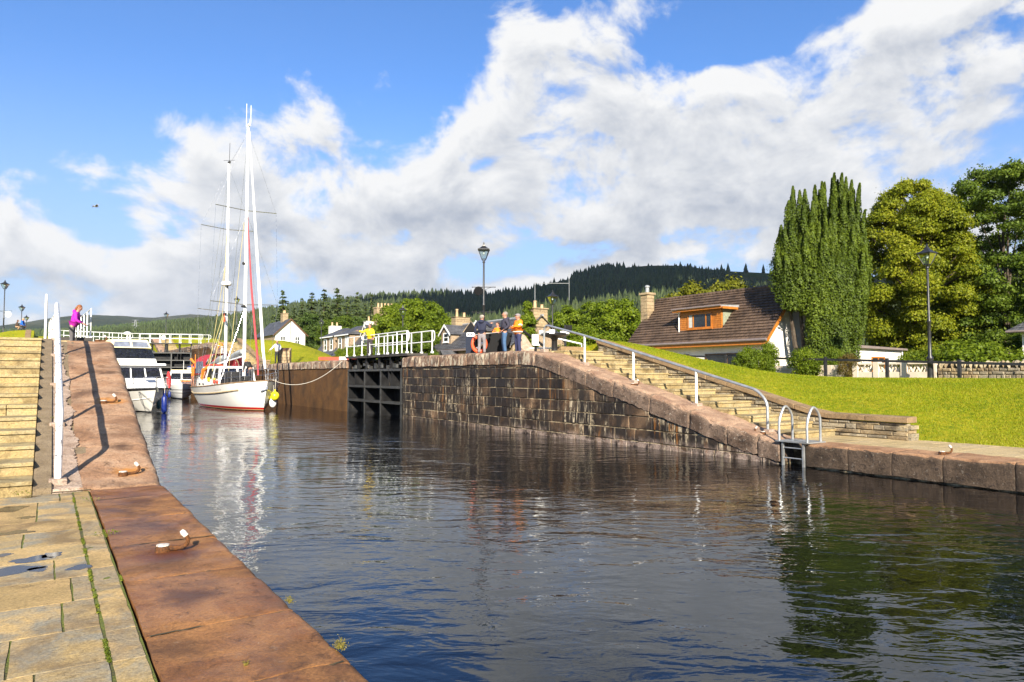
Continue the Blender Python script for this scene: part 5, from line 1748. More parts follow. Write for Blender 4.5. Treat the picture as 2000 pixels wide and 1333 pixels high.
# ---------------------------------------------------------------- ironwork
M['black_iron'] = plain('black painted iron', (0.018, 0.018, 0.020), 0.4, var=0.3, scale=4, dirt=0.06, dirtcol=(0.10, 0.06, 0.03))
M['gate_black'] = plain('black gate plates', (0.016, 0.016, 0.017), 0.42, var=0.35, scale=2, dirt=0.10, dirtcol=(0.075, 0.06, 0.045), bumps=0.15)
M['gate_rib'] = plain('grey worn gate ribs', (0.040, 0.041, 0.040), 0.45, var=0.4, scale=3, dirt=0.2, dirtcol=(0.13, 0.10, 0.07))
M['white_rail'] = plain('white painted rail', (0.82, 0.82, 0.80), 0.35, var=0.03, scale=3, dirt=0.02, dirtcol=(0.35, 0.3, 0.25))
M['chipped_rail'] = plain('chipped white rail', (0.82, 0.82, 0.82), 0.35, var=0.03, scale=16, dirt=0.28, dirtcol=(0.06, 0.06, 0.08))
def m_chip(gg, b, o):
    co = gg.n('ShaderNodeTexCoord').outputs['Object']
    nz = gg.noise(gg.mapping(co, (1, 0.5, 0.7)), 22.0, 6.0, 0.7)
    pt = gg.noise(co, 1.4, 3.0, 0.6)
    k = gg.m('MULTIPLY', gg.mr(nz, 0.545, 0.575), gg.mr(pt, 0.40, 0.52))
    c = gg.mix(gg.mr(gg.noise(co, 3.0), 0.3, 0.7), (0.76, 0.76, 0.77), (0.84, 0.84, 0.84))
    setin(gg, b, 'Base Color', gg.mix(k, c, (0.05, 0.05, 0.075)))
    b.inputs['Roughness'].default_value = 0.4
    setin(gg, b, 'Normal', bump(gg, k, -0.4, 0.01))


M['chipped_rail'] = mat('chipped white rail', m_chip)
M['galvanised'] = plain('galvanised rail', (0.42, 0.43, 0.43), 0.38, metal=0.6, var=0.12, scale=5)
M['rust'] = stone('rusty iron', [(0.035, 0.020, 0.012), (0.16, 0.060, 0.016), (0.07, 0.032, 0.015)], scale=14, grain=70, bmp=0.9, island=0)
M['plank'] = plain('dark deck boards', (0.05, 0.045, 0.04), 0.8, var=0.3, scale=3)


def m_glass(gg, b, o):
    tr = gg.n('ShaderNodeBsdfTransparent', {'Color': (0.80, 0.88, 0.86, 1)})
    gl = gg.n('ShaderNodeBsdfGlossy', {'Color': (1, 1, 1, 1), 'Roughness': 0.03})
    mx = gg.n('ShaderNodeMixShader', {0: gg.m('ADD', gg.m('MULTIPLY', gg.n('ShaderNodeFresnel', {0: 1.5}).outputs[0], 0.8), 0.06), 1: tr.outputs[0], 2: gl.outputs[0]})
    gg.link(mx.outputs[0], o.inputs[0])


M['glass'] = mat('clear glass', m_glass)


M['bark_black'] = plain('matt black sign', (0.008, 0.008, 0.009), 0.9)


def bend(pts, r, n=5):
    """a polyline with its inner corners rounded"""
    pts = [Vector(p) for p in pts]
    out = [pts[0]]
    for i in range(1, len(pts) - 1):
        a, b, c = pts[i - 1], pts[i], pts[i + 1]
        u, v = (a - b), (c - b)
        k = min(r, u.length * 0.45, v.length * 0.45)
        p, q = b + u.normalized() * k, b + v.normalized() * k
        for j in range(n + 1):
            t = j / n
            out.append(p * (1 - t) ** 2 + b * 2 * t * (1 - t) + q * t * t)
    return out + [pts[-1]]


def railing(parent, x0, x1, y, z, h, n, loop0=0.0, loop1=0.0, r=0.026, m='white_rail'):
    """two white rails joined by rounded ends on foot-plated posts"""
    mb = MB()
    a, b = x0 - loop0, x1 + loop1
    if loop0 or loop1:
        P = bend([(x0, y, z + h), (b, y, z + h), (b, y, z + h * 0.52), (x0, y, z + h * 0.52)], 0.22)
        mb.tube(P, r, 7)
        if loop0:
            mb.tube(bend([(x0, y, z + h), (a, y, z + h), (a, y, z + h * 0.52), (x0, y, z + h * 0.52)], 0.22), r, 7)
    else:
        mb.tube([(a, y, z + h), (b, y, z + h)], r, 7); mb.tube([(a, y, z + h * 0.52), (b, y, z + h * 0.52)], r, 7)
    o = mb.build('railing', M[m], parent, smooth=True)
    for i in range(n):
        x = lerp(x0, x1, i / (n - 1))
        p = MB(); p.tube([(x, y, z + 0.02), (x, y, z + h)], r * 1.15, 7); p.bx(x - 0.07, x + 0.07, y - 0.05, y + 0.05, z, z + 0.09)
        p.build('post', M[m], o, smooth=True)
    return o


def gate_leaf(label, loc, rz, L, zd, hz, ribs, zb=-1.0, extra=(), rails=True, group=None, ext=(0, 0), npost=8, rr_=0.026):
    """ribbed steel lock gate leaf; its face looks along local -y"""
    t = thing('lock_gate', label, 'lock gate', loc, rz, group)
    zt = hz[0]
    MB().bx(0, L, 0.80, 0.86, zb, zt).build('skin_plate', M['gate_black'], t)
    for x in ribs: MB().bx(x - 0.05, x + 0.05, 0.02, 0.798, zb, zt - 0.02).build('vertical_rib', M['gate_black'], t)
    for (x, z0, z1) in extra: MB().bx(x - 0.03, x + 0.03, 0.05, 0.798, z0, z1).build('vertical_rib', M['gate_black'], t)
    for z in hz: MB().bx(-0.01, L + 0.01, 0.0, 0.796, z - 0.03, z + 0.03).bx(-0.012, L + 0.012, -0.012, 0.008, z - 0.07, z + 0.05).build('horizontal_rib', M['gate_rib'], t)
    for x in ribs: MB().bx(x - 0.07, x + 0.07, -0.006, 0.018, zb, zt - 0.075).build('rib_flange', M['gate_rib'], t)
    for x in [0.06, L * 0.19, L * 0.36, L * 0.60, L * 0.80, L - 0.06]:
        mb = MB()
        mb.bx(x - 0.07, x + 0.07, 0.04, 0.18, zt + 0.05, zd - 0.12)
        mb.bx(x - 0.05, x + 0.05, 0.5, 0.6, zt - 0.3, zd - 0.12)
        mb.prism([(0.18, zd - 0.13), (0.6, zd - 0.13), (0.18, zd - 0.42)], 0, x - 0.02, x + 0.02)
        mb.build('deck_prop', M['gate_black'], t)
    mb = MB()
    rr = random.Random(int(L * 100))
    for k in range(9):
        x = 0.5 + k * (L - 1) / 8
        mb.box((x, 0.22, zt + 0.12 + 0.1 * (k % 3)), (0.22, 0.14, 0.10 + 0.2 * rr.random()), 0.2)
    mb.tube([(0.3, 0.3, zd - 0.25), (L - 0.3, 0.3, zd - 0.25)], 0.03, 6)
    for k in range(4):
        x = 0.9 + k * (L - 1.8) / 3
        mb.lathe([(0.10, zt + 0.1), (0.10, zt + 0.26), (0.05, zt + 0.3)], (x, 0.16, 0), 10)
    mb.build('sluice_gear', M['gate_rib'], t)
    a, b = -ext[0], L + ext[1]
    mb = MB(); mb.bx(a, b, -0.12, 0.98, zd - 0.12, zd - 0.045)
    n = int((b - a) / 0.22)
    for k in range(n): mb.bx(a + k * (b - a) / n + 0.006, a + (k + 1) * (b - a) / n - 0.006, -0.14, 1.0, zd - 0.043, zd)
    mb.build('walkway', M['plank'], t)
    if rails:
        railing(t, a + 0.1, b - 0.15, -0.07, zd, 1.1, npost, 0.0, 0.22, r=rr_)
        railing(t, a + 0.9, b + 0.6, 0.93, zd, 1.1, npost, 0.0, 0.25, r=rr_)
    return t


GG_ = 'lock gate leaves'
gate_leaf('open black lock gate set back in the right wall with white railings', (XR + 0.05, 39.6, 0), R(-90), 7.5, 3.22, [2.42, 1.52, 0.72, -0.1], [0.06, 2.6, 4.85, 7.42], extra=((1.0, 1.52, 2.42), (5.75, 1.52, 2.42), (6.15, 1.52, 2.42)), ext=(0.1, 0.9))
gate_leaf('open lock gate along the left wall with railings beside the purple jacket', (XL - 0.22, 31.0, 0), R(92), 7.5, 3.55, [2.42, 1.52, 0.72, -0.1], [0.06, 2.6, 4.85, 7.42], ext=(0.3, 0.1), npost=6, rr_=0.022)
hz = [4.85, 3.95, 3.1, 2.3, 1.5, 0.6]
gate_leaf('closed upper lock gate leaf behind the boats with long white railing', (8.12, 95.2, 0), R(-18.4), 6.95, 6.05, hz, [0.06, 2.3, 4.7, 6.88], extra=((5.4, 3.95, 4.85), (5.75, 3.95, 4.85)), ext=(0.0, 1.2))
gate_leaf('closed upper lock gate leaf mostly hidden by the ramp', (1.5, 93.0, 0), R(18.4), 6.95, 6.05, hz, [0.06, 2.3, 4.7, 6.88], ext=(0.6, 0.0))


# ---------------------------------------------------------------- handrails, hooks and ladder
def handrail(label, X, Ys, ys, h, rm, pm, r=0.042, end=True, foot=0.03, start_curve=False, pr=0.036, lean=0.0):
    t = thing('handrail', label, 'handrail', (X, Ys[0], lev(Ys[0], ys)))
    L = Vector(t.location)
    zf = lambda y: lev(y, ys)
    a, b = Ys[0], Ys[-1]
    pts = [Vector((X, a, zf(a) + 0.05)), Vector((X, a + 0.02, zf(a) + h))]
    if start_curve: pts = [Vector((X, a, zf(a) + 0.05)), Vector((X, a, zf(a) + h * 0.78)), Vector((X, a + 0.30, zf(a + 0.3) + h))]
    pts += [Vector((X, y, zf(y) + h)) for y in Ys[1:-1]]
    pts += [Vector((X, b, zf(b) + h)), Vector((X, b + 0.02, zf(b) + 0.05))]
    MB().tube([p - L for p in bend(pts, 0.30 if start_curve else 0.16, 6)], r, 10).build('rail', M[rm], t, smooth=True)
    for y in Ys[1:-1]:
        MB().tube([Vector((X, y, zf(y))) - L, Vector((X, y, zf(y) + h - 0.02)) - L], pr, 10).build('post', M[pm], t, smooth=True)
    for y in Ys:
        MB().bx(-0.11, 0.11, y - a - 0.13, y - a + 0.13, zf(y) - L.z - 0.1, zf(y) - L.z + 0.065).build('foot_block', M['cement_pale'], t, bevel=0.012)
    return t


handrail('chipped white handrail seen end on beside the left ramp', 0.17, [11.75, 14.3, 16.9, 19.5, 22.1], LY, 1.0, 'chipped_rail', 'chipped_rail', r=0.046)
handrail('grey topped handrail on white posts beside the right steps', 15.42, [11.3, 13.65, 16.2, 18.6, 20.95], RY, 0.98, 'galvanised', 'white_rail', r=0.04, start_curve=True)
handrail('short white handrail beyond the left steps beside the orange figure', -0.07, [25.5, 28.0, 30.5], LY, 1.55, 'white_rail', 'white_rail', r=0.034, pr=0.03)


M['worn_white'] = plain('worn white paint on iron', (0.62, 0.59, 0.53), 0.6, var=0.1, scale=20, dirt=0.75, dirtcol=(0.20, 0.09, 0.035))


def hook(label, x, y, z, rz, rust=True, tilt=0.0):
    t = thing('mooring_hook', label, 'mooring hook', (x, y, z), rz, 'mooring hooks along the coping')
    t.scale = (0.78, 0.78, 0.78)
    MB().lathe([(0.085, -0.02), (0.085, 0.035), (0.07, 0.05)], n=16).build('base', M['rust'], t, smooth=True)
    MB().lathe([(0.055, 0.05), (0.066, 0.058), (0.064, 0.072), (0.045, 0.076)], n=16, sx=1.1).build('cap', M['worn_white'], t, smooth=True)
    arm = [(0.06, 0, 0.025), (0.14, 0, 0.022), (0.215, 0, 0.03), (0.26, 0, 0.065), (0.272, 0, 0.115), (0.25, 0, 0.158)]
    MB().tube(arm, [0.03, 0.028, 0.027, 0.026, 0.025, 0.026], 10).build('arm', M['rust'], t, smooth=True)
    MB().tube([(0.250, 0, 0.158), (0.215, 0, 0.20), (0.195, 0, 0.225)], [0.030, 0.034, 0.022], 10).build('tip', M['worn_white'], t, smooth=True)
    return t


p = on_z(318, 1076, Z0)
hook('rusty white tipped mooring hook on the nearest red coping stones', p.x, p.y, Z0, R(-20))
hook('white tipped mooring hook at the foot of the left ramp', 0.98, 11.85, zl(11.85) + 0.01, R(2))
hook('white tipped mooring hook halfway up the left ramp beside the rail shadow', 0.93, 15.6, zl(15.6) + 0.005, R(5))
hook('mooring hook at the crest of the left ramp beside the far railing', 1.12, 21.9, Z1, R(0))
hook('white tipped mooring hook on the low right coping near the grass', 15.2, 7.02, Z0, R(-30))
hook('pale mooring hook on the sloping right coping beside the handrail', 15.05, 15.85, zr(15.85), R(-70))
hook('small mooring hook at the foot of the right ramp by the last rail post', 15.02, 11.15, zr(11.15), R(100))

t = thing('quay_ladder', 'steel ladder with two arched grab hoops down the right quay', 'ladder', (XR, 10.11, Z0))
MB().bx(-0.10, 0.62, -0.46, 0.40, 0.012, 0.04).build('platform', M['galvanised'], t)
for y in (-0.40, 0.34):
    MB().tube(bend([(-0.03, y, 0.04), (-0.03, y, 0.54), (0.22, y, 0.90), (0.50, y, 0.66), (0.50, y, 0.04)], 0.2, 7), 0.030, 9).build('grab_hoop', M['galvanised'], t, smooth=True)
for y in (-0.30, 0.24):
    MB().bx(-0.06, 0.0, y - 0.022, y + 0.022, -1.6, 0.010).build('stringer', M['galvanised'], t)
for k in range(4):
    MB().tube([(-0.03, -0.28, -0.12 - 0.24 * k), (-0.03, 0.22, -0.12 - 0.24 * k)], 0.016, 8).build('rung', M['galvanised'], t)

# fence on the crest of the bank
t = thing('post_fence', 'dark timber fence with a single rail along the top of the lawn', 'fence', (29.5, 15.7, 1.9))
fz = lambda y: 1.9 + 0.041 * (y - 12.9)
for k in range(9):
    y = 4.5 + 2.8 * k
    MB().bx(-0.06, 0.06, y - 15.7 - 0.06, y - 15.7 + 0.06, -0.4, fz(y) + 0.84 - 1.9).build('post', M['black_iron'], t, bevel=0.01)
mb = MB()
for k in range(8):
    y0, y1 = 4.5 + 2.8 * k, 7.3 + 2.8 * k
    vs = [(x, y - 15.7, fz(y) - 1.9 + z) for y in (y0 + 0.06, y1 - 0.06) for x, z in ((-0.04, 0.67), (0.04, 0.67), (0.04, 0.77), (-0.04, 0.77))]
    mb.add(vs, [(0, 1, 2, 3), (4, 5, 6, 7)] + [(q, (q + 1) % 4, 4 + (q + 1) % 4, 4 + q) for q in range(4)])
mb.build('rail', M['black_iron'], t)


# ---------------------------------------------------------------- lamp posts
def lamp(label, p, h, bars=(0.70,), disc=None, group='Victorian lamp posts round the locks', rz=0.3, darkdisc=False, barlen=0.55):
    t = thing('lamp_post', label, 'lamp post', p, rz, group)
    hl_ = 0.88
    zt = h - hl_
    MB().lathe([(0.16, -0.3), (0.16, 0.12), (0.12, 0.16), (0.105, 0.9), (0.125, 0.94), (0.125, 1.0), (0.07, 1.1), (0.055, 2.4), (0.075, 2.43), (0.075, 2.5), (0.05, 2.55), (0.042, zt - 0.12), (0.075, zt - 0.1), (0.05, zt - 0.04), (0.06, zt)], n=12).build('post', M['black_iron'], t, smooth=True)
    for b in bars:
        mb = MB(); z = zt * b
        mb.tube([(-barlen, 0, z), (barlen, 0, z)], 0.018, 6)
        for s in (-1, 1):
            mb.tube([(s * 0.06, 0, z - 0.14), (s * 0.22, 0, z - 0.06), (s * 0.36, 0, z - 0.012)], 0.010, 5)
            mb.ell((s * barlen, 0, z), (0.028, 0.028, 0.028), 6, 5)
        mb.build('ladder_bar', M['black_iron'], t)
    mb = MB()
    c0, c1, zg0, zg1 = 0.10, 0.25, zt + 0.06, zt + 0.50
    for s1 in (-1, 1):
        for s2 in (-1, 1):
            mb.tube([(s1 * c0, s2 * c0, zg0), (s1 * c1, s2 * c1, zg1)], 0.014, 5)
            mb.tube([(s1 * 0.03, s2 * 0.03, zt - 0.03), (s1 * c0, s2 * c0, zg0)], 0.012, 5)
    for c, z in ((c0, zg0), (c1, zg1)):
        q = [(-c, -c, z), (c, -c, z), (c, c, z), (-c, c, z)]
        for k in range(4): mb.tube([q[k], q[(k + 1) % 4]], 0.015, 5)
    mb.build('lantern_frame', M['black_iron'], t)
    mb = MB()
    k0, k1 = c0 - 0.004, c1 - 0.004
    mb.add([(-k0, -k0, zg0), (k0, -k0, zg0), (k0, k0, zg0), (-k0, k0, zg0), (-k1, -k1, zg1), (k1, -k1, zg1), (k1, k1, zg1), (-k1, k1, zg1)], [(0, 1, 5, 4), (1, 2, 6, 5), (2, 3, 7, 6), (3, 0, 4, 7)])
    mb.build('lantern_glass', M['glass'], t)
    mb = MB()
    e = c1 + 0.035
    mb.lathe([(e * 1.414, zg1 + 0.005), (e * 1.414, zg1 + 0.03), (0.24, zg1 + 0.10), (0.10, zg1 + 0.20), (0.085, zg1 + 0.26), (0.05, zg1 + 0.28), (0.04, zg1 + 0.31), (0.05, zg1 + 0.33), (0.012, zg1 + 0.42)], n=4, M=Matrix.Rotation(R(45), 3, 'Z'))
    mb.build('lantern_roof', M['black_iron'], t)
    MB().lathe([(0.02, zg1 - 0.02), (0.045, zg1 - 0.08), (0.05, zg1 - 0.16), (0.0, zg1 - 0.22)], n=8).build('bulb', M['white_paint'], t, smooth=True)
    if disc:
        dx, dz, dr_ = disc
        mb = MB(); mb.lathe([(dr_, -0.012), (dr_, 0.012)], n=20, M=Matrix.Rotation(R(90), 3, 'X'), c=(dx, 0, dz)); mb.tube([(0, 0, dz + dr_ * 0.8), (dx, 0, dz + dr_ * 0.8)], 0.014, 5)
        mb.build('round_sign', M['bark_black' if darkdisc else 'white_paint'], t)
    return t


def lamp_px(label, px, ytop, fw, zbase, **k):
    a = at(px, ytop, fw)
    return lamp(label, (a.x, a.y, zbase), a.z - zbase, **k)


RZ = -YAW
lamp_px('black lamp post with crossbars standing by the men at the right gate', 945, 474, 33.5, Z1, bars=(0.46, 0.72), disc=(-0.25, 3.15, 0.22), darkdisc=True, rz=RZ)
lamp_px('black lamp post standing tallest in front of the lime tree', 1810, 478, 28.2, 1.85, bars=(), rz=RZ + 0.5)
lamp_px('black lamp post with white round sign nearest the left edge', 10, 548, 68, 5.2, bars=(0.60,), disc=(0.42, 2.9, 0.30), rz=RZ, barlen=0.75)
lamp_px('lamp post with white round sign right behind the two children', 43, 595, 90, 5.6, bars=(0.55,), disc=(0.3, 2.0, 0.3), rz=RZ)
lamp_px('small far lamp post right of the children', 52, 616, 112, 5.9, bars=(), disc=(0.3, 1.6, 0.3), rz=RZ)
lamp_px('lamp post with white sign above the upper gate railing', 325, 609, 101, 5.7, bars=(), disc=(-0.28, 1.9, 0.34), rz=RZ)
lamp_px('lamp post standing between the two masts', 463, 579, 84, 5.7, bars=(0.66,), rz=RZ)
lamp_px('dark lamp post with crossbar before the terrace and green bank', 628, 623, 84, 2.2, bars=(0.55,), rz=RZ, barlen=0.9)
lamp_px('slender pale lamp post behind the gate railing', 787, 597, 56, 1.4, bars=(), rz=RZ)
lamp_px('lamp post rising behind the capstan against the dark hill', 1079, 568, 42, 1.4, bars=(), rz=RZ + 0.4)

# ---------------------------------------------------------------- lockside gear
M['pedestal'] = plain('black control box', (0.010, 0.010, 0.011), 0.75, var=0.3, scale=3)
M['navy'] = plain('navy painted board', (0.010, 0.016, 0.035), 0.5)
for k_ in ('pedestal', 'navy', 'bark_black', 'gate_black'):
    for nd_ in M[k_].node_tree.nodes:
        if nd_.type == 'BSDF_PRINCIPLED': nd_.inputs['Specular IOR Level'].default_value = 0.15
M['lifebuoy'] = plain('orange lifebuoy', (0.70, 0.075, 0.012), 0.5, var=0.1)
M['sign_white'] = plain('white sign', (0.78, 0.78, 0.76), 0.5, var=0.03)
bz = R(-52)
b0 = at(960, 690, 33.0)
t = thing('control_box', 'large black sloping control cabinet behind the men', 'control cabinet', (b0.x, b0.y, Z1), R(-28))
mb = MB(); mb.prism([(-0.85, 0), (0.75, 0), (0.95, 1.05), (0.65, 1.12), (-0.75, 0.95)], 1, -0.45, 0.45); mb.build('casing', M['pedestal'], t, bevel=0.02)
MB().prism([(-0.78, 0.955), (0.66, 1.128), (0.66, 1.15), (-0.78, 0.977)], 1, -0.48, 0.48).build('lid', M['lead'], t)
MB().lathe([(0.06, 0), (0.06, 0.01)], n=12, M=Matrix.Rotation(R(90), 3, 'X'), c=(-0.35, -0.452, 0.78)).build('badge', plain('blue badge', (0.05, 0.07, 0.4), 0.4), t)
b0 = at(918, 690, 33.0)
t = thing('notice_board', 'dark notice board with small pitched top beside the life ring', 'notice board', (b0.x, b0.y, Z1), R(-33))
MB().bx(-0.20, 0.28, -0.05, 0.05, 0.0, 1.12).build('panel', M['navy'], t, bevel=0.01)
MB().prism([(-0.30, 1.122), (0.38, 1.122), (0.04, 1.62)], 1, -0.08, 0.08).build('pitched_top', M['pedestal'], t)
mb = MB(); mb.tube([(-0.33, -0.08, 1.11), (0.04, -0.08, 1.66), (0.41, -0.08, 1.11)], 0.018, 5); mb.build('trim', M['chimney_stone'], t)
MB().bx(-0.16, 0.25, -0.058, -0.053, 0.92, 1.10).build('notice', M['sign_white'], t)
mb = MB()
for k, (x, w_) in enumerate(((-0.10, 0.05), (-0.03, 0.02), (0.03, 0.06), (0.12, 0.04))): mb.bx(x, x + w_, -0.0605, -0.0585, 0.97, 1.05)
mb.build('lettering', M['navy'], t)
b0 = at(936, 668, 32.0)
t = thing('life_ring', 'orange life ring hanging on the notice board', 'life ring', (b0.x, b0.y, Z1 + 0.52), R(-25))
vs, fs = [], []
for i in range(24):
    a = 2 * math.pi * i / 24
    for k in range(8):
        q = 2 * math.pi * k / 8
        rr_ = 0.31 + 0.075 * math.cos(q)
        vs.append((rr_ * math.cos(a), 0.06 * math.sin(q), rr_ * 1.15 * math.sin(a)))
for i in range(24):
    for k in range(8): fs.append((i * 8 + k, ((i + 1) % 24) * 8 + k, ((i + 1) % 24) * 8 + (k + 1) % 8, i * 8 + (k + 1) % 8))
MB().add(vs, fs).build('ring', M['lifebuoy'], t, smooth=True)
MB().tube([(-0.10, -0.09, -0.22), (0.16, -0.09, 0.05)], 0.06, 8).build('throw_line', M['sign_white'], t, smooth=True)
b0 = at(1018, 690, 32.0)
t = thing('gate_arm_plinth', 'pale concrete plinth with black sloping arm right of the hi vis man', 'plinth', (b0.x, b0.y, Z1), R(-33))
MB().prism([(-0.25, 0), (0.62, 0), (0.62, 0.22), (0.15, 0.95), (-0.05, 0.95), (-0.25, 0.3)], 1, -0.25, 0.35).build('plinth_block', M['cement_pale'], t, bevel=0.02)
MB().tube([(0.0, -0.33, 1.15), (1.0, -0.33, 0.42)], 0.07, 6).build('sloping_arm', M['pedestal'], t)
b0 = at(1046, 690, 27.0)
t = thing('information_lectern', 'white information lectern on black stem beside the capstan', 'sign', (b0.x, b0.y, Z1), R(-33))
t.scale = (0.72, 0.72, 0.78)
MB().bx(-0.07, 0.07, -0.06, 0.06, 0, 0.26).build('stem', M['pedestal'], t)
MB().bx(-0.16, 0.18, -0.1, 0.1, 0.262, 0.30).build('shelf', M['pedestal'], t)
mb = MB(); mb.prism([(-0.16, 0.30), (0.0, 0.36), (0.02, 0.38), (-0.12, 0.33)], 0, -0.15, 0.22); mb.prism([(-0.02, 0.33), (0.03, 0.33), (0.07, 0.86), (0.03, 0.86)], 0, -0.19, 0.15)
mb.build('panel', M['sign_white'], t)
mb = MB()
for k in range(5): mb.bx(-0.15 + 0.05 * k, -0.115 + 0.05 * k, 0.022, 0.026, 0.74, 0.79)
mb.build('lettering', M['black_iron'], t)
b0 = at(1083, 690, 27.0)
t = thing('capstan', 'black capstan with white socketed head at the top of the right steps', 'capstan', (b0.x, b0.y, Z1), R(-10))
MB().lathe([(0.12, -0.05), (0.11, 0.45), (0.16, 0.52), (0.55, 0.62), (0.58, 0.70), (0.2, 0.74), (0.15, 0.76)], n=16).build('drum', M['black_iron'], t, smooth=True)
for k in range(5):
    a = 2 * math.pi * k / 5 + 0.3
    Mx = Matrix.Rotation(a, 3, 'Z')
    MB().box(Mx @ Vector((0.5, 0, 0.74)), (0.2, 0.2, 0.16), M=Mx).build('bar_socket', M['white_rail'], t, bevel=0.01)
b0 = at(1104, 680, 30.0)
t = thing('floodlight_post', 'dark post with small floodlight right of the capstan', 'light post', (b0.x, b0.y, Z1), R(-33))
MB().tube([(0, 0, 0), (0, 0, 1.25)], 0.05, 8).build('post', M['black_iron'], t)
MB().box((0.16, 0, 1.12), (0.26, 0.18, 0.24)).build('floodlight', M['pedestal'], t, bevel=0.02)
t = thing('low_rail', 'low white rail behind the capstan', 'rail', (16.6, 22.6, Z1), 0)
MB().tube([(0.2, 0.5, 0.75), (1.4, -0.7, 0.35), (1.4, -0.7, 0.0)], 0.03, 7).tube([(-0.4, 0.4, 0.18), (1.6, -0.4, 0.18)], 0.03, 7).build('rail_bar', M['white_rail'], t, smooth=True)
MB().bx(0.2, 1.6, -0.9, -0.6, -0.1, 0.22).build('kerb', M['wall_cap'], t, bevel=0.015)
b0 = at(556, 708, 55.0)
t = thing('plaque_cairn', 'small stone cairn with sloping plaque beside the white jacketed man', 'monument', (b0.x, b0.y, Z1), R(-30))
rr = random.Random(4); mb = MB()
for k in range(4):
    x = -0.45
    while x < 0.4:
        w_ = rr.uniform(0.2, 0.4); mb.bx(x, min(x + w_ - 0.01, 0.45), -0.3 + rr.uniform(-0.03, 0.03), 0.3, 0.24 * k, 0.24 * k + 0.23); x += w_
mb.prism([(-0.3, 0.965), (0.3, 0.965), (0.3, 1.25)], 0, -0.45, 0.45)
mb.build('stonework', M['chimney_stone'], t, bevel=0.012)
MB().prism([(-0.24, 1.01), (0.2, 1.21), (0.19, 1.24), (-0.25, 1.04)], 0, -0.3, 0.3).build('plaque', M['dark_timber'], t)
b0 = at(672, 700, 66)
t = thing('road_barrier', 'red and white road barrier pole below the terrace', 'barrier', (b0.x, b0.y, 1.0), R(-33))
red = plain('red barrier paint', (0.55, 0.05, 0.02), 0.5)
MB().bx(-2.4, -0.45, -0.05, 0.05, 2.55, 2.85).bx(0.25, 2.6, -0.05, 0.05, 2.55, 2.85).build('red_board', red, t)
MB().bx(-0.45, 0.25, -0.052, 0.052, 2.53, 2.87).build('white_board', M['sign_white'], t)
MB().bx(-2.3, -2.2, -0.05, 0.05, 0, 2.5).bx(2.4, 2.5, -0.05, 0.05, 0, 2.5).build('post', M['black_iron'], t)
b0 = at(264, 648, 700)
t = thing('power_pylon', 'lattice power pylon standing among the distant firs', 'pylon', (b0.x, b0.y, b0.z - 4), 0)
mb = MB()
for s1 in (-1, 1):
    for s2 in (-1, 1): mb.tube([(s1 * 2.2, s2 * 2.2, 0), (s1 * 0.4, s2 * 0.4, 16)], 0.16, 4)
for k in range(5):
    w0, w1 = 2.2 - 0.36 * k, 2.2 - 0.36 * (k + 1)
    for s in (-1, 1): mb.tube([(-w0, s * w0, 3.2 * k), (w1, s * w1, 3.2 * k + 3.2)], 0.1, 4)
for z in (10, 13, 15.6): mb.tube([(-3.2, 0, z), (3.2, 0, z)], 0.12, 4)
mb.build('lattice', M['lead'], t)
# mooring rope from the ketch is with the boats

# weeds on the coping edge
rng = np.random.default_rng(5)
M['weed'] = leafmat('dry weeds', [(0.16, 0.15, 0.02), (0.28, 0.22, 0.05), (0.12, 0.15, 0.02)], 0.3)
for (px, py, n, s, lab) in ((566, 1176, 90, 0.045, 'tiny dry weed tuft at the coping edge nearer the ramp'), (664, 1266, 170, 0.06, 'dry weed tuft at the coping edge nearest the camera'), (480, 1300, 40, 0.03, 'flat weed sprig in the red coping joint')):
    c = on_z(px, py, Z0)
    o = tag(quads('weed_tuft', np.concatenate([leaf_quads(np.stack([c.x + rng.normal(0, s * 0.3, n), c.y + rng.normal(0, s * 0.5, n), Z0 + rng.random(n) * s * 0.8], 1), sphere_pts(n, rng), 0.0045, rng, 4.0),
             leaf_quads(np.stack([c.x + rng.normal(0, s * 0.2, n), c.y + rng.normal(0, s * 0.4, n), Z0 + rng.random(n) * s * 0.3], 1), sphere_pts(n, rng), 0.007, rng, 1.6)]), M['weed']), lab, 'weeds')
M['dropping'] = plain('white lichen', (0.62, 0.62, 0.58), 0.8)
# moss filling the open joint of the pavement
n = 16000
ym = rng.uniform(2.4, 11.3, n)
ym = ym[np.array([mnoise.noise(Vector((y * 2.2, 9, 0))) + 0.4 * mnoise.noise(Vector((y * 9, 4, 0))) > 0.05 for y in ym])]
n = len(ym)
xm = 0.335 + rng.normal(0, 0.0065, n)
V = leaf_quads(np.stack([xm, ym, Z0 - 0.010 + rng.random(n) * 0.007], 1), np.tile((0, 0, 1.0), (n, 1)), 0.0075, rng, 1.3, 1.2)
n2 = 8000
ym2 = rng.uniform(2.4, 11.3, n2)
V2 = leaf_quads(np.stack([0.537 + rng.normal(0, 0.006, n2), ym2, Z0 - 0.016 + rng.random(n2) * 0.008], 1), np.tile((0, 0, 1.0), (n2, 1)), 0.008, rng, 1.3, 1.2)[np.array([mnoise.noise(Vector((y * 1.5, 3, 0))) > 0.22 for y in ym2])]
M['moss'] = leafmat('joint moss', [(0.045, 0.07, 0.006), (0.11, 0.14, 0.010), (0.20, 0.21, 0.02)], 0.1)
tag(quads('moss', np.concatenate([V, V2]), M['moss']), kind='stuff')

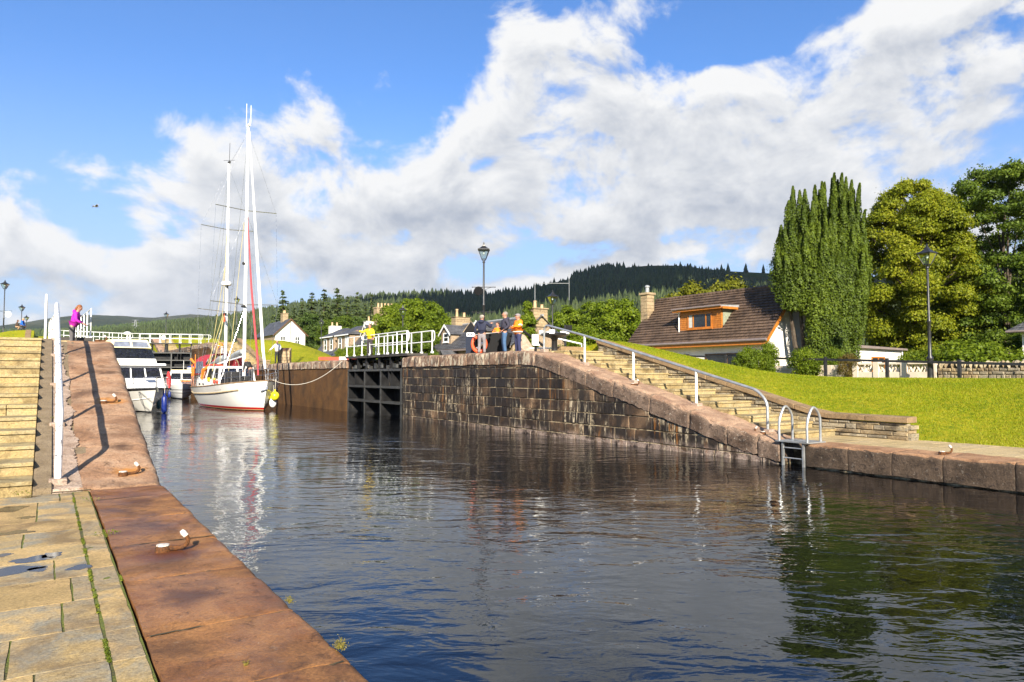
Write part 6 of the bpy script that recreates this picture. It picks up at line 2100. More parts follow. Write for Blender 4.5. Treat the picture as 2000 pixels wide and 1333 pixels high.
# weeds rooted in the joints of the left steps and paving
r = np.random.default_rng(31)
PW = []
for (cx, cy, cz, q) in ((-0.95, 15.05, 0.54 + 0.179 * 5, 26), (-0.75, 15.08, 0.54 + 0.179 * 5, 18), (-0.62, 18.6, 0.54 + 0.179 * 10, 14), (-0.2, 11.46, 0.54, 16), (-0.36, 12.9, 0.54 + 0.179 * 2, 8), (0.52, 10.4, 0.53, 8), (0.53, 8.1, 0.53, 10), (0.12, 14.6, 1.36, 10), (0.10, 18.2, 2.25, 10)):
    q *= 5
    PW.append(np.stack([cx + r.normal(0, 0.08, q), cy + r.normal(0, 0.012, q), cz + 0.01 + r.random(q) * 0.05], 1))
PW = np.concatenate(PW)
tag(quads('weeds', leaf_quads(PW, sphere_pts(len(PW), r), 0.009, r, 2.2), M['moss']), kind='stuff')

# ---------------------------------------------------------------- boats
def m_hull(stripes, base=(0.80, 0.79, 0.75)):
    """gel coat with bands at given heights above the water"""
    def f(gg, b, o):
        co = gg.n('ShaderNodeTexCoord').outputs['Object']
        z = gg.n('ShaderNodeSeparateXYZ', {0: co}).outputs[2]
        n = gg.noise(co, 1.5, 4.0, 0.6)
        c = gg.mix(gg.mr(n, 0.3, 0.7), tuple(x * 0.95 for x in base), base)
        for (z0, z1, col) in stripes:
            k = gg.m('MULTIPLY', gg.m('GREATER_THAN', z, z0), gg.m('LESS_THAN', z, z1))
            c = gg.mix(k, c, col)
        setin(gg, b, 'Base Color', c)
        b.inputs['Roughness'].default_value = 0.22
    return f


M['hull_red'] = mat('white hull with red boot top', m_hull([(-2, 0.04, (0.06, 0.02, 0.012)), (0.04, 0.07, (0.6, 0.45, 0.2)), (0.07, 0.20, (0.42, 0.018, 0.014))]))
M['hull_white'] = mat('white gel coat hull', m_hull([(-2, 0.06, (0.02, 0.02, 0.025))]))
M['hull_stripe'] = mat('white hull with dark lines', m_hull([(-2, 0.10, (0.015, 0.015, 0.02)), (0.52, 0.57, (0.03, 0.03, 0.035)), (0.80, 0.86, (0.05, 0.05, 0.055))]))
M['gel'] = plain('white gel coat', (0.80, 0.80, 0.78), 0.25, var=0.03, scale=2)
M['cream'] = plain('cream canopy', (0.74, 0.66, 0.40), 0.6, var=0.05)
M['dark_win'] = plain('tinted boat window', (0.010, 0.012, 0.022), 0.06, var=0.4)
M['alu'] = plain('painted mast', (0.80, 0.80, 0.80), 0.3, var=0.03)
M['steel'] = plain('stainless rail', (0.5, 0.5, 0.5), 0.25, metal=0.9, var=0.1)
M['teak'] = plain('teak', (0.24, 0.15, 0.075), 0.6, var=0.2, scale=4)
M['rub'] = plain('tan rubbing strake', (0.42, 0.33, 0.20), 0.6, var=0.12)
M['red_cloth'] = plain('burgundy canvas', (0.36, 0.018, 0.030), 0.8, var=0.15, scale=4)
M['red_sail'] = plain('furled red sail cover', (0.38, 0.05, 0.06), 0.8, var=0.2, scale=3)
M['white_sail'] = plain('furled white sail', (0.82, 0.81, 0.79), 0.7, var=0.05, scale=4)
M['grey_cloth'] = plain('grey sail cover', (0.30, 0.32, 0.33), 0.8, var=0.15, scale=3)
M['orange'] = plain('orange fabric', (0.75, 0.20, 0.02), 0.7)
M['blue_fender'] = plain('blue fender', (0.008, 0.022, 0.17), 0.4, var=0.15)
M['yellow'] = plain('yellow buoy', (0.72, 0.62, 0.02), 0.35, var=0.1)
M['teal'] = plain('teal fender', (0.01, 0.07, 0.09), 0.35)
M['rope'] = plain('pale rope', (0.55, 0.52, 0.45), 0.9, var=0.15, scale=20)
M['vinyl'] = plain('clear vinyl canopy window', (0.16, 0.18, 0.24), 0.08, var=0.3, scale=2)
M['kit'] = plain('dark deck gear', (0.02, 0.02, 0.022), 0.8, var=0.4, scale=4)


def hull_mesh(L, B, sheer, draft=0.7, stern=0.72, fine=1.7, rake=0.9, flare=0.35, tr=0.25):
    """station lines from transom to stem; x ahead, y to port, z up"""
    ss = [i / 22 for i in range(23)]
    qs = [i / 12 for i in range(13)]
    def P(s, q, side):
        b = B / 2 * ((1 - max(0, (s - 0.42) / 0.58) ** fine) if s > 0.42 else lerp(stern, 1, math.sin(s / 0.42 * math.pi / 2)))
        zt = sheer(s)
        keel = -draft * (1 - max(0, (s - 0.55) / 0.45) ** 2.2) if s > 0.1 else -draft * (0.25 + 7.5 * s)
        z = lerp(keel, zt, q)
        fl = (q ** lerp(0.42, 0.42 + flare + 0.25, s))
        y = max(0.015, b) * fl
        x = -L / 2 + s * L - rake * (1 - (z + draft) / (zt + draft)) * max(0, (s - 0.5) / 0.5) ** 2 - tr * (1 - q) * (1 - s) ** 4 * -1
        return (x, side * y, z)
    mb = MB()
    mb.grid(lambda s, q: P(s, abs(q), 1 if q > 0 else -1), ss, [-q for q in reversed(qs)] + qs[1:])
    n = 25
    mb.f.append(tuple(range(n))); mb.mi.append(0)
    return mb, P


def deck_mesh(P, ss, z_off=-0.02, inset=0.03):
    mb = MB()
    vs = []
    for s in ss:
        a = Vector(P(s, 1, -1)); b = Vector(P(s, 1, 1))
        m = (a + b) / 2
        vs += [a.lerp(m, inset) + Vector((0, 0, z_off)), m + Vector((0, 0, z_off + 0.05)), b.lerp(m, inset) + Vector((0, 0, z_off))]
    n = len(ss)
    mb.add(vs, [(i * 3 + k, i * 3 + 3 + k, i * 3 + 4 + k, i * 3 + 1 + k) for i in range(n - 1) for k in (0, 1)])
    return mb


def cabin(parent, name, x0, x1, w0, w1, z0, z1, slope0, slope1, m, tumble=0.85):
    """deckhouse with sloped ends; returns its mesh object"""
    lo = [(x0, -w0 / 2), (x1, -w1 / 2), (x1, w1 / 2), (x0, w0 / 2)]
    hi = [(x0 + slope0, -w0 / 2 * tumble), (x1 - slope1, -w1 / 2 * tumble), (x1 - slope1, w1 / 2 * tumble), (x0 + slope0, w0 / 2 * tumble)]
    mb = MB().add([(x, y, z0) for x, y in lo] + [(x, y, z1) for x, y in hi], [(3, 2, 1, 0), (4, 5, 6, 7), (0, 1, 5, 4), (1, 2, 6, 5), (2, 3, 7, 6), (3, 0, 4, 7)])
    o = mb.build(name, m, parent, bevel=0.06)
    def side_pt(t, k, side):
        a = Vector((lerp(lo[0][0], lo[1][0], t), side * lerp(w0, w1, t) / 2, z0))
        b = Vector((lerp(hi[0][0], hi[1][0], t), side * lerp(w0, w1, t) / 2 * tumble, z1))
        return a.lerp(b, k)
    def front_pt(t, k):
        a = Vector((x1, lerp(-w1, w1, t) / 2, z0)); b = Vector((x1 - slope1, lerp(-w1, w1, t) / 2 * tumble, z1))
        return a.lerp(b, k)
    return o, side_pt, front_pt


def pane4(parent, pts, off, m='dark_win', name='window', th=0.012):
    """a thin window slab laid proud of a cabin side"""
    pts = [Vector(p) for p in pts]
    n = (pts[1] - pts[0]).cross(pts[3] - pts[0]).normalized()
    if n.dot(Vector(off)) < 0: n = -n
    vs = [p + n * 0.002 for p in pts] + [p + n * th for p in pts]
    return MB().add(vs, [(0, 1, 2, 3), (4, 5, 6, 7)] + [(i, (i + 1) % 4, 4 + (i + 1) % 4, 4 + i) for i in range(4)]).build(name, M[m], parent)


def wire(mb, a, b, r=0.007, sag=0.0, n=6):
    a, b = Vector(a), Vector(b)
    pts = [a.lerp(b, i / n) - Vector((0, 0, sag * 4 * (i / n) * (1 - i / n))) for i in range(n + 1)] if sag else [a, b]
    mb.tube(pts, r, 5)


def rails(parent, P, s0, s1, n, h, mid=True, r=0.016, name='guard_rail', sides=(-1, 1), inset=0.06):
    mb = MB()
    for side in sides:
        pts = []
        for i in range(n + 1):
            s = lerp(s0, s1, i / n)
            p = Vector(P(s, 1, side)); p.y *= 1 - inset
            pts.append(p)
            mb.tube([p, p + Vector((0, 0, h))], r, 6)
        mb.tube([p + Vector((0, 0, h)) for p in pts], r, 6)
        if mid: mb.tube([p + Vector((0, 0, h * 0.5)) for p in pts], r * 0.7, 6)
    if s1 > 0.98:
        a, b = Vector(P(s1, 1, -1)), Vector(P(s1, 1, 1))
        mb.tube([a + Vector((0, 0, h)), (a + b) / 2 + Vector((0.25, 0, h)), b + Vector((0, 0, h))], r, 6)
    return mb.build(name, M['steel'], parent)


# ---- the white ketch
KL, KB = 10.9, 3.7
ka, kb_ = Vector((9.75, 53.0, 0)), Vector((10.9, 42.9, 0))
kang = math.atan2(kb_.y - ka.y, kb_.x - ka.x)
kc = (ka + kb_) / 2
ketch = thing('ketch', 'white two masted ketch with red waterline and furled sails in the lock', 'sailing boat', kc, kang)
ksh = lambda s: 1.30 + 0.22 * s + 0.55 * max(0, s - 0.35) ** 1.6
mb, KP = hull_mesh(KL, KB, ksh, 0.8, 0.72, 4.6, 0.9, -0.05)
hull = mb.build('hull', M['hull_red'], ketch, smooth=True, angle=60)
deck_mesh(KP, [i / 22 for i in range(23)]).build('deck', M['teak'], ketch, smooth=True)
mb = MB()
for side in (-1, 1):
    mb.tube([Vector(KP(s, 0.80, side)) + Vector((0, side * 0.015, 0)) for s in np.linspace(0.0, 0.86, 18)], 0.05, 6)
mb.build('rubbing_strake', M['rub'], hull, smooth=True)
mb = MB()
for side in (-1, 1):
    mb.tube([Vector(KP(s, 1, side)) + Vector((0, 0, 0.02)) for s in np.linspace(0, 1, 20)], 0.035, 6)
mb.build('toe_rail', M['teak'], hull, smooth=True)
mb = MB()
for (x0, x1) in ((2.62, 2.78), (2.9, 2.94), (3.0, 3.04)):
    p = None
mb = MB()   # faint lettering of the name on the bow
for k in range(6):
    s = 0.60 + 0.018 * k
    p = Vector(KP(s, 0.86, -1)); q = Vector(KP(s + 0.010, 0.86, -1)); e = Vector((0, -0.012, 0))
    h_ = 0.11 if k % 2 else 0.15
    mb.add([p + e, q + e, q + e + Vector((0, -0.02, h_)), p + e + Vector((0, -0.02, h_))], [(0, 1, 2, 3)])
mb.build('name_lettering', plain('gold grey lettering', (0.45, 0.42, 0.36), 0.5), hull, fix=False)
# wheelhouse and coachroof
house, sp, fp = cabin(ketch, 'wheelhouse', -4.6, 0.35, 2.3, 2.5, 1.3, 2.72, 0.75, 0.25, M['gel'])
for side in (-1, 1):
    for (t0, t1, k0, k1) in ((0.06, 0.17, 0.45, 0.86), (0.22, 0.33, 0.42, 0.88), (0.40, 0.66, 0.42, 0.90), (0.74, 0.93, 0.42, 0.90)):
        w = pane4(house, [sp(t0 - (0.02 if t0 < 0.2 else 0), k0, side), sp(t1, k0, side), sp(t1, k1, side), sp(t0 + 0.03, k1, side)], (0, side, 0))
    for t in (0.10, 0.14, 0.28, 0.33):
        p = sp(t, 0.16, side)
        MB().lathe([(0.07, 0), (0.07, 0.02)], (p.x, p.y + side * 0.02, p.z), 8, M=Matrix.Rotation(R(90), 3, 'X')).build('porthole', M['dark_win'], house)
for t0, t1 in ((0.06, 0.47), (0.53, 0.94)):
    pane4(house, [fp(t0, 0.45), fp(t1, 0.45), fp(t1, 0.9), fp(t0, 0.9)], (1, 0, 0.1))
mb = MB()
mb.tube([(-3.6, -0.9, 2.74), (-2.6, -0.95, 2.82), (-1.4, -0.9, 2.82), (-0.4, -0.8, 2.76)], 0.06, 8); mb.build('red_cover', plain('red cloth', (0.52, 0.06, 0.02), 0.7), house, smooth=True)
MB().tube([(-3.45, -1.15, 1.9), (-3.2, -1.12, 2.5), (-2.75, -1.0, 2.66)], [0.10, 0.13, 0.10], 8).build('orange_buoy', M['orange'], house, smooth=True)
mb = MB(); mb.ell((-0.5, -1.24, 1.72), (0.14, 0.08, 0.14), 8, 6); mb.ell((0.15, -1.27, 1.70), (0.12, 0.08, 0.12), 8, 6)
mb.build('red_fender', red, house, smooth=True)
MB().box((-1.8, -1.2, 1.85), (0.35, 0.08, 0.25)).box((-0.6, -1.22, 1.85), (0.3, 0.08, 0.2)).build('yellow_bag', M['yellow'], house, bevel=0.03)
# masts
XM, XZ = 1.38, -2.25
for nm, x, zt, z0, r in (('main_mast', XM, 18.3, 1.3, 0.078), ('mizzen_mast', XZ, 16.7, 1.0, 0.072)):
    m_ = MB(); m_.tube([(x, 0, z0), (x - 0.02, 0, zt * 0.6), (x - 0.05, 0, zt)], [r, r, r * 0.78], 10, flat=1.35)
    mast = m_.build(nm, M['alu'], ketch, smooth=True)
    for zf, w in (((6.65, 2.15), (12.75, 1.95)) if x == XM else ((6.45, 1.85), (12.1, 1.75))):
        MB().tube([(x - 0.05, -w, zf + 0.12), (x, 0, zf), (x - 0.05, w, zf + 0.12)], 0.025, 6).build('spreader', M['steel'], mast)
    mb = MB()
    if x == XM:
        mb.tube([(x - 0.12, -0.1, zt), (x - 0.12, -0.1, zt + 1.5)], 0.018, 5); mb.tube([(x + 0.05, 0.12, zt), (x + 0.05, 0.12, zt + 1.4)], 0.018, 5)
        mb.tube([(x, 0, zt), (x + 0.25, 0, zt + 0.25), (x + 0.3, 0, zt + 0.4)], 0.02, 5); mb.box((x, 0, zt + 0.08), (0.3, 0.12, 0.12))
    else:
        mb.tube([(x, 0, zt), (x + 0.05, 0, zt + 1.4)], 0.016, 5); mb.tube([(x - 0.25, -0.3, zt + 0.2), (x + 0.15, 0.3, zt + 0.25)], 0.014, 5); mb.box((x, 0, zt + 0.08), (0.25, 0.12, 0.12))
    mb.build('aerial', M['kit'] if x != XM else M['alu'], mast)
    mb = MB(); mb.ell((x - 0.14, -0.12, 6.55 if x == XM else 6.3), (0.14, 0.10, 0.08), 8, 5); mb.ell((x + 0.14, -0.12, 6.55 if x == XM else 6.3), (0.14, 0.10, 0.08), 8, 5)
    mb.build('deck_light', M['kit'], mast)
    if x == XZ:
        MB().lathe([(0.30, 8.25), (0.34, 8.3), (0.34, 8.42), (0.28, 8.5)], (x + 0.05, -0.05, 0), 14).build('radar_dome', M['gel'], mast, smooth=True)
        MB().tube([(x, 0, 8.05), (x + 0.3, -0.05, 8.22)], 0.05, 6).build('radar_bracket', M['kit'], mast)
        MB().add([(x + 0.25, -0.22, 6.3), (x + 0.62, -0.25, 5.75), (x + 0.3, -0.24, 5.7), (x + 0.25, -0.235, 6.3), (x + 0.62, -0.265, 5.75), (x + 0.3, -0.255, 5.7)], [(0, 1, 2), (5, 4, 3), (0, 3, 4, 1), (1, 4, 5, 2), (2, 5, 3, 0)]).build('courtesy_flag', plain('orange flag', (0.75, 0.10, 0.02), 0.7), mast)
    else:
        MB().ell((x + 0.02, -0.16, 9.3), (0.10, 0.10, 0.10), 8, 6).build('lamp', M['kit'], mast)
for nm, x, z0, L_ in (('main_boom', XM, 3.35, 3.7), ('mizzen_boom', XZ, 3.05, 3.0)):
    o = MB().tube([(x - 0.15, 0, z0), (x - L_, 0, z0 - 0.25)], 0.06, 8).build(nm, M['alu'], ketch, smooth=True)
    MB().tube([(x - 0.2, 0, z0 + 0.30), (x - 1.0, 0, z0 + 0.20), (x - L_ * 0.6, 0, z0 + 0.02), (x - L_ + 0.1, 0, z0 - 0.14)], [0.22, 0.26, 0.20, 0.12], 10, flat=0.8).build('sail_cover', M['grey_cloth'], o, smooth=True)
# furled headsails
xb = KL / 2 - 0.35
MB().tube([(xb - 0.1, 0, ksh(1) + 0.7), (xb - 0.5, 0, 3.6), (lerp(xb, XM, 0.5), 0, 10), (XM + 0.2, 0, 17.9)], [0.06, 0.09, 0.085, 0.035], 9).build('furled_genoa', M['white_sail'], ketch, smooth=True)
o = MB().tube([(xb - 1.25, 0, ksh(0.9) + 0.4), (xb - 1.35, 0, 3.0), (lerp(xb - 1.6, XM, 0.5), 0, 7.6), (XM + 0.15, 0, 12.3)], [0.05, 0.07, 0.062, 0.025], 9).build('furled_staysail', M['red_sail'], ketch, smooth=True)
mb = MB()
for s in (-1, 1):
    wire(mb, (XM - 0.3, s * 1.62, ksh(0.6)), (XM - 0.05, s * 2.13, 6.75)); wire(mb, (XM - 0.05, s * 2.13, 6.75), (XM - 0.05, s * 1.93, 12.85)); wire(mb, (XM - 0.05, s * 1.93, 12.85), (XM - 0.05, 0, 18.0))
    wire(mb, (XM + 0.2, s * 1.6, ksh(0.6)), (XM, 0, 6.5)); wire(mb, (XM - 0.9, s * 1.65, ksh(0.55)), (XM - 0.02, 0, 12.6)); wire(mb, (XM - 0.05, s * 2.13, 6.75), (XM, 0, 12.6))
    wire(mb, (XZ - 0.3, s * 1.6, ksh(0.25)), (XZ - 0.05, s * 1.83, 6.55)); wire(mb, (XZ - 0.05, s * 1.83, 6.55), (XZ - 0.05, s * 1.73, 12.2)); wire(mb, (XZ - 0.05, s * 1.73, 12.2), (XZ, 0, 16.4))
    wire(mb, (XZ - 0.9, s * 1.6, ksh(0.2)), (XZ, 0, 12)); wire(mb, (XZ + 0.5, s * 1.6, ksh(0.3)), (XZ, 0, 6.4)); wire(mb, (XZ - 1.6, s * 1.4, ksh(0.1)), (XZ, 0, 9.2))
    wire(mb, (-KL / 2, s * 0.8, 1.1), (XZ, 0, 16.5))
wire(mb, (XM, 0, 17.9), (XZ, 0, 16.6)); wire(mb, (xb, 0, ksh(1)), (XM, 0, 18.2)); wire(mb, (XM - 3.6, 0, 3.15), (XM - 0.1, 0, 17.6), 0.008); wire(mb, (XZ - 2.9, 0, 2.85), (XZ - 0.1, 0, 16.2), 0.008)
mb.build('rigging', M['steel'], ketch)
mb = MB()
wire(mb, (XZ + 0.4, -0.5, 2.4), (XZ + 0.1, -0.1, 11.8), 0.016); wire(mb, (XZ - 0.6, -0.9, 2.4), (XZ - 0.1, -0.12, 9.5), 0.016); wire(mb, (XM - 0.5, -0.8, 2.4), (XM - 0.1, -0.14, 12), 0.016)
wire(mb, (XZ - 1.3, -1.2, 1.2), (XZ - 0.1, -0.2, 6.2), 0.02); wire(mb, (XZ + 1.2, -1.2, 2.4), (XZ + 0.2, -0.2, 6.2), 0.02)
mb.build('halyard', plain('yellow halyards', (0.45, 0.38, 0.16), 0.8), ketch)
rails(ketch, KP, 0.56, 1.0, 7, 0.72)
rails(ketch, KP, 0.0, 0.12, 2, 0.75, name='pushpit')
mb = MB()
for k in range(7):
    mb.bx(2.0 + 0.33 * k, 2.25 + 0.33 * k, -1.1 + 0.07 * k, -0.8 + 0.07 * k, 1.5, 1.85 + 0.25 * (k % 2))
mb.bx(0.75, 2.0, -1.25, -0.5, 1.5, 2.35)
mb.build('deck_bag', M['kit'], ketch, bevel=0.04)
mb = MB(); mb.tube([(xb - 0.6, 0, ksh(0.95) - 0.1), (xb + 0.15, 0, ksh(1) - 0.1), (xb + 0.22, 0, ksh(1) - 0.5)], 0.05, 7); mb.tube([(xb + 0.02, -0.3, ksh(1) - 0.62), (xb + 0.22, 0, ksh(1) - 0.5), (xb + 0.02, 0.3, ksh(1) - 0.62)], 0.045, 7)
mb.build('anchor', M['steel'], ketch)
mb = MB(); mb.tube([(-5.9, -0.9, 1.1), (-5.9, -0.9, 3.6)], 0.03, 6); mb.tube([(-5.6, -1.2, 1.1), (-5.6, -1.2, 2.9)], 0.03, 6); mb.tube([(-5.75, -1.1, 1.4), (-5.7, -1.1, 2.7)], [0.09, 0.12], 8)
mb.build('dan_buoy', M['orange'], ketch)

# fenders and lines of the ketch
kM = Matrix.Translation(kc) @ Matrix.Rotation(kang, 4, 'Z')
def kw(p): return kM @ Vector(p)
def ball(label, p, r, m, sz=1.2):
    t = thing('fender', label, 'fender', p)
    MB().lathe([(0.001, -r * sz)] + [(r * math.sin(math.pi * k / 10), -r * sz * math.cos(math.pi * k / 10)) for k in range(1, 10)] + [(0.05, r * sz * 1.0), (0.04, r * sz + 0.12)], n=14).build('buoy', M[m], t, smooth=True)
    MB().tube([(0, 0, r * sz + 0.1), (0.02, -0.05, r * sz + 0.75)], 0.014, 5).build('lanyard', M['rope'], t)
    return t
bp = at(537, 774, 42.0)
ball('round yellow buoy fender hanging from the ketch bow', bp, 0.26, 'yellow', 1.05)
ball('second yellow buoy fender partly behind the ketch bow', at(530, 773, 42.6), 0.22, 'yellow', 1.3)
ball('white fender hanging just above the water under the ketch bow', at(533, 787, 42.3), 0.22, 'gel', 1.4)
t = thing('mooring_rope', 'pale mooring rope sagging from the ketch bow to the gate', 'rope', (0, 0, 0))
mb = MB(); wire(mb, at(531, 742, 42.3), at(668, 706, 41.0), 0.014, 0.75, 14); mb.build('line', M['rope'], t, smooth=True)

# ---- motor cruiser on the left
ma, mb2 = Vector((3.75, 56, 0)), Vector((5.15, 43.6, 0))
mang = math.atan2(mb2.y - ma.y, mb2.x - ma.x)
cru = thing('motor_cruiser', 'white flybridge motor cruiser with cream canopy moored by the left ramp', 'motor boat', (ma + mb2) / 2, mang)
csh = lambda s: 1.22 + 0.30 * max(0, s - 0.25) ** 1.4
mb, CP = hull_mesh(12.4, 3.9, csh, 0.6, 0.9, 2.6, 1.6, 0.5)
hull = mb.build('hull', M['hull_white'], cru, smooth=True, angle=60)
mb = MB()
for side in (-1, 1):
    mb.tube([Vector(CP(s, 1, side)) + Vector((0, side * 0.01, -0.03)) for s in np.linspace(0, 1, 22)], 0.05, 6)
mb.build('rubbing_strake', M['kit'], hull, smooth=True)
mb = MB()
for side in (-1, 1):
    mb.tube([Vector(CP(s, 0.62, side)) + Vector((0, side * 0.005, 0)) for s in np.linspace(0.3, 0.985, 18)], 0.025, 5)
mb.build('spray_rail', M['gel'], hull, smooth=True)
deck_mesh(CP, [i / 22 for i in range(23)], 0.0).build('deck', M['gel'], cru, smooth=True)
cr, sp, fp = cabin(cru, 'coachroof', -0.5, 4.6, 2.9, 1.5, 1.3, 1.95, 0.1, 1.8, M['gel'])
sal, sp, fp = cabin(cru, 'saloon', -5.2, 2.2, 3.2, 3.0, 1.25, 2.72, 0.1, 0.75, M['gel'], 0.88)
for t0, t1 in ((0.05, 0.34), (0.37, 0.63), (0.66, 0.95)):
    pane4(sal, [fp(t0, 0.46), fp(t1, 0.46), fp(t1, 0.90), fp(t0, 0.90)], (1, 0, 0.2))
for side in (-1, 1):
    for t0, t1 in ((0.08, 0.45), (0.50, 0.88)):
        pane4(sal, [sp(t0, 0.45, side), sp(t1, 0.45, side), sp(t1 - 0.03, 0.88, side), sp(t0, 0.88, side)], (0, side, 0))
mb = MB(); mb.prism([(-5.3, 2.725), (1.9, 2.725), (1.75, 2.86), (-5.3, 2.86)], 1, -1.55, 1.55); mb.build('saloon_roof', M['gel'], sal, bevel=0.04)
MB().box((1.0, -0.4, 2.96), (0.9, 1.6, 0.20)).build('cushion', M['cream'], sal, bevel=0.05)
fly, sp, fp = cabin(cru, 'flybridge', -4.6, 0.5, 2.9, 2.7, 2.87, 3.18, 0.0, 0.2, M['gel'], 0.97)
scr, sp, fp = cabin(cru, 'wind_screen', -4.4, 0.28, 2.74, 2.55, 3.183, 3.80, 0.0, 0.48, M['dark_win'], 0.90)
can, sp, fp = cabin(cru, 'canopy', -4.4, -0.2, 2.6, 2.35, 3.85, 4.42, 0.2, 0.42, M['cream'], 0.85)
for t0, t1 in ((0.06, 0.47), (0.53, 0.94)):
    pane4(can, [fp(t0, 0.12), fp(t1, 0.12), fp(t1, 0.72), fp(t0, 0.72)], (1, 0, 0.2), 'vinyl')
for side in (-1, 1):
    pane4(can, [sp(0.1, 0.12, side), sp(0.9, 0.12, side), sp(0.88, 0.7, side), sp(0.1, 0.7, side)], (0, side, 0.2), 'vinyl')
mb = MB(); mb.tube([(-1.5, 0, 4.4), (-1.5, 0, 4.95)], 0.05, 8); mb.lathe([(0.05, 4.72), (0.22, 4.78), (0.22, 4.88), (0.1, 4.95)], (-1.5, 0, 0), 12); mb.build('radar_mast', M['gel'], can, smooth=True)
rails(cru, CP, 0.50, 1.0, 8, 0.62)
p = Vector(CP(0.80, 1, 1))
Mx = Matrix.Rotation(R(-8), 3, 'Z') @ Matrix.Rotation(R(-32), 3, 'Y')
lo_ = MB(); lo_.ell((2.9, 1.45, 1.85), (0.20, 0.13, 0.62), 10, 8, M=Mx)
lf = lo_.build('rescue_pack', plain('red rescue pack', (0.55, 0.03, 0.03), 0.6), cru, smooth=True)
mb = MB()
for dz in (-0.22, 0.15): mb.tube([(2.70 + dz * 0.6, 1.32, 1.85 + dz), (3.02 + dz * 0.6, 1.30, 1.85 + dz)], 0.03, 5)
mb.build('strap', M['gel'], lf)
MB().box((3.6, 0.2, 1.98), (0.55, 0.55, 0.05)).build('hatch', M['vinyl'], cru, bevel=0.02)
mb = MB(); mb.tube([(1.5, -0.7, 2.0), (1.15, -0.68, 2.6)], 0.012, 4); mb.tube([(1.5, 0.7, 2.0), (1.15, 0.68, 2.6)], 0.012, 4); mb.build('wiper', M['kit'], sal)
mb = MB(); mb.tube([(6.0, 0, csh(1) + 0.05), (6.35, 0, csh(1) + 0.02), (6.45, 0, csh(1) - 0.25)], 0.05, 6); mb.build('anchor', M['steel'], cru)


def sausage(label, p, L, r, m):
    t = thing('fender', label, 'fender', p)
    MB().lathe([(0.02, -L / 2 - r), (r * 0.7, -L / 2 - r * 0.55), (r, -L / 2), (r, L / 2), (r * 0.7, L / 2 + r * 0.55), (0.04, L / 2 + r), (0.035, L / 2 + r + 0.1)], n=14).build('fender_body', M[m], t, smooth=True)
    MB().tube([(0, 0, L / 2 + r + 0.08), (0, 0.0, L / 2 + r + 0.5)], 0.014, 5).build('lanyard', M['rope'], t)
sausage('long dark blue fender hanging at the cruiser bow close to the water', at(321, 790, 39.5), 0.75, 0.15, 'blue_fender')
sausage('small blue fender just above the long one at the cruiser bow', at(321, 769, 40.3), 0.22, 0.09, 'blue_fender')
sausage('dark teal fender against the cruiser hull', at(310, 787, 41.5), 0.55, 0.13, 'teal')
sausage('small blue fender hanging on the little white cruiser', at(331, 771, 62.0), 0.35, 0.12, 'blue_fender')

# ---- little white cruiser
la, lb = Vector((10.9, 75.5, 0)), Vector((9.9, 66.6, 0))
lang = math.atan2(lb.y - la.y, lb.x - la.x)
lit = thing('cabin_cruiser', 'small white cabin cruiser with dark hull lines before the upper gate', 'motor boat', (la + lb) / 2, lang)
lsh = lambda s: 1.05 + 0.35 * s ** 1.6
mb, LP = hull_mesh(8.4, 2.9, lsh, 0.5, 0.9, 2.3, 1.1, 0.45)
mb.build('hull', M['hull_stripe'], lit, smooth=True, angle=60)
deck_mesh(LP, [i / 22 for i in range(23)], 0.0).build('deck', M['gel'], lit, smooth=True)
cb, sp, fp = cabin(lit, 'cabin', -3.0, 1.7, 2.5, 2.2, 1.1, 2.45, 0.1, 0.8, M['gel'], 0.85)
for t0, t1 in ((0.06, 0.47), (0.53, 0.94)):
    pane4(cb, [fp(t0, 0.48), fp(t1, 0.48), fp(t1, 0.9), fp(t0, 0.9)], (1, 0, 0.2))
for side in (-1, 1):
    pane4(cb, [sp(0.62, 0.48, side), sp(0.93, 0.48, side), sp(0.88, 0.88, side), sp(0.64, 0.88, side)], (0, side, 0))
    pane4(cb, [sp(0.12, 0.48, side), sp(0.55, 0.48, side), sp(0.55, 0.88, side), sp(0.12, 0.88, side)], (0, side, 0))
MB().box((-0.8, 0, 2.56), (1.6, 1.7, 0.16)).build('roof_hatch', M['cream'], cb, bevel=0.05)
MB().tube([(-0.2, 0.2, 2.6), (-0.2, 0.2, 3.5)], 0.02, 5).build('aerial', M['gel'], cb)
MB().box((1.9, 0.3, 1.62), (0.5, 0.9, 0.16)).build('orange_cover', M['orange'], lit, bevel=0.06)
rails(lit, LP, 0.55, 1.0, 6, 0.55)

# ---- red canopied yacht beyond the ketch, and the inflatable on her stern
ra, rb = Vector((11.9, 66.0, 0)), Vector((12.5, 56.0, 0))
rang = math.atan2(rb.y - ra.y, rb.x - ra.x)
yac = thing('canopied_yacht', 'white yacht with burgundy canopy and windows moored behind the ketch', 'sailing boat', (ra + rb) / 2, rang)
rsh = lambda s: 1.35 + 0.5 * max(0, s - 0.3) ** 1.5
mb, RP = hull_mesh(10.0, 3.2, rsh, 0.6, 0.8, 2.2, 1.2, 0.4)
mb.build('hull', M['hull_white'], yac, smooth=True, angle=60)
deck_mesh(RP, [i / 22 for i in range(23)], 0.0).build('deck', M['gel'], yac, smooth=True)
tr_, sp, fp = cabin(yac, 'coachroof', -4.2, 3.0, 2.5, 1.9, 1.4, 2.25, 0.1, 0.7, M['gel'])


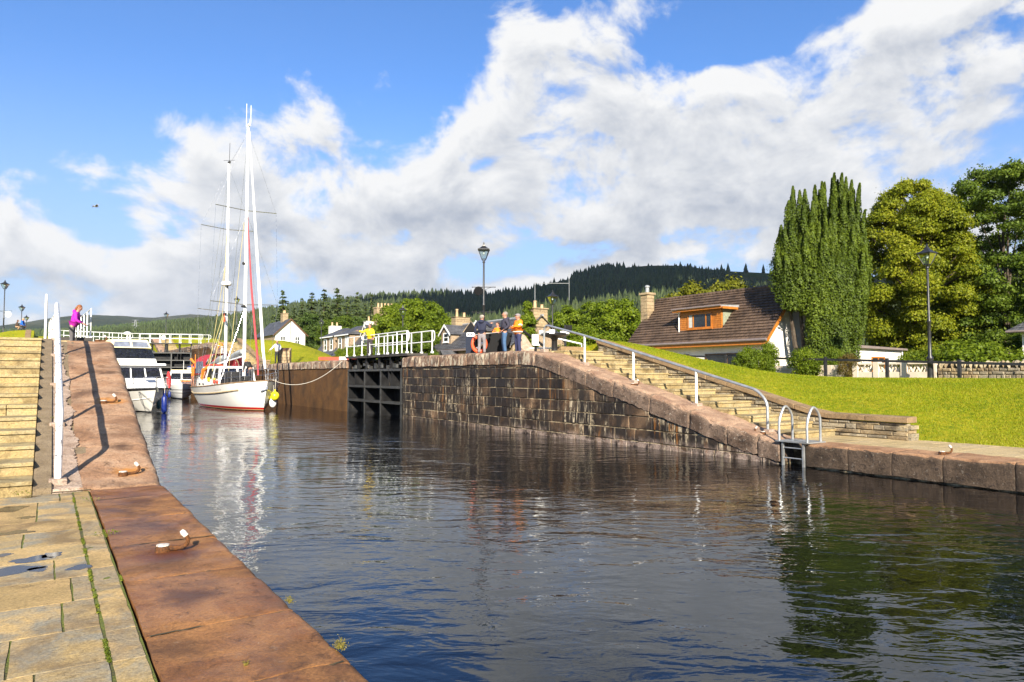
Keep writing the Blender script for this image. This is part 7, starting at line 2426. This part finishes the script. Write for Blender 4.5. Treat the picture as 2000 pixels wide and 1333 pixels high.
def canopy(x0, x1, w, z0, z1):
    prof = [(w / 2 * math.cos(math.pi * k / 10), z0 + (z1 - z0) * math.sin(math.pi * k / 10) ** 0.55) for k in range(11)]
    mb = MB()
    mb.grid(lambda x, k: (x + (0.5 if x < x0 + 0.1 else -0.1) * (1 - (prof[k][1] - z0) / (z1 - z0)) * -1, -prof[k][0], prof[k][1]), list(np.linspace(x0, x1, 5)), list(range(11)))
    o = mb.build('canopy', M['red_cloth'], yac, smooth=True, angle=80)
    for side in (-1, 1):
        yy = side * (w / 2 + 0.006)
        pts = [(lerp(x0, x1, 0.12), yy, z0 + 0.1), (lerp(x0, x1, 0.88), yy, z0 + 0.1), (lerp(x0, x1, 0.80), side * (w / 2 * 0.965), z0 + (z1 - z0) * 0.62), (lerp(x0, x1, 0.22), side * (w / 2 * 0.965), z0 + (z1 - z0) * 0.62)]
        pane4(o, pts, (0, side, 0.1), 'vinyl', th=0.03)
    return o
canopy(-4.6, -0.9, 2.7, 2.2, 3.95)
canopy(0.3, 2.6, 2.4, 2.2, 3.75)
rails(yac, RP, 0.0, 0.25, 3, 0.7, name='pushpit')
inf = thing('inflatable_dinghy', 'white and blue inflatable dinghy tilted on its side behind the red canopy', 'dinghy', at(388, 712, 70), rang)
Mx = Matrix.Rotation(R(38), 3, 'X')
U = bend([(-1.3, -0.7, 0), (0.9, -0.7, 0), (1.5, 0, 0.1), (0.9, 0.7, 0), (-1.3, 0.7, 0)], 0.5, 6)
MB().tube([Mx @ Vector(p) for p in U], 0.26, 10).build('tube', M['gel'], inf, smooth=True)
MB().tube([Mx @ (Vector(p) * 1.01 + Vector((0, 0, 0.17))) for p in U], 0.12, 8).build('blue_stripe', M['blue_fender'], inf, smooth=True)
MB().box(Mx @ Vector((-0.2, 0, -0.05)), (2.2, 1.2, 0.06), M=Mx).build('floor', M['grey_cloth'], inf)
MB().tube([Mx @ Vector((-1.2, 0, -0.1)), Mx @ Vector((-1.35, 0, 0.75))], [0.08, 0.13], 8).build('outboard', M['orange'], inf, smooth=True)

# ---------------------------------------------------------------- people
M['skin'] = plain('skin', (0.38, 0.19, 0.125), 0.55, var=0.06)
M['shoe'] = plain('dark shoe', (0.03, 0.025, 0.022), 0.6)
M['hair_brown'] = plain('brown hair', (0.07, 0.03, 0.012), 0.7, var=0.3, scale=30)
M['hair_red'] = plain('auburn hair', (0.20, 0.065, 0.015), 0.7, var=0.3, scale=30)
M['hair_grey'] = plain('grey hair', (0.20, 0.18, 0.155), 0.7, var=0.2, scale=30)
M['hair_fair'] = plain('fair hair', (0.42, 0.25, 0.09), 0.7, var=0.2, scale=30)
M['cap_pale'] = plain('pale cap', (0.42, 0.33, 0.27), 0.8)
M['cap_grey'] = plain('grey cap', (0.22, 0.19, 0.20), 0.8)
M['band'] = plain('reflective band', (0.80, 0.80, 0.76), 0.4)
M['eye'] = plain('eye', (0.01, 0.008, 0.006), 0.2)


def cloth(name, col):
    return plain(name, col, 0.85, var=0.16, scale=7, bumps=0.25)


def skin_mesh(name, V, E, rad, m, parent, root=0, sub=1, extra=None):
    """one smooth surface grown round a skeleton, frozen to a plain mesh"""
    me = bpy.data.meshes.new(name)
    me.from_pydata([tuple(v) for v in V], E, [])
    o = bpy.data.objects.new(name, me)
    COL.objects.link(o)
    o.modifiers.new('skin', 'SKIN')
    if not me.skin_vertices:
        b = bmesh.new(); b.from_mesh(me); b.verts.layers.skin.verify(); b.to_mesh(me); b.free()
    for i, sv_ in enumerate(me.skin_vertices[0].data):
        r = rad[i] if isinstance(rad[i], tuple) else (rad[i], rad[i])
        sv_.radius = r
        sv_.use_root = (i == root)
    sd_ = o.modifiers.new('sub', 'SUBSURF'); sd_.levels = sub; sd_.render_levels = sub
    dg = bpy.context.evaluated_depsgraph_get()
    ev = o.evaluated_get(dg)
    tm = bpy.data.meshes.new_from_object(ev)
    o.modifiers.clear()
    o.data = tm
    bpy.data.meshes.remove(me)
    tm.name = name
    if extra is not None:
        b = bmesh.new(); b.from_mesh(tm)
        e2 = bpy.data.meshes.new('tmp'); e2.from_pydata(extra.v, [], extra.f)
        b.from_mesh(e2)
        bmesh.ops.recalc_face_normals(b, faces=b.faces)
        b.to_mesh(tm); b.free(); bpy.data.meshes.remove(e2)
    tm.materials.clear(); tm.materials.append(m)
    tm.polygons.foreach_set('use_smooth', [True] * len(tm.polygons))
    if parent is not None: o.parent = parent
    return o


def person(label, p, face, h, top, legs, hair='hair_brown', hat=None, arms=None, leg=None, lean=0.0, group=None, head_turn=0.0, head_tilt=0.0, bands=False, long_top=0.86, hood=False, longhair=False, crouch=0.0, belly=0.0, wide=1.0):
    """a standing figure 1.75 units tall, scaled: x to its right, y ahead, z up"""
    k = h / 1.75
    if lean > 0.2: long_top = 0.80
    t = thing('person', label, 'person', p, face, group)
    t.scale = (wide, wide, 1)
    up_z = -crouch
    def T(v):   # upper body: lean forward about the hips
        v = Vector(v)
        if v.z > 0.9:
            d = v.z - 0.92
            v = Vector((v.x, v.y * math.cos(lean) + d * math.sin(lean), 0.92 + d * math.cos(lean) - v.y * math.sin(lean)))
        return v + Vector((0, -0.10 * (crouch > 0), up_z))
    def S(v): return Vector(v) * k
    pel, wai, che, nek = (0, 0, 0.93), (0, 0.01, 1.10), (0, 0, 1.30), (0, -0.01, 1.47)
    sh = [(-0.185, -0.01, 1.42), (0.185, -0.01, 1.42)]
    A = arms or [((-0.25, 0.0, 1.14), (-0.25, 0.08, 0.88)), ((0.25, 0.0, 1.14), (0.25, 0.08, 0.88))]
    Lg = leg or [((-0.10, 0.02, 0.50), (-0.11, -0.02, 0.08)), ((0.10, 0.02, 0.50), (0.12, -0.02, 0.08))]
    # body: trunk, limbs, neck and head in one skin
    V = [T(pel), T(wai), T(che), T(nek), T((0, 0.01, 1.56)), T((0, 0.015, 1.64)), T((0, 0.0, 1.72))]
    E = [(0, 1), (1, 2), (2, 3), (3, 4), (4, 5), (5, 6)]
    rad = [(0.15, 0.10), (0.14, 0.10), (0.16, 0.11), (0.055, 0.055), (0.068, 0.075), (0.078, 0.095), (0.058, 0.070)]
    hands = MB()
    for i in (0, 1):
        n = len(V)
        el, wr = T(A[i][0]), T(A[i][1])
        V += [T(sh[i]), el, wr]
        E += [(2, n), (n, n + 1), (n + 1, n + 2)]
        rad += [0.055, 0.042, 0.028]
        d = (wr - el).normalized()
        s = Vector((0, 0, 1)).cross(d)
        s = s.normalized() if s.length > 0.1 else Vector((1, 0, 0)) * (1 if i else -1)
        nn = d.cross(s)
        palm = wr + d * 0.055
        hands.ell(palm, (0.024, 0.040, 0.052), 8, 6, M=Matrix((nn, s, d)).transposed())
        for f_, (off, ln) in enumerate(((-0.030, 0.070), (-0.010, 0.082), (0.010, 0.076), (0.029, 0.058))):
            b0_ = palm + d * 0.035 + s * off
            hands.tube([b0_, b0_ + d * ln * 0.5 - nn * 0.006, b0_ + d * ln * 0.85 - nn * 0.026], [0.0095, 0.0088, 0.007], 6)
        hands.tube([palm - s * 0.032, palm - s * 0.062 + d * 0.028 - nn * 0.008, palm - s * 0.070 + d * 0.058 - nn * 0.014], [0.011, 0.010, 0.008], 6)
    for i in (0, 1):
        n = len(V)
        sx = -1 if i == 0 else 1
        V += [T((sx * 0.095, 0, 0.89)), Vector(Lg[i][0]), Vector(Lg[i][1])]
        E += [(0, n), (n, n + 1), (n + 1, n + 2)]
        rad += [0.085, 0.058, 0.040]
    Mh = Matrix.Rotation(head_turn, 3, 'Z') @ Matrix.Rotation(-head_tilt, 3, 'X')
    hc = T((0, 0.01, 1.635))
    face_ = MB()
    q = lambda v: hc + Mh @ Vector(v)
    face_.ell(hc, (0.076, 0.096, 0.112), 14, 10, M=Mh)
    face_.tube([q((0, 0.088, 0.025)), q((0, 0.112, -0.010)), q((0, 0.092, -0.022))], [0.008, 0.016, 0.010], 6)
    face_.ell(q((0, 0.083, -0.052)), (0.026, 0.012, 0.008), 8, 5, M=Mh)
    face_.ell(q((0, 0.070, -0.088)), (0.030, 0.025, 0.022), 8, 5, M=Mh)
    for s_ in (-1, 1): face_.ell(q((s_ * 0.078, -0.005, -0.005)), (0.010, 0.022, 0.032), 6, 5, M=Mh)
    for m_ in (hands, face_): m_.v = [tuple(S(v)) for v in m_.v]
    ex = MB(); ex.add(hands.v, hands.f); ex.add(face_.v, face_.f)
    sc = lambda r: tuple(x * k for x in r) if isinstance(r, tuple) else r * k
    body = skin_mesh('body', [S(v) for v in V], E, [sc(r) for r in rad], M['skin'], t, extra=ex)
    e_ = MB()
    for s_ in (-1, 1): e_.ell(S(q((s_ * 0.030, 0.087, 0.008))), (0.011 * k, 0.007 * k, 0.007 * k), 6, 4)
    e_.build('eyes', M['eye'], t)
    # hair or hat
    hb = MB()
    if hair:
        hb.ell(hc + Mh @ Vector((0, -0.020, 0.026)), (0.084, 0.094, 0.104), 14, 8, M=Mh)
        if longhair:
            hb.ell(hc + Mh @ Vector((0, -0.065, -0.045)), (0.080, 0.055, 0.13), 12, 8, M=Mh)
        hb.v = [tuple(S(v)) for v in hb.v]
        hb.build('hair', M[hair], t, smooth=True)
    if hat:
        b_ = MB()
        b_.ell(hc + Mh @ Vector((0, 0.0, 0.055)), (0.088, 0.104, 0.075), 14, 8, M=Mh)
        b_.ell(hc + Mh @ Vector((0, 0.115, 0.045)), (0.070, 0.070, 0.010), 12, 6, M=Mh)
        b_.v = [tuple(S(v)) for v in b_.v]
        b_.build('cap', M[hat], t, smooth=True)
    # jacket
    V = [T((0, 0, long_top)), T((0, 0.015 + belly * 0.3, 1.08)), T((0, 0.01 + belly * 0.3, 1.22)), T((0, 0, 1.36)), T((0, -0.01, 1.46))]
    E = [(0, 1), (1, 2), (2, 3), (3, 4)]
    rad = [(0.185, 0.135) if lean < 0.2 else (0.150, 0.120), (0.172 + belly, 0.130 + belly), (0.178, 0.132 + belly * 0.5), (0.165, 0.125), (0.082, 0.082)]
    for i in (0, 1):
        n = len(V)
        el, wr = T(A[i][0]), T(A[i][1])
        V += [T(sh[i]), el, el.lerp(wr, 0.92)]
        E += [(3, n), (n, n + 1), (n + 1, n + 2)]
        rad += [0.082, 0.064, 0.048]
    jm = top if not isinstance(top, str) else M[top]
    jk = skin_mesh('jacket', [S(v) for v in V], E, [sc(r) for r in rad], jm, t, root=2)
    if hood:
        b_ = MB(); b_.ell(T((0, -0.095, 1.46)), (0.115, 0.075, 0.085), 12, 8); b_.v = [tuple(S(v)) for v in b_.v]; b_.build('hood', jm, t, smooth=True)
    if bands:
        b_ = MB()
        for z in (0.97,):
            pts = []
            for a in range(17):
                th = 2 * math.pi * a / 16
                pts.append(S(T((0.205 * math.cos(th), 0.02 + 0.155 * math.sin(th), z))))
            b_.tube(pts, 0.026 * k, 6, flat=1.0)
        for i in (0, 1):
            c = T(A[i][0]).lerp(T(sh[i]), 0.25); dd_ = (T(sh[i]) - T(A[i][0])).normalized()
            b_.tube([S(c - dd_ * 0.028), S(c + dd_ * 0.028)], 0.076 * k, 10)
        b_.build('reflective_band', M['band'], t, smooth=True)
    # trousers
    V = [T((0, 0, 0.97 if lean < 0.4 else 0.93)), T((0, 0, 0.89))]
    E = [(0, 1)]
    rad = [(0.150, 0.112), (0.150, 0.115)]
    for i in (0, 1):
        n = len(V)
        sx = -1 if i == 0 else 1
        kn, an = Vector(Lg[i][0]), Vector(Lg[i][1])
        V += [T((sx * 0.088, 0, 0.80)) if not crouch else T((sx * 0.10, 0.05, 0.86)), kn, an]
        E += [(1, n), (n, n + 1), (n + 1, n + 2)]
        rad += [0.098, 0.074, 0.064]
    lm = legs if not isinstance(legs, str) else M[legs]
    skin_mesh('trousers', [S(v) for v in V], E, [sc(r) for r in rad], lm, t, root=1)
    for i in (0, 1):
        an = Vector(Lg[i][1])
        b_ = MB(); b_.ell(S((an.x, an.y + 0.065, 0.045)), (0.046 * k, 0.13 * k, 0.045 * k), 10, 6)
        b_.build('shoe', M['shoe'], t, smooth=True)
    return t


def stand(px, fw, z):
    a = at(px, 700, fw)
    return Vector((a.x, a.y, z))


# facing angle: local +y turned about z; away from the quay viewpoint is -YAW
AWAY = -YAW
navy = cloth('navy waterproof', (0.014, 0.018, 0.045))
hivis = cloth('orange hi vis jacket', (0.82, 0.24, 0.01))
GM = 'men talking beside the control box'
person('man in navy hooded waterproof, pale cap and grey trousers seen from behind', stand(941, 31.2, Z1), AWAY - 0.25, 1.78, navy, cloth('grey trousers', (0.20, 0.18, 0.19)), 'hair_grey', 'cap_pale',
       arms=[((-0.27, 0.0, 1.15), (-0.29, 0.05, 0.90)), ((0.33, 0.10, 1.22), (0.30, 0.30, 1.38))], group=GM, long_top=0.84, hood=True, head_turn=-0.4, wide=1.12)
person('grey haired man in dark jacket and blue jeans with hand in pocket', stand(985, 30.4, Z1), AWAY + R(100), 1.86, cloth('dark slate jacket', (0.030, 0.028, 0.048)), cloth('blue jeans', (0.045, 0.10, 0.20)), 'hair_grey',
       arms=[((-0.24, -0.12, 1.16), (-0.21, 0.08, 0.98)), ((0.24, -0.12, 1.16), (0.21, 0.08, 0.98))], group=GM, hood=True, belly=0.03, lean=-0.05, wide=1.12)
person('man in orange hi vis jacket, grey cap and navy trousers with folded arms', stand(1012, 31.0, Z1), AWAY + R(115), 1.82, hivis, cloth('navy trousers', (0.020, 0.024, 0.075)), 'hair_grey', 'cap_grey',
       arms=[((-0.27, 0.05, 1.18), (-0.02, 0.24, 1.20)), ((0.27, 0.05, 1.16), (0.06, 0.26, 1.14))], group=GM, bands=True, long_top=0.80, belly=0.045, wide=1.22)
person('brown haired person in orange half hidden between two dark jackets', stand(972, 33.4, Z1), AWAY + R(140), 1.62, hivis, 'kit', 'hair_brown',
       arms=[((-0.25, 0.06, 1.16), (-0.12, 0.26, 1.26)), ((0.25, 0.06, 1.16), (0.12, 0.26, 1.30))], group=GM, head_tilt=0.3)
person('person in bright yellow jacket standing on the gate walkway', stand(722, 38.2, 3.22), AWAY + R(165), 1.72, cloth('yellow jacket', (0.80, 0.58, 0.012)), cloth('dark plum trousers', (0.035, 0.028, 0.035)), 'hair_brown',
       arms=[((-0.26, 0.02, 1.16), (-0.30, 0.16, 0.98)), ((0.40, 0.06, 1.30), (0.62, 0.16, 1.36))], head_turn=-0.3)
person('man in white jacket and black trousers on the lock side by the cairn', stand(541, 54.2, Z1), AWAY + R(175), 1.78, cloth('white jacket', (0.74, 0.76, 0.80)), 'kit', 'hair_grey',
       arms=[((-0.30, 0.05, 1.18), (-0.24, 0.20, 0.98)), ((0.38, 0.05, 1.16), (0.52, 0.18, 0.98))], group=None)
kp = kw((3.6, -0.35, ksh(0.84) - 0.05))
person('person in black bending over the ketch foredeck', (kp.x, kp.y, kp.z), AWAY + R(60), 1.75, 'kit', cloth('dark grey trousers', (0.04, 0.04, 0.05)), 'hair_fair',
       arms=[((-0.26, 0.16, 1.20), (-0.20, 0.38, 1.16)), ((0.26, 0.16, 1.20), (0.20, 0.40, 1.14))], lean=0.8)
person('woman in magenta jacket leaning on the left gate railing', stand(139, 25.5, Z1), AWAY - R(70), 1.70, cloth('magenta jacket', (0.42, 0.012, 0.36)), cloth('grey trousers of the woman', (0.09, 0.085, 0.09)), 'hair_red',
       arms=[((-0.22, 0.10, 1.16), (-0.14, 0.30, 1.12)), ((0.22, 0.10, 1.16), (0.14, 0.30, 1.12))], lean=0.30, longhair=True, head_tilt=0.55, hood=True, bands=False, long_top=0.84, belly=0.035)
person('figure with orange top and dark trousers at the head of the far steps', stand(100.5, 70.5, Z2 - 0.02), AWAY, 1.62, cloth('orange fleece', (0.70, 0.22, 0.01)), cloth('indigo trousers', (0.03, 0.028, 0.08)), 'hair_fair', lean=0.2)
kz = 5.95
squat = [((-0.14, 0.30, 0.42), (-0.14, 0.08, 0.08)), ((0.14, 0.30, 0.42), (0.14, 0.08, 0.08))]
pc = at(41, 700, 67.2); kz = ground_z(pc.x, pc.y)
person('child in blue jacket with fair hair crouching on the left bank', (pc.x, pc.y, kz), AWAY - R(80), 1.55, cloth('blue jacket', (0.012, 0.12, 0.55)), 'kit', 'hair_fair',
       arms=[((-0.22, 0.18, 1.10), (-0.12, 0.36, 0.96)), ((0.22, 0.18, 1.10), (0.12, 0.36, 0.96))], leg=squat, crouch=0.48, lean=0.3, longhair=True, group='children crouching on the bank')
pc = at(31, 700, 67.2); kz = ground_z(pc.x, pc.y)
person('dark haired child in brown crouching beside the blue jacketed child', (pc.x, pc.y, kz), AWAY - R(60), 1.40, cloth('brown top', (0.06, 0.035, 0.025)), cloth('tan shorts', (0.35, 0.22, 0.13)), 'hair_brown',
       arms=[((-0.22, 0.18, 1.10), (-0.12, 0.36, 0.96)), ((0.22, 0.18, 1.10), (0.12, 0.36, 0.96))], leg=squat, crouch=0.48, lean=0.25, longhair=True, group='children crouching on the bank')
sx_, sy_ = 15.35, 76.0
sp_ = at(434, 700, 70.5)
person('worker in orange hi vis bending at the top of the far ramp', (sp_.x, sp_.y, zr(sp_.y)), AWAY + R(80), 1.75, hivis, cloth('white overtrousers', (0.6, 0.6, 0.6)), 'hair_brown', 'kit',
       arms=[((-0.22, 0.20, 1.14), (-0.16, 0.40, 1.00)), ((0.22, 0.20, 1.14), (0.16, 0.40, 1.00))], lean=0.5, bands=True)

# ---------------------------------------------------------------- a gull in the air
p = at(187, 404, 60)
t = thing('gull', 'small gull flying in the blue sky at the left', 'bird', p, R(20))
mb = MB()
vs, fs = [], []
mb.tube([(-0.22, 0, 0), (-0.10, 0, 0.0), (0.05, 0, 0.01), (0.18, 0, 0.03), (0.25, 0, 0.03)], [0.015, 0.06, 0.07, 0.045, 0.012], 8)
for s in (-1, 1):
    pr_ = [(0.08, 0.05, 0.03), (0.12, 0.32, 0.16), (-0.02, 0.68, 0.02), (-0.08, 0.30, 0.15), (-0.10, 0.05, 0.02)]
    top_ = [Vector((x, s * y, z)) for x, y, z in pr_]
    mb.add(top_ + [v - Vector((0, 0, 0.018)) for v in top_], [(0, 1, 3, 4), (1, 2, 3), (9, 8, 6, 5), (8, 7, 6), (0, 5, 6, 1), (1, 6, 7, 2), (2, 7, 8, 3), (3, 8, 9, 4), (4, 9, 5, 0)])
mb.add([(-0.20, 0.03, 0.0), (-0.20, -0.03, 0.0), (-0.34, -0.06, 0.0), (-0.34, 0.06, 0.0), (-0.20, 0.03, 0.015), (-0.20, -0.03, 0.015), (-0.34, -0.06, 0.01), (-0.34, 0.06, 0.01)], [(0, 1, 2, 3), (7, 6, 5, 4), (0, 4, 5, 1), (1, 5, 6, 2), (2, 6, 7, 3), (3, 7, 4, 0)])
mb.build('body', plain('grey gull', (0.25, 0.25, 0.26), 0.7), t, smooth=True)

# ---------------------------------------------------------------- air between the quay and the far hills
hz_ = bpy.data.materials.new('air')
hz_.use_nodes = True
gg = G(hz_.node_tree)
vol = gg.n('ShaderNodeVolumePrincipled', {'Color': (0.80, 0.88, 1.0, 1), 'Density': 0.00006, 'Anisotropy': 0.2})
gg.link(vol.outputs[0], gg.n('ShaderNodeOutputMaterial').inputs['Volume'])
tag(MB().bx(-9500, 9500, -9500, 9500, -4.0, 440).build('haze', hz_), kind='stuff')
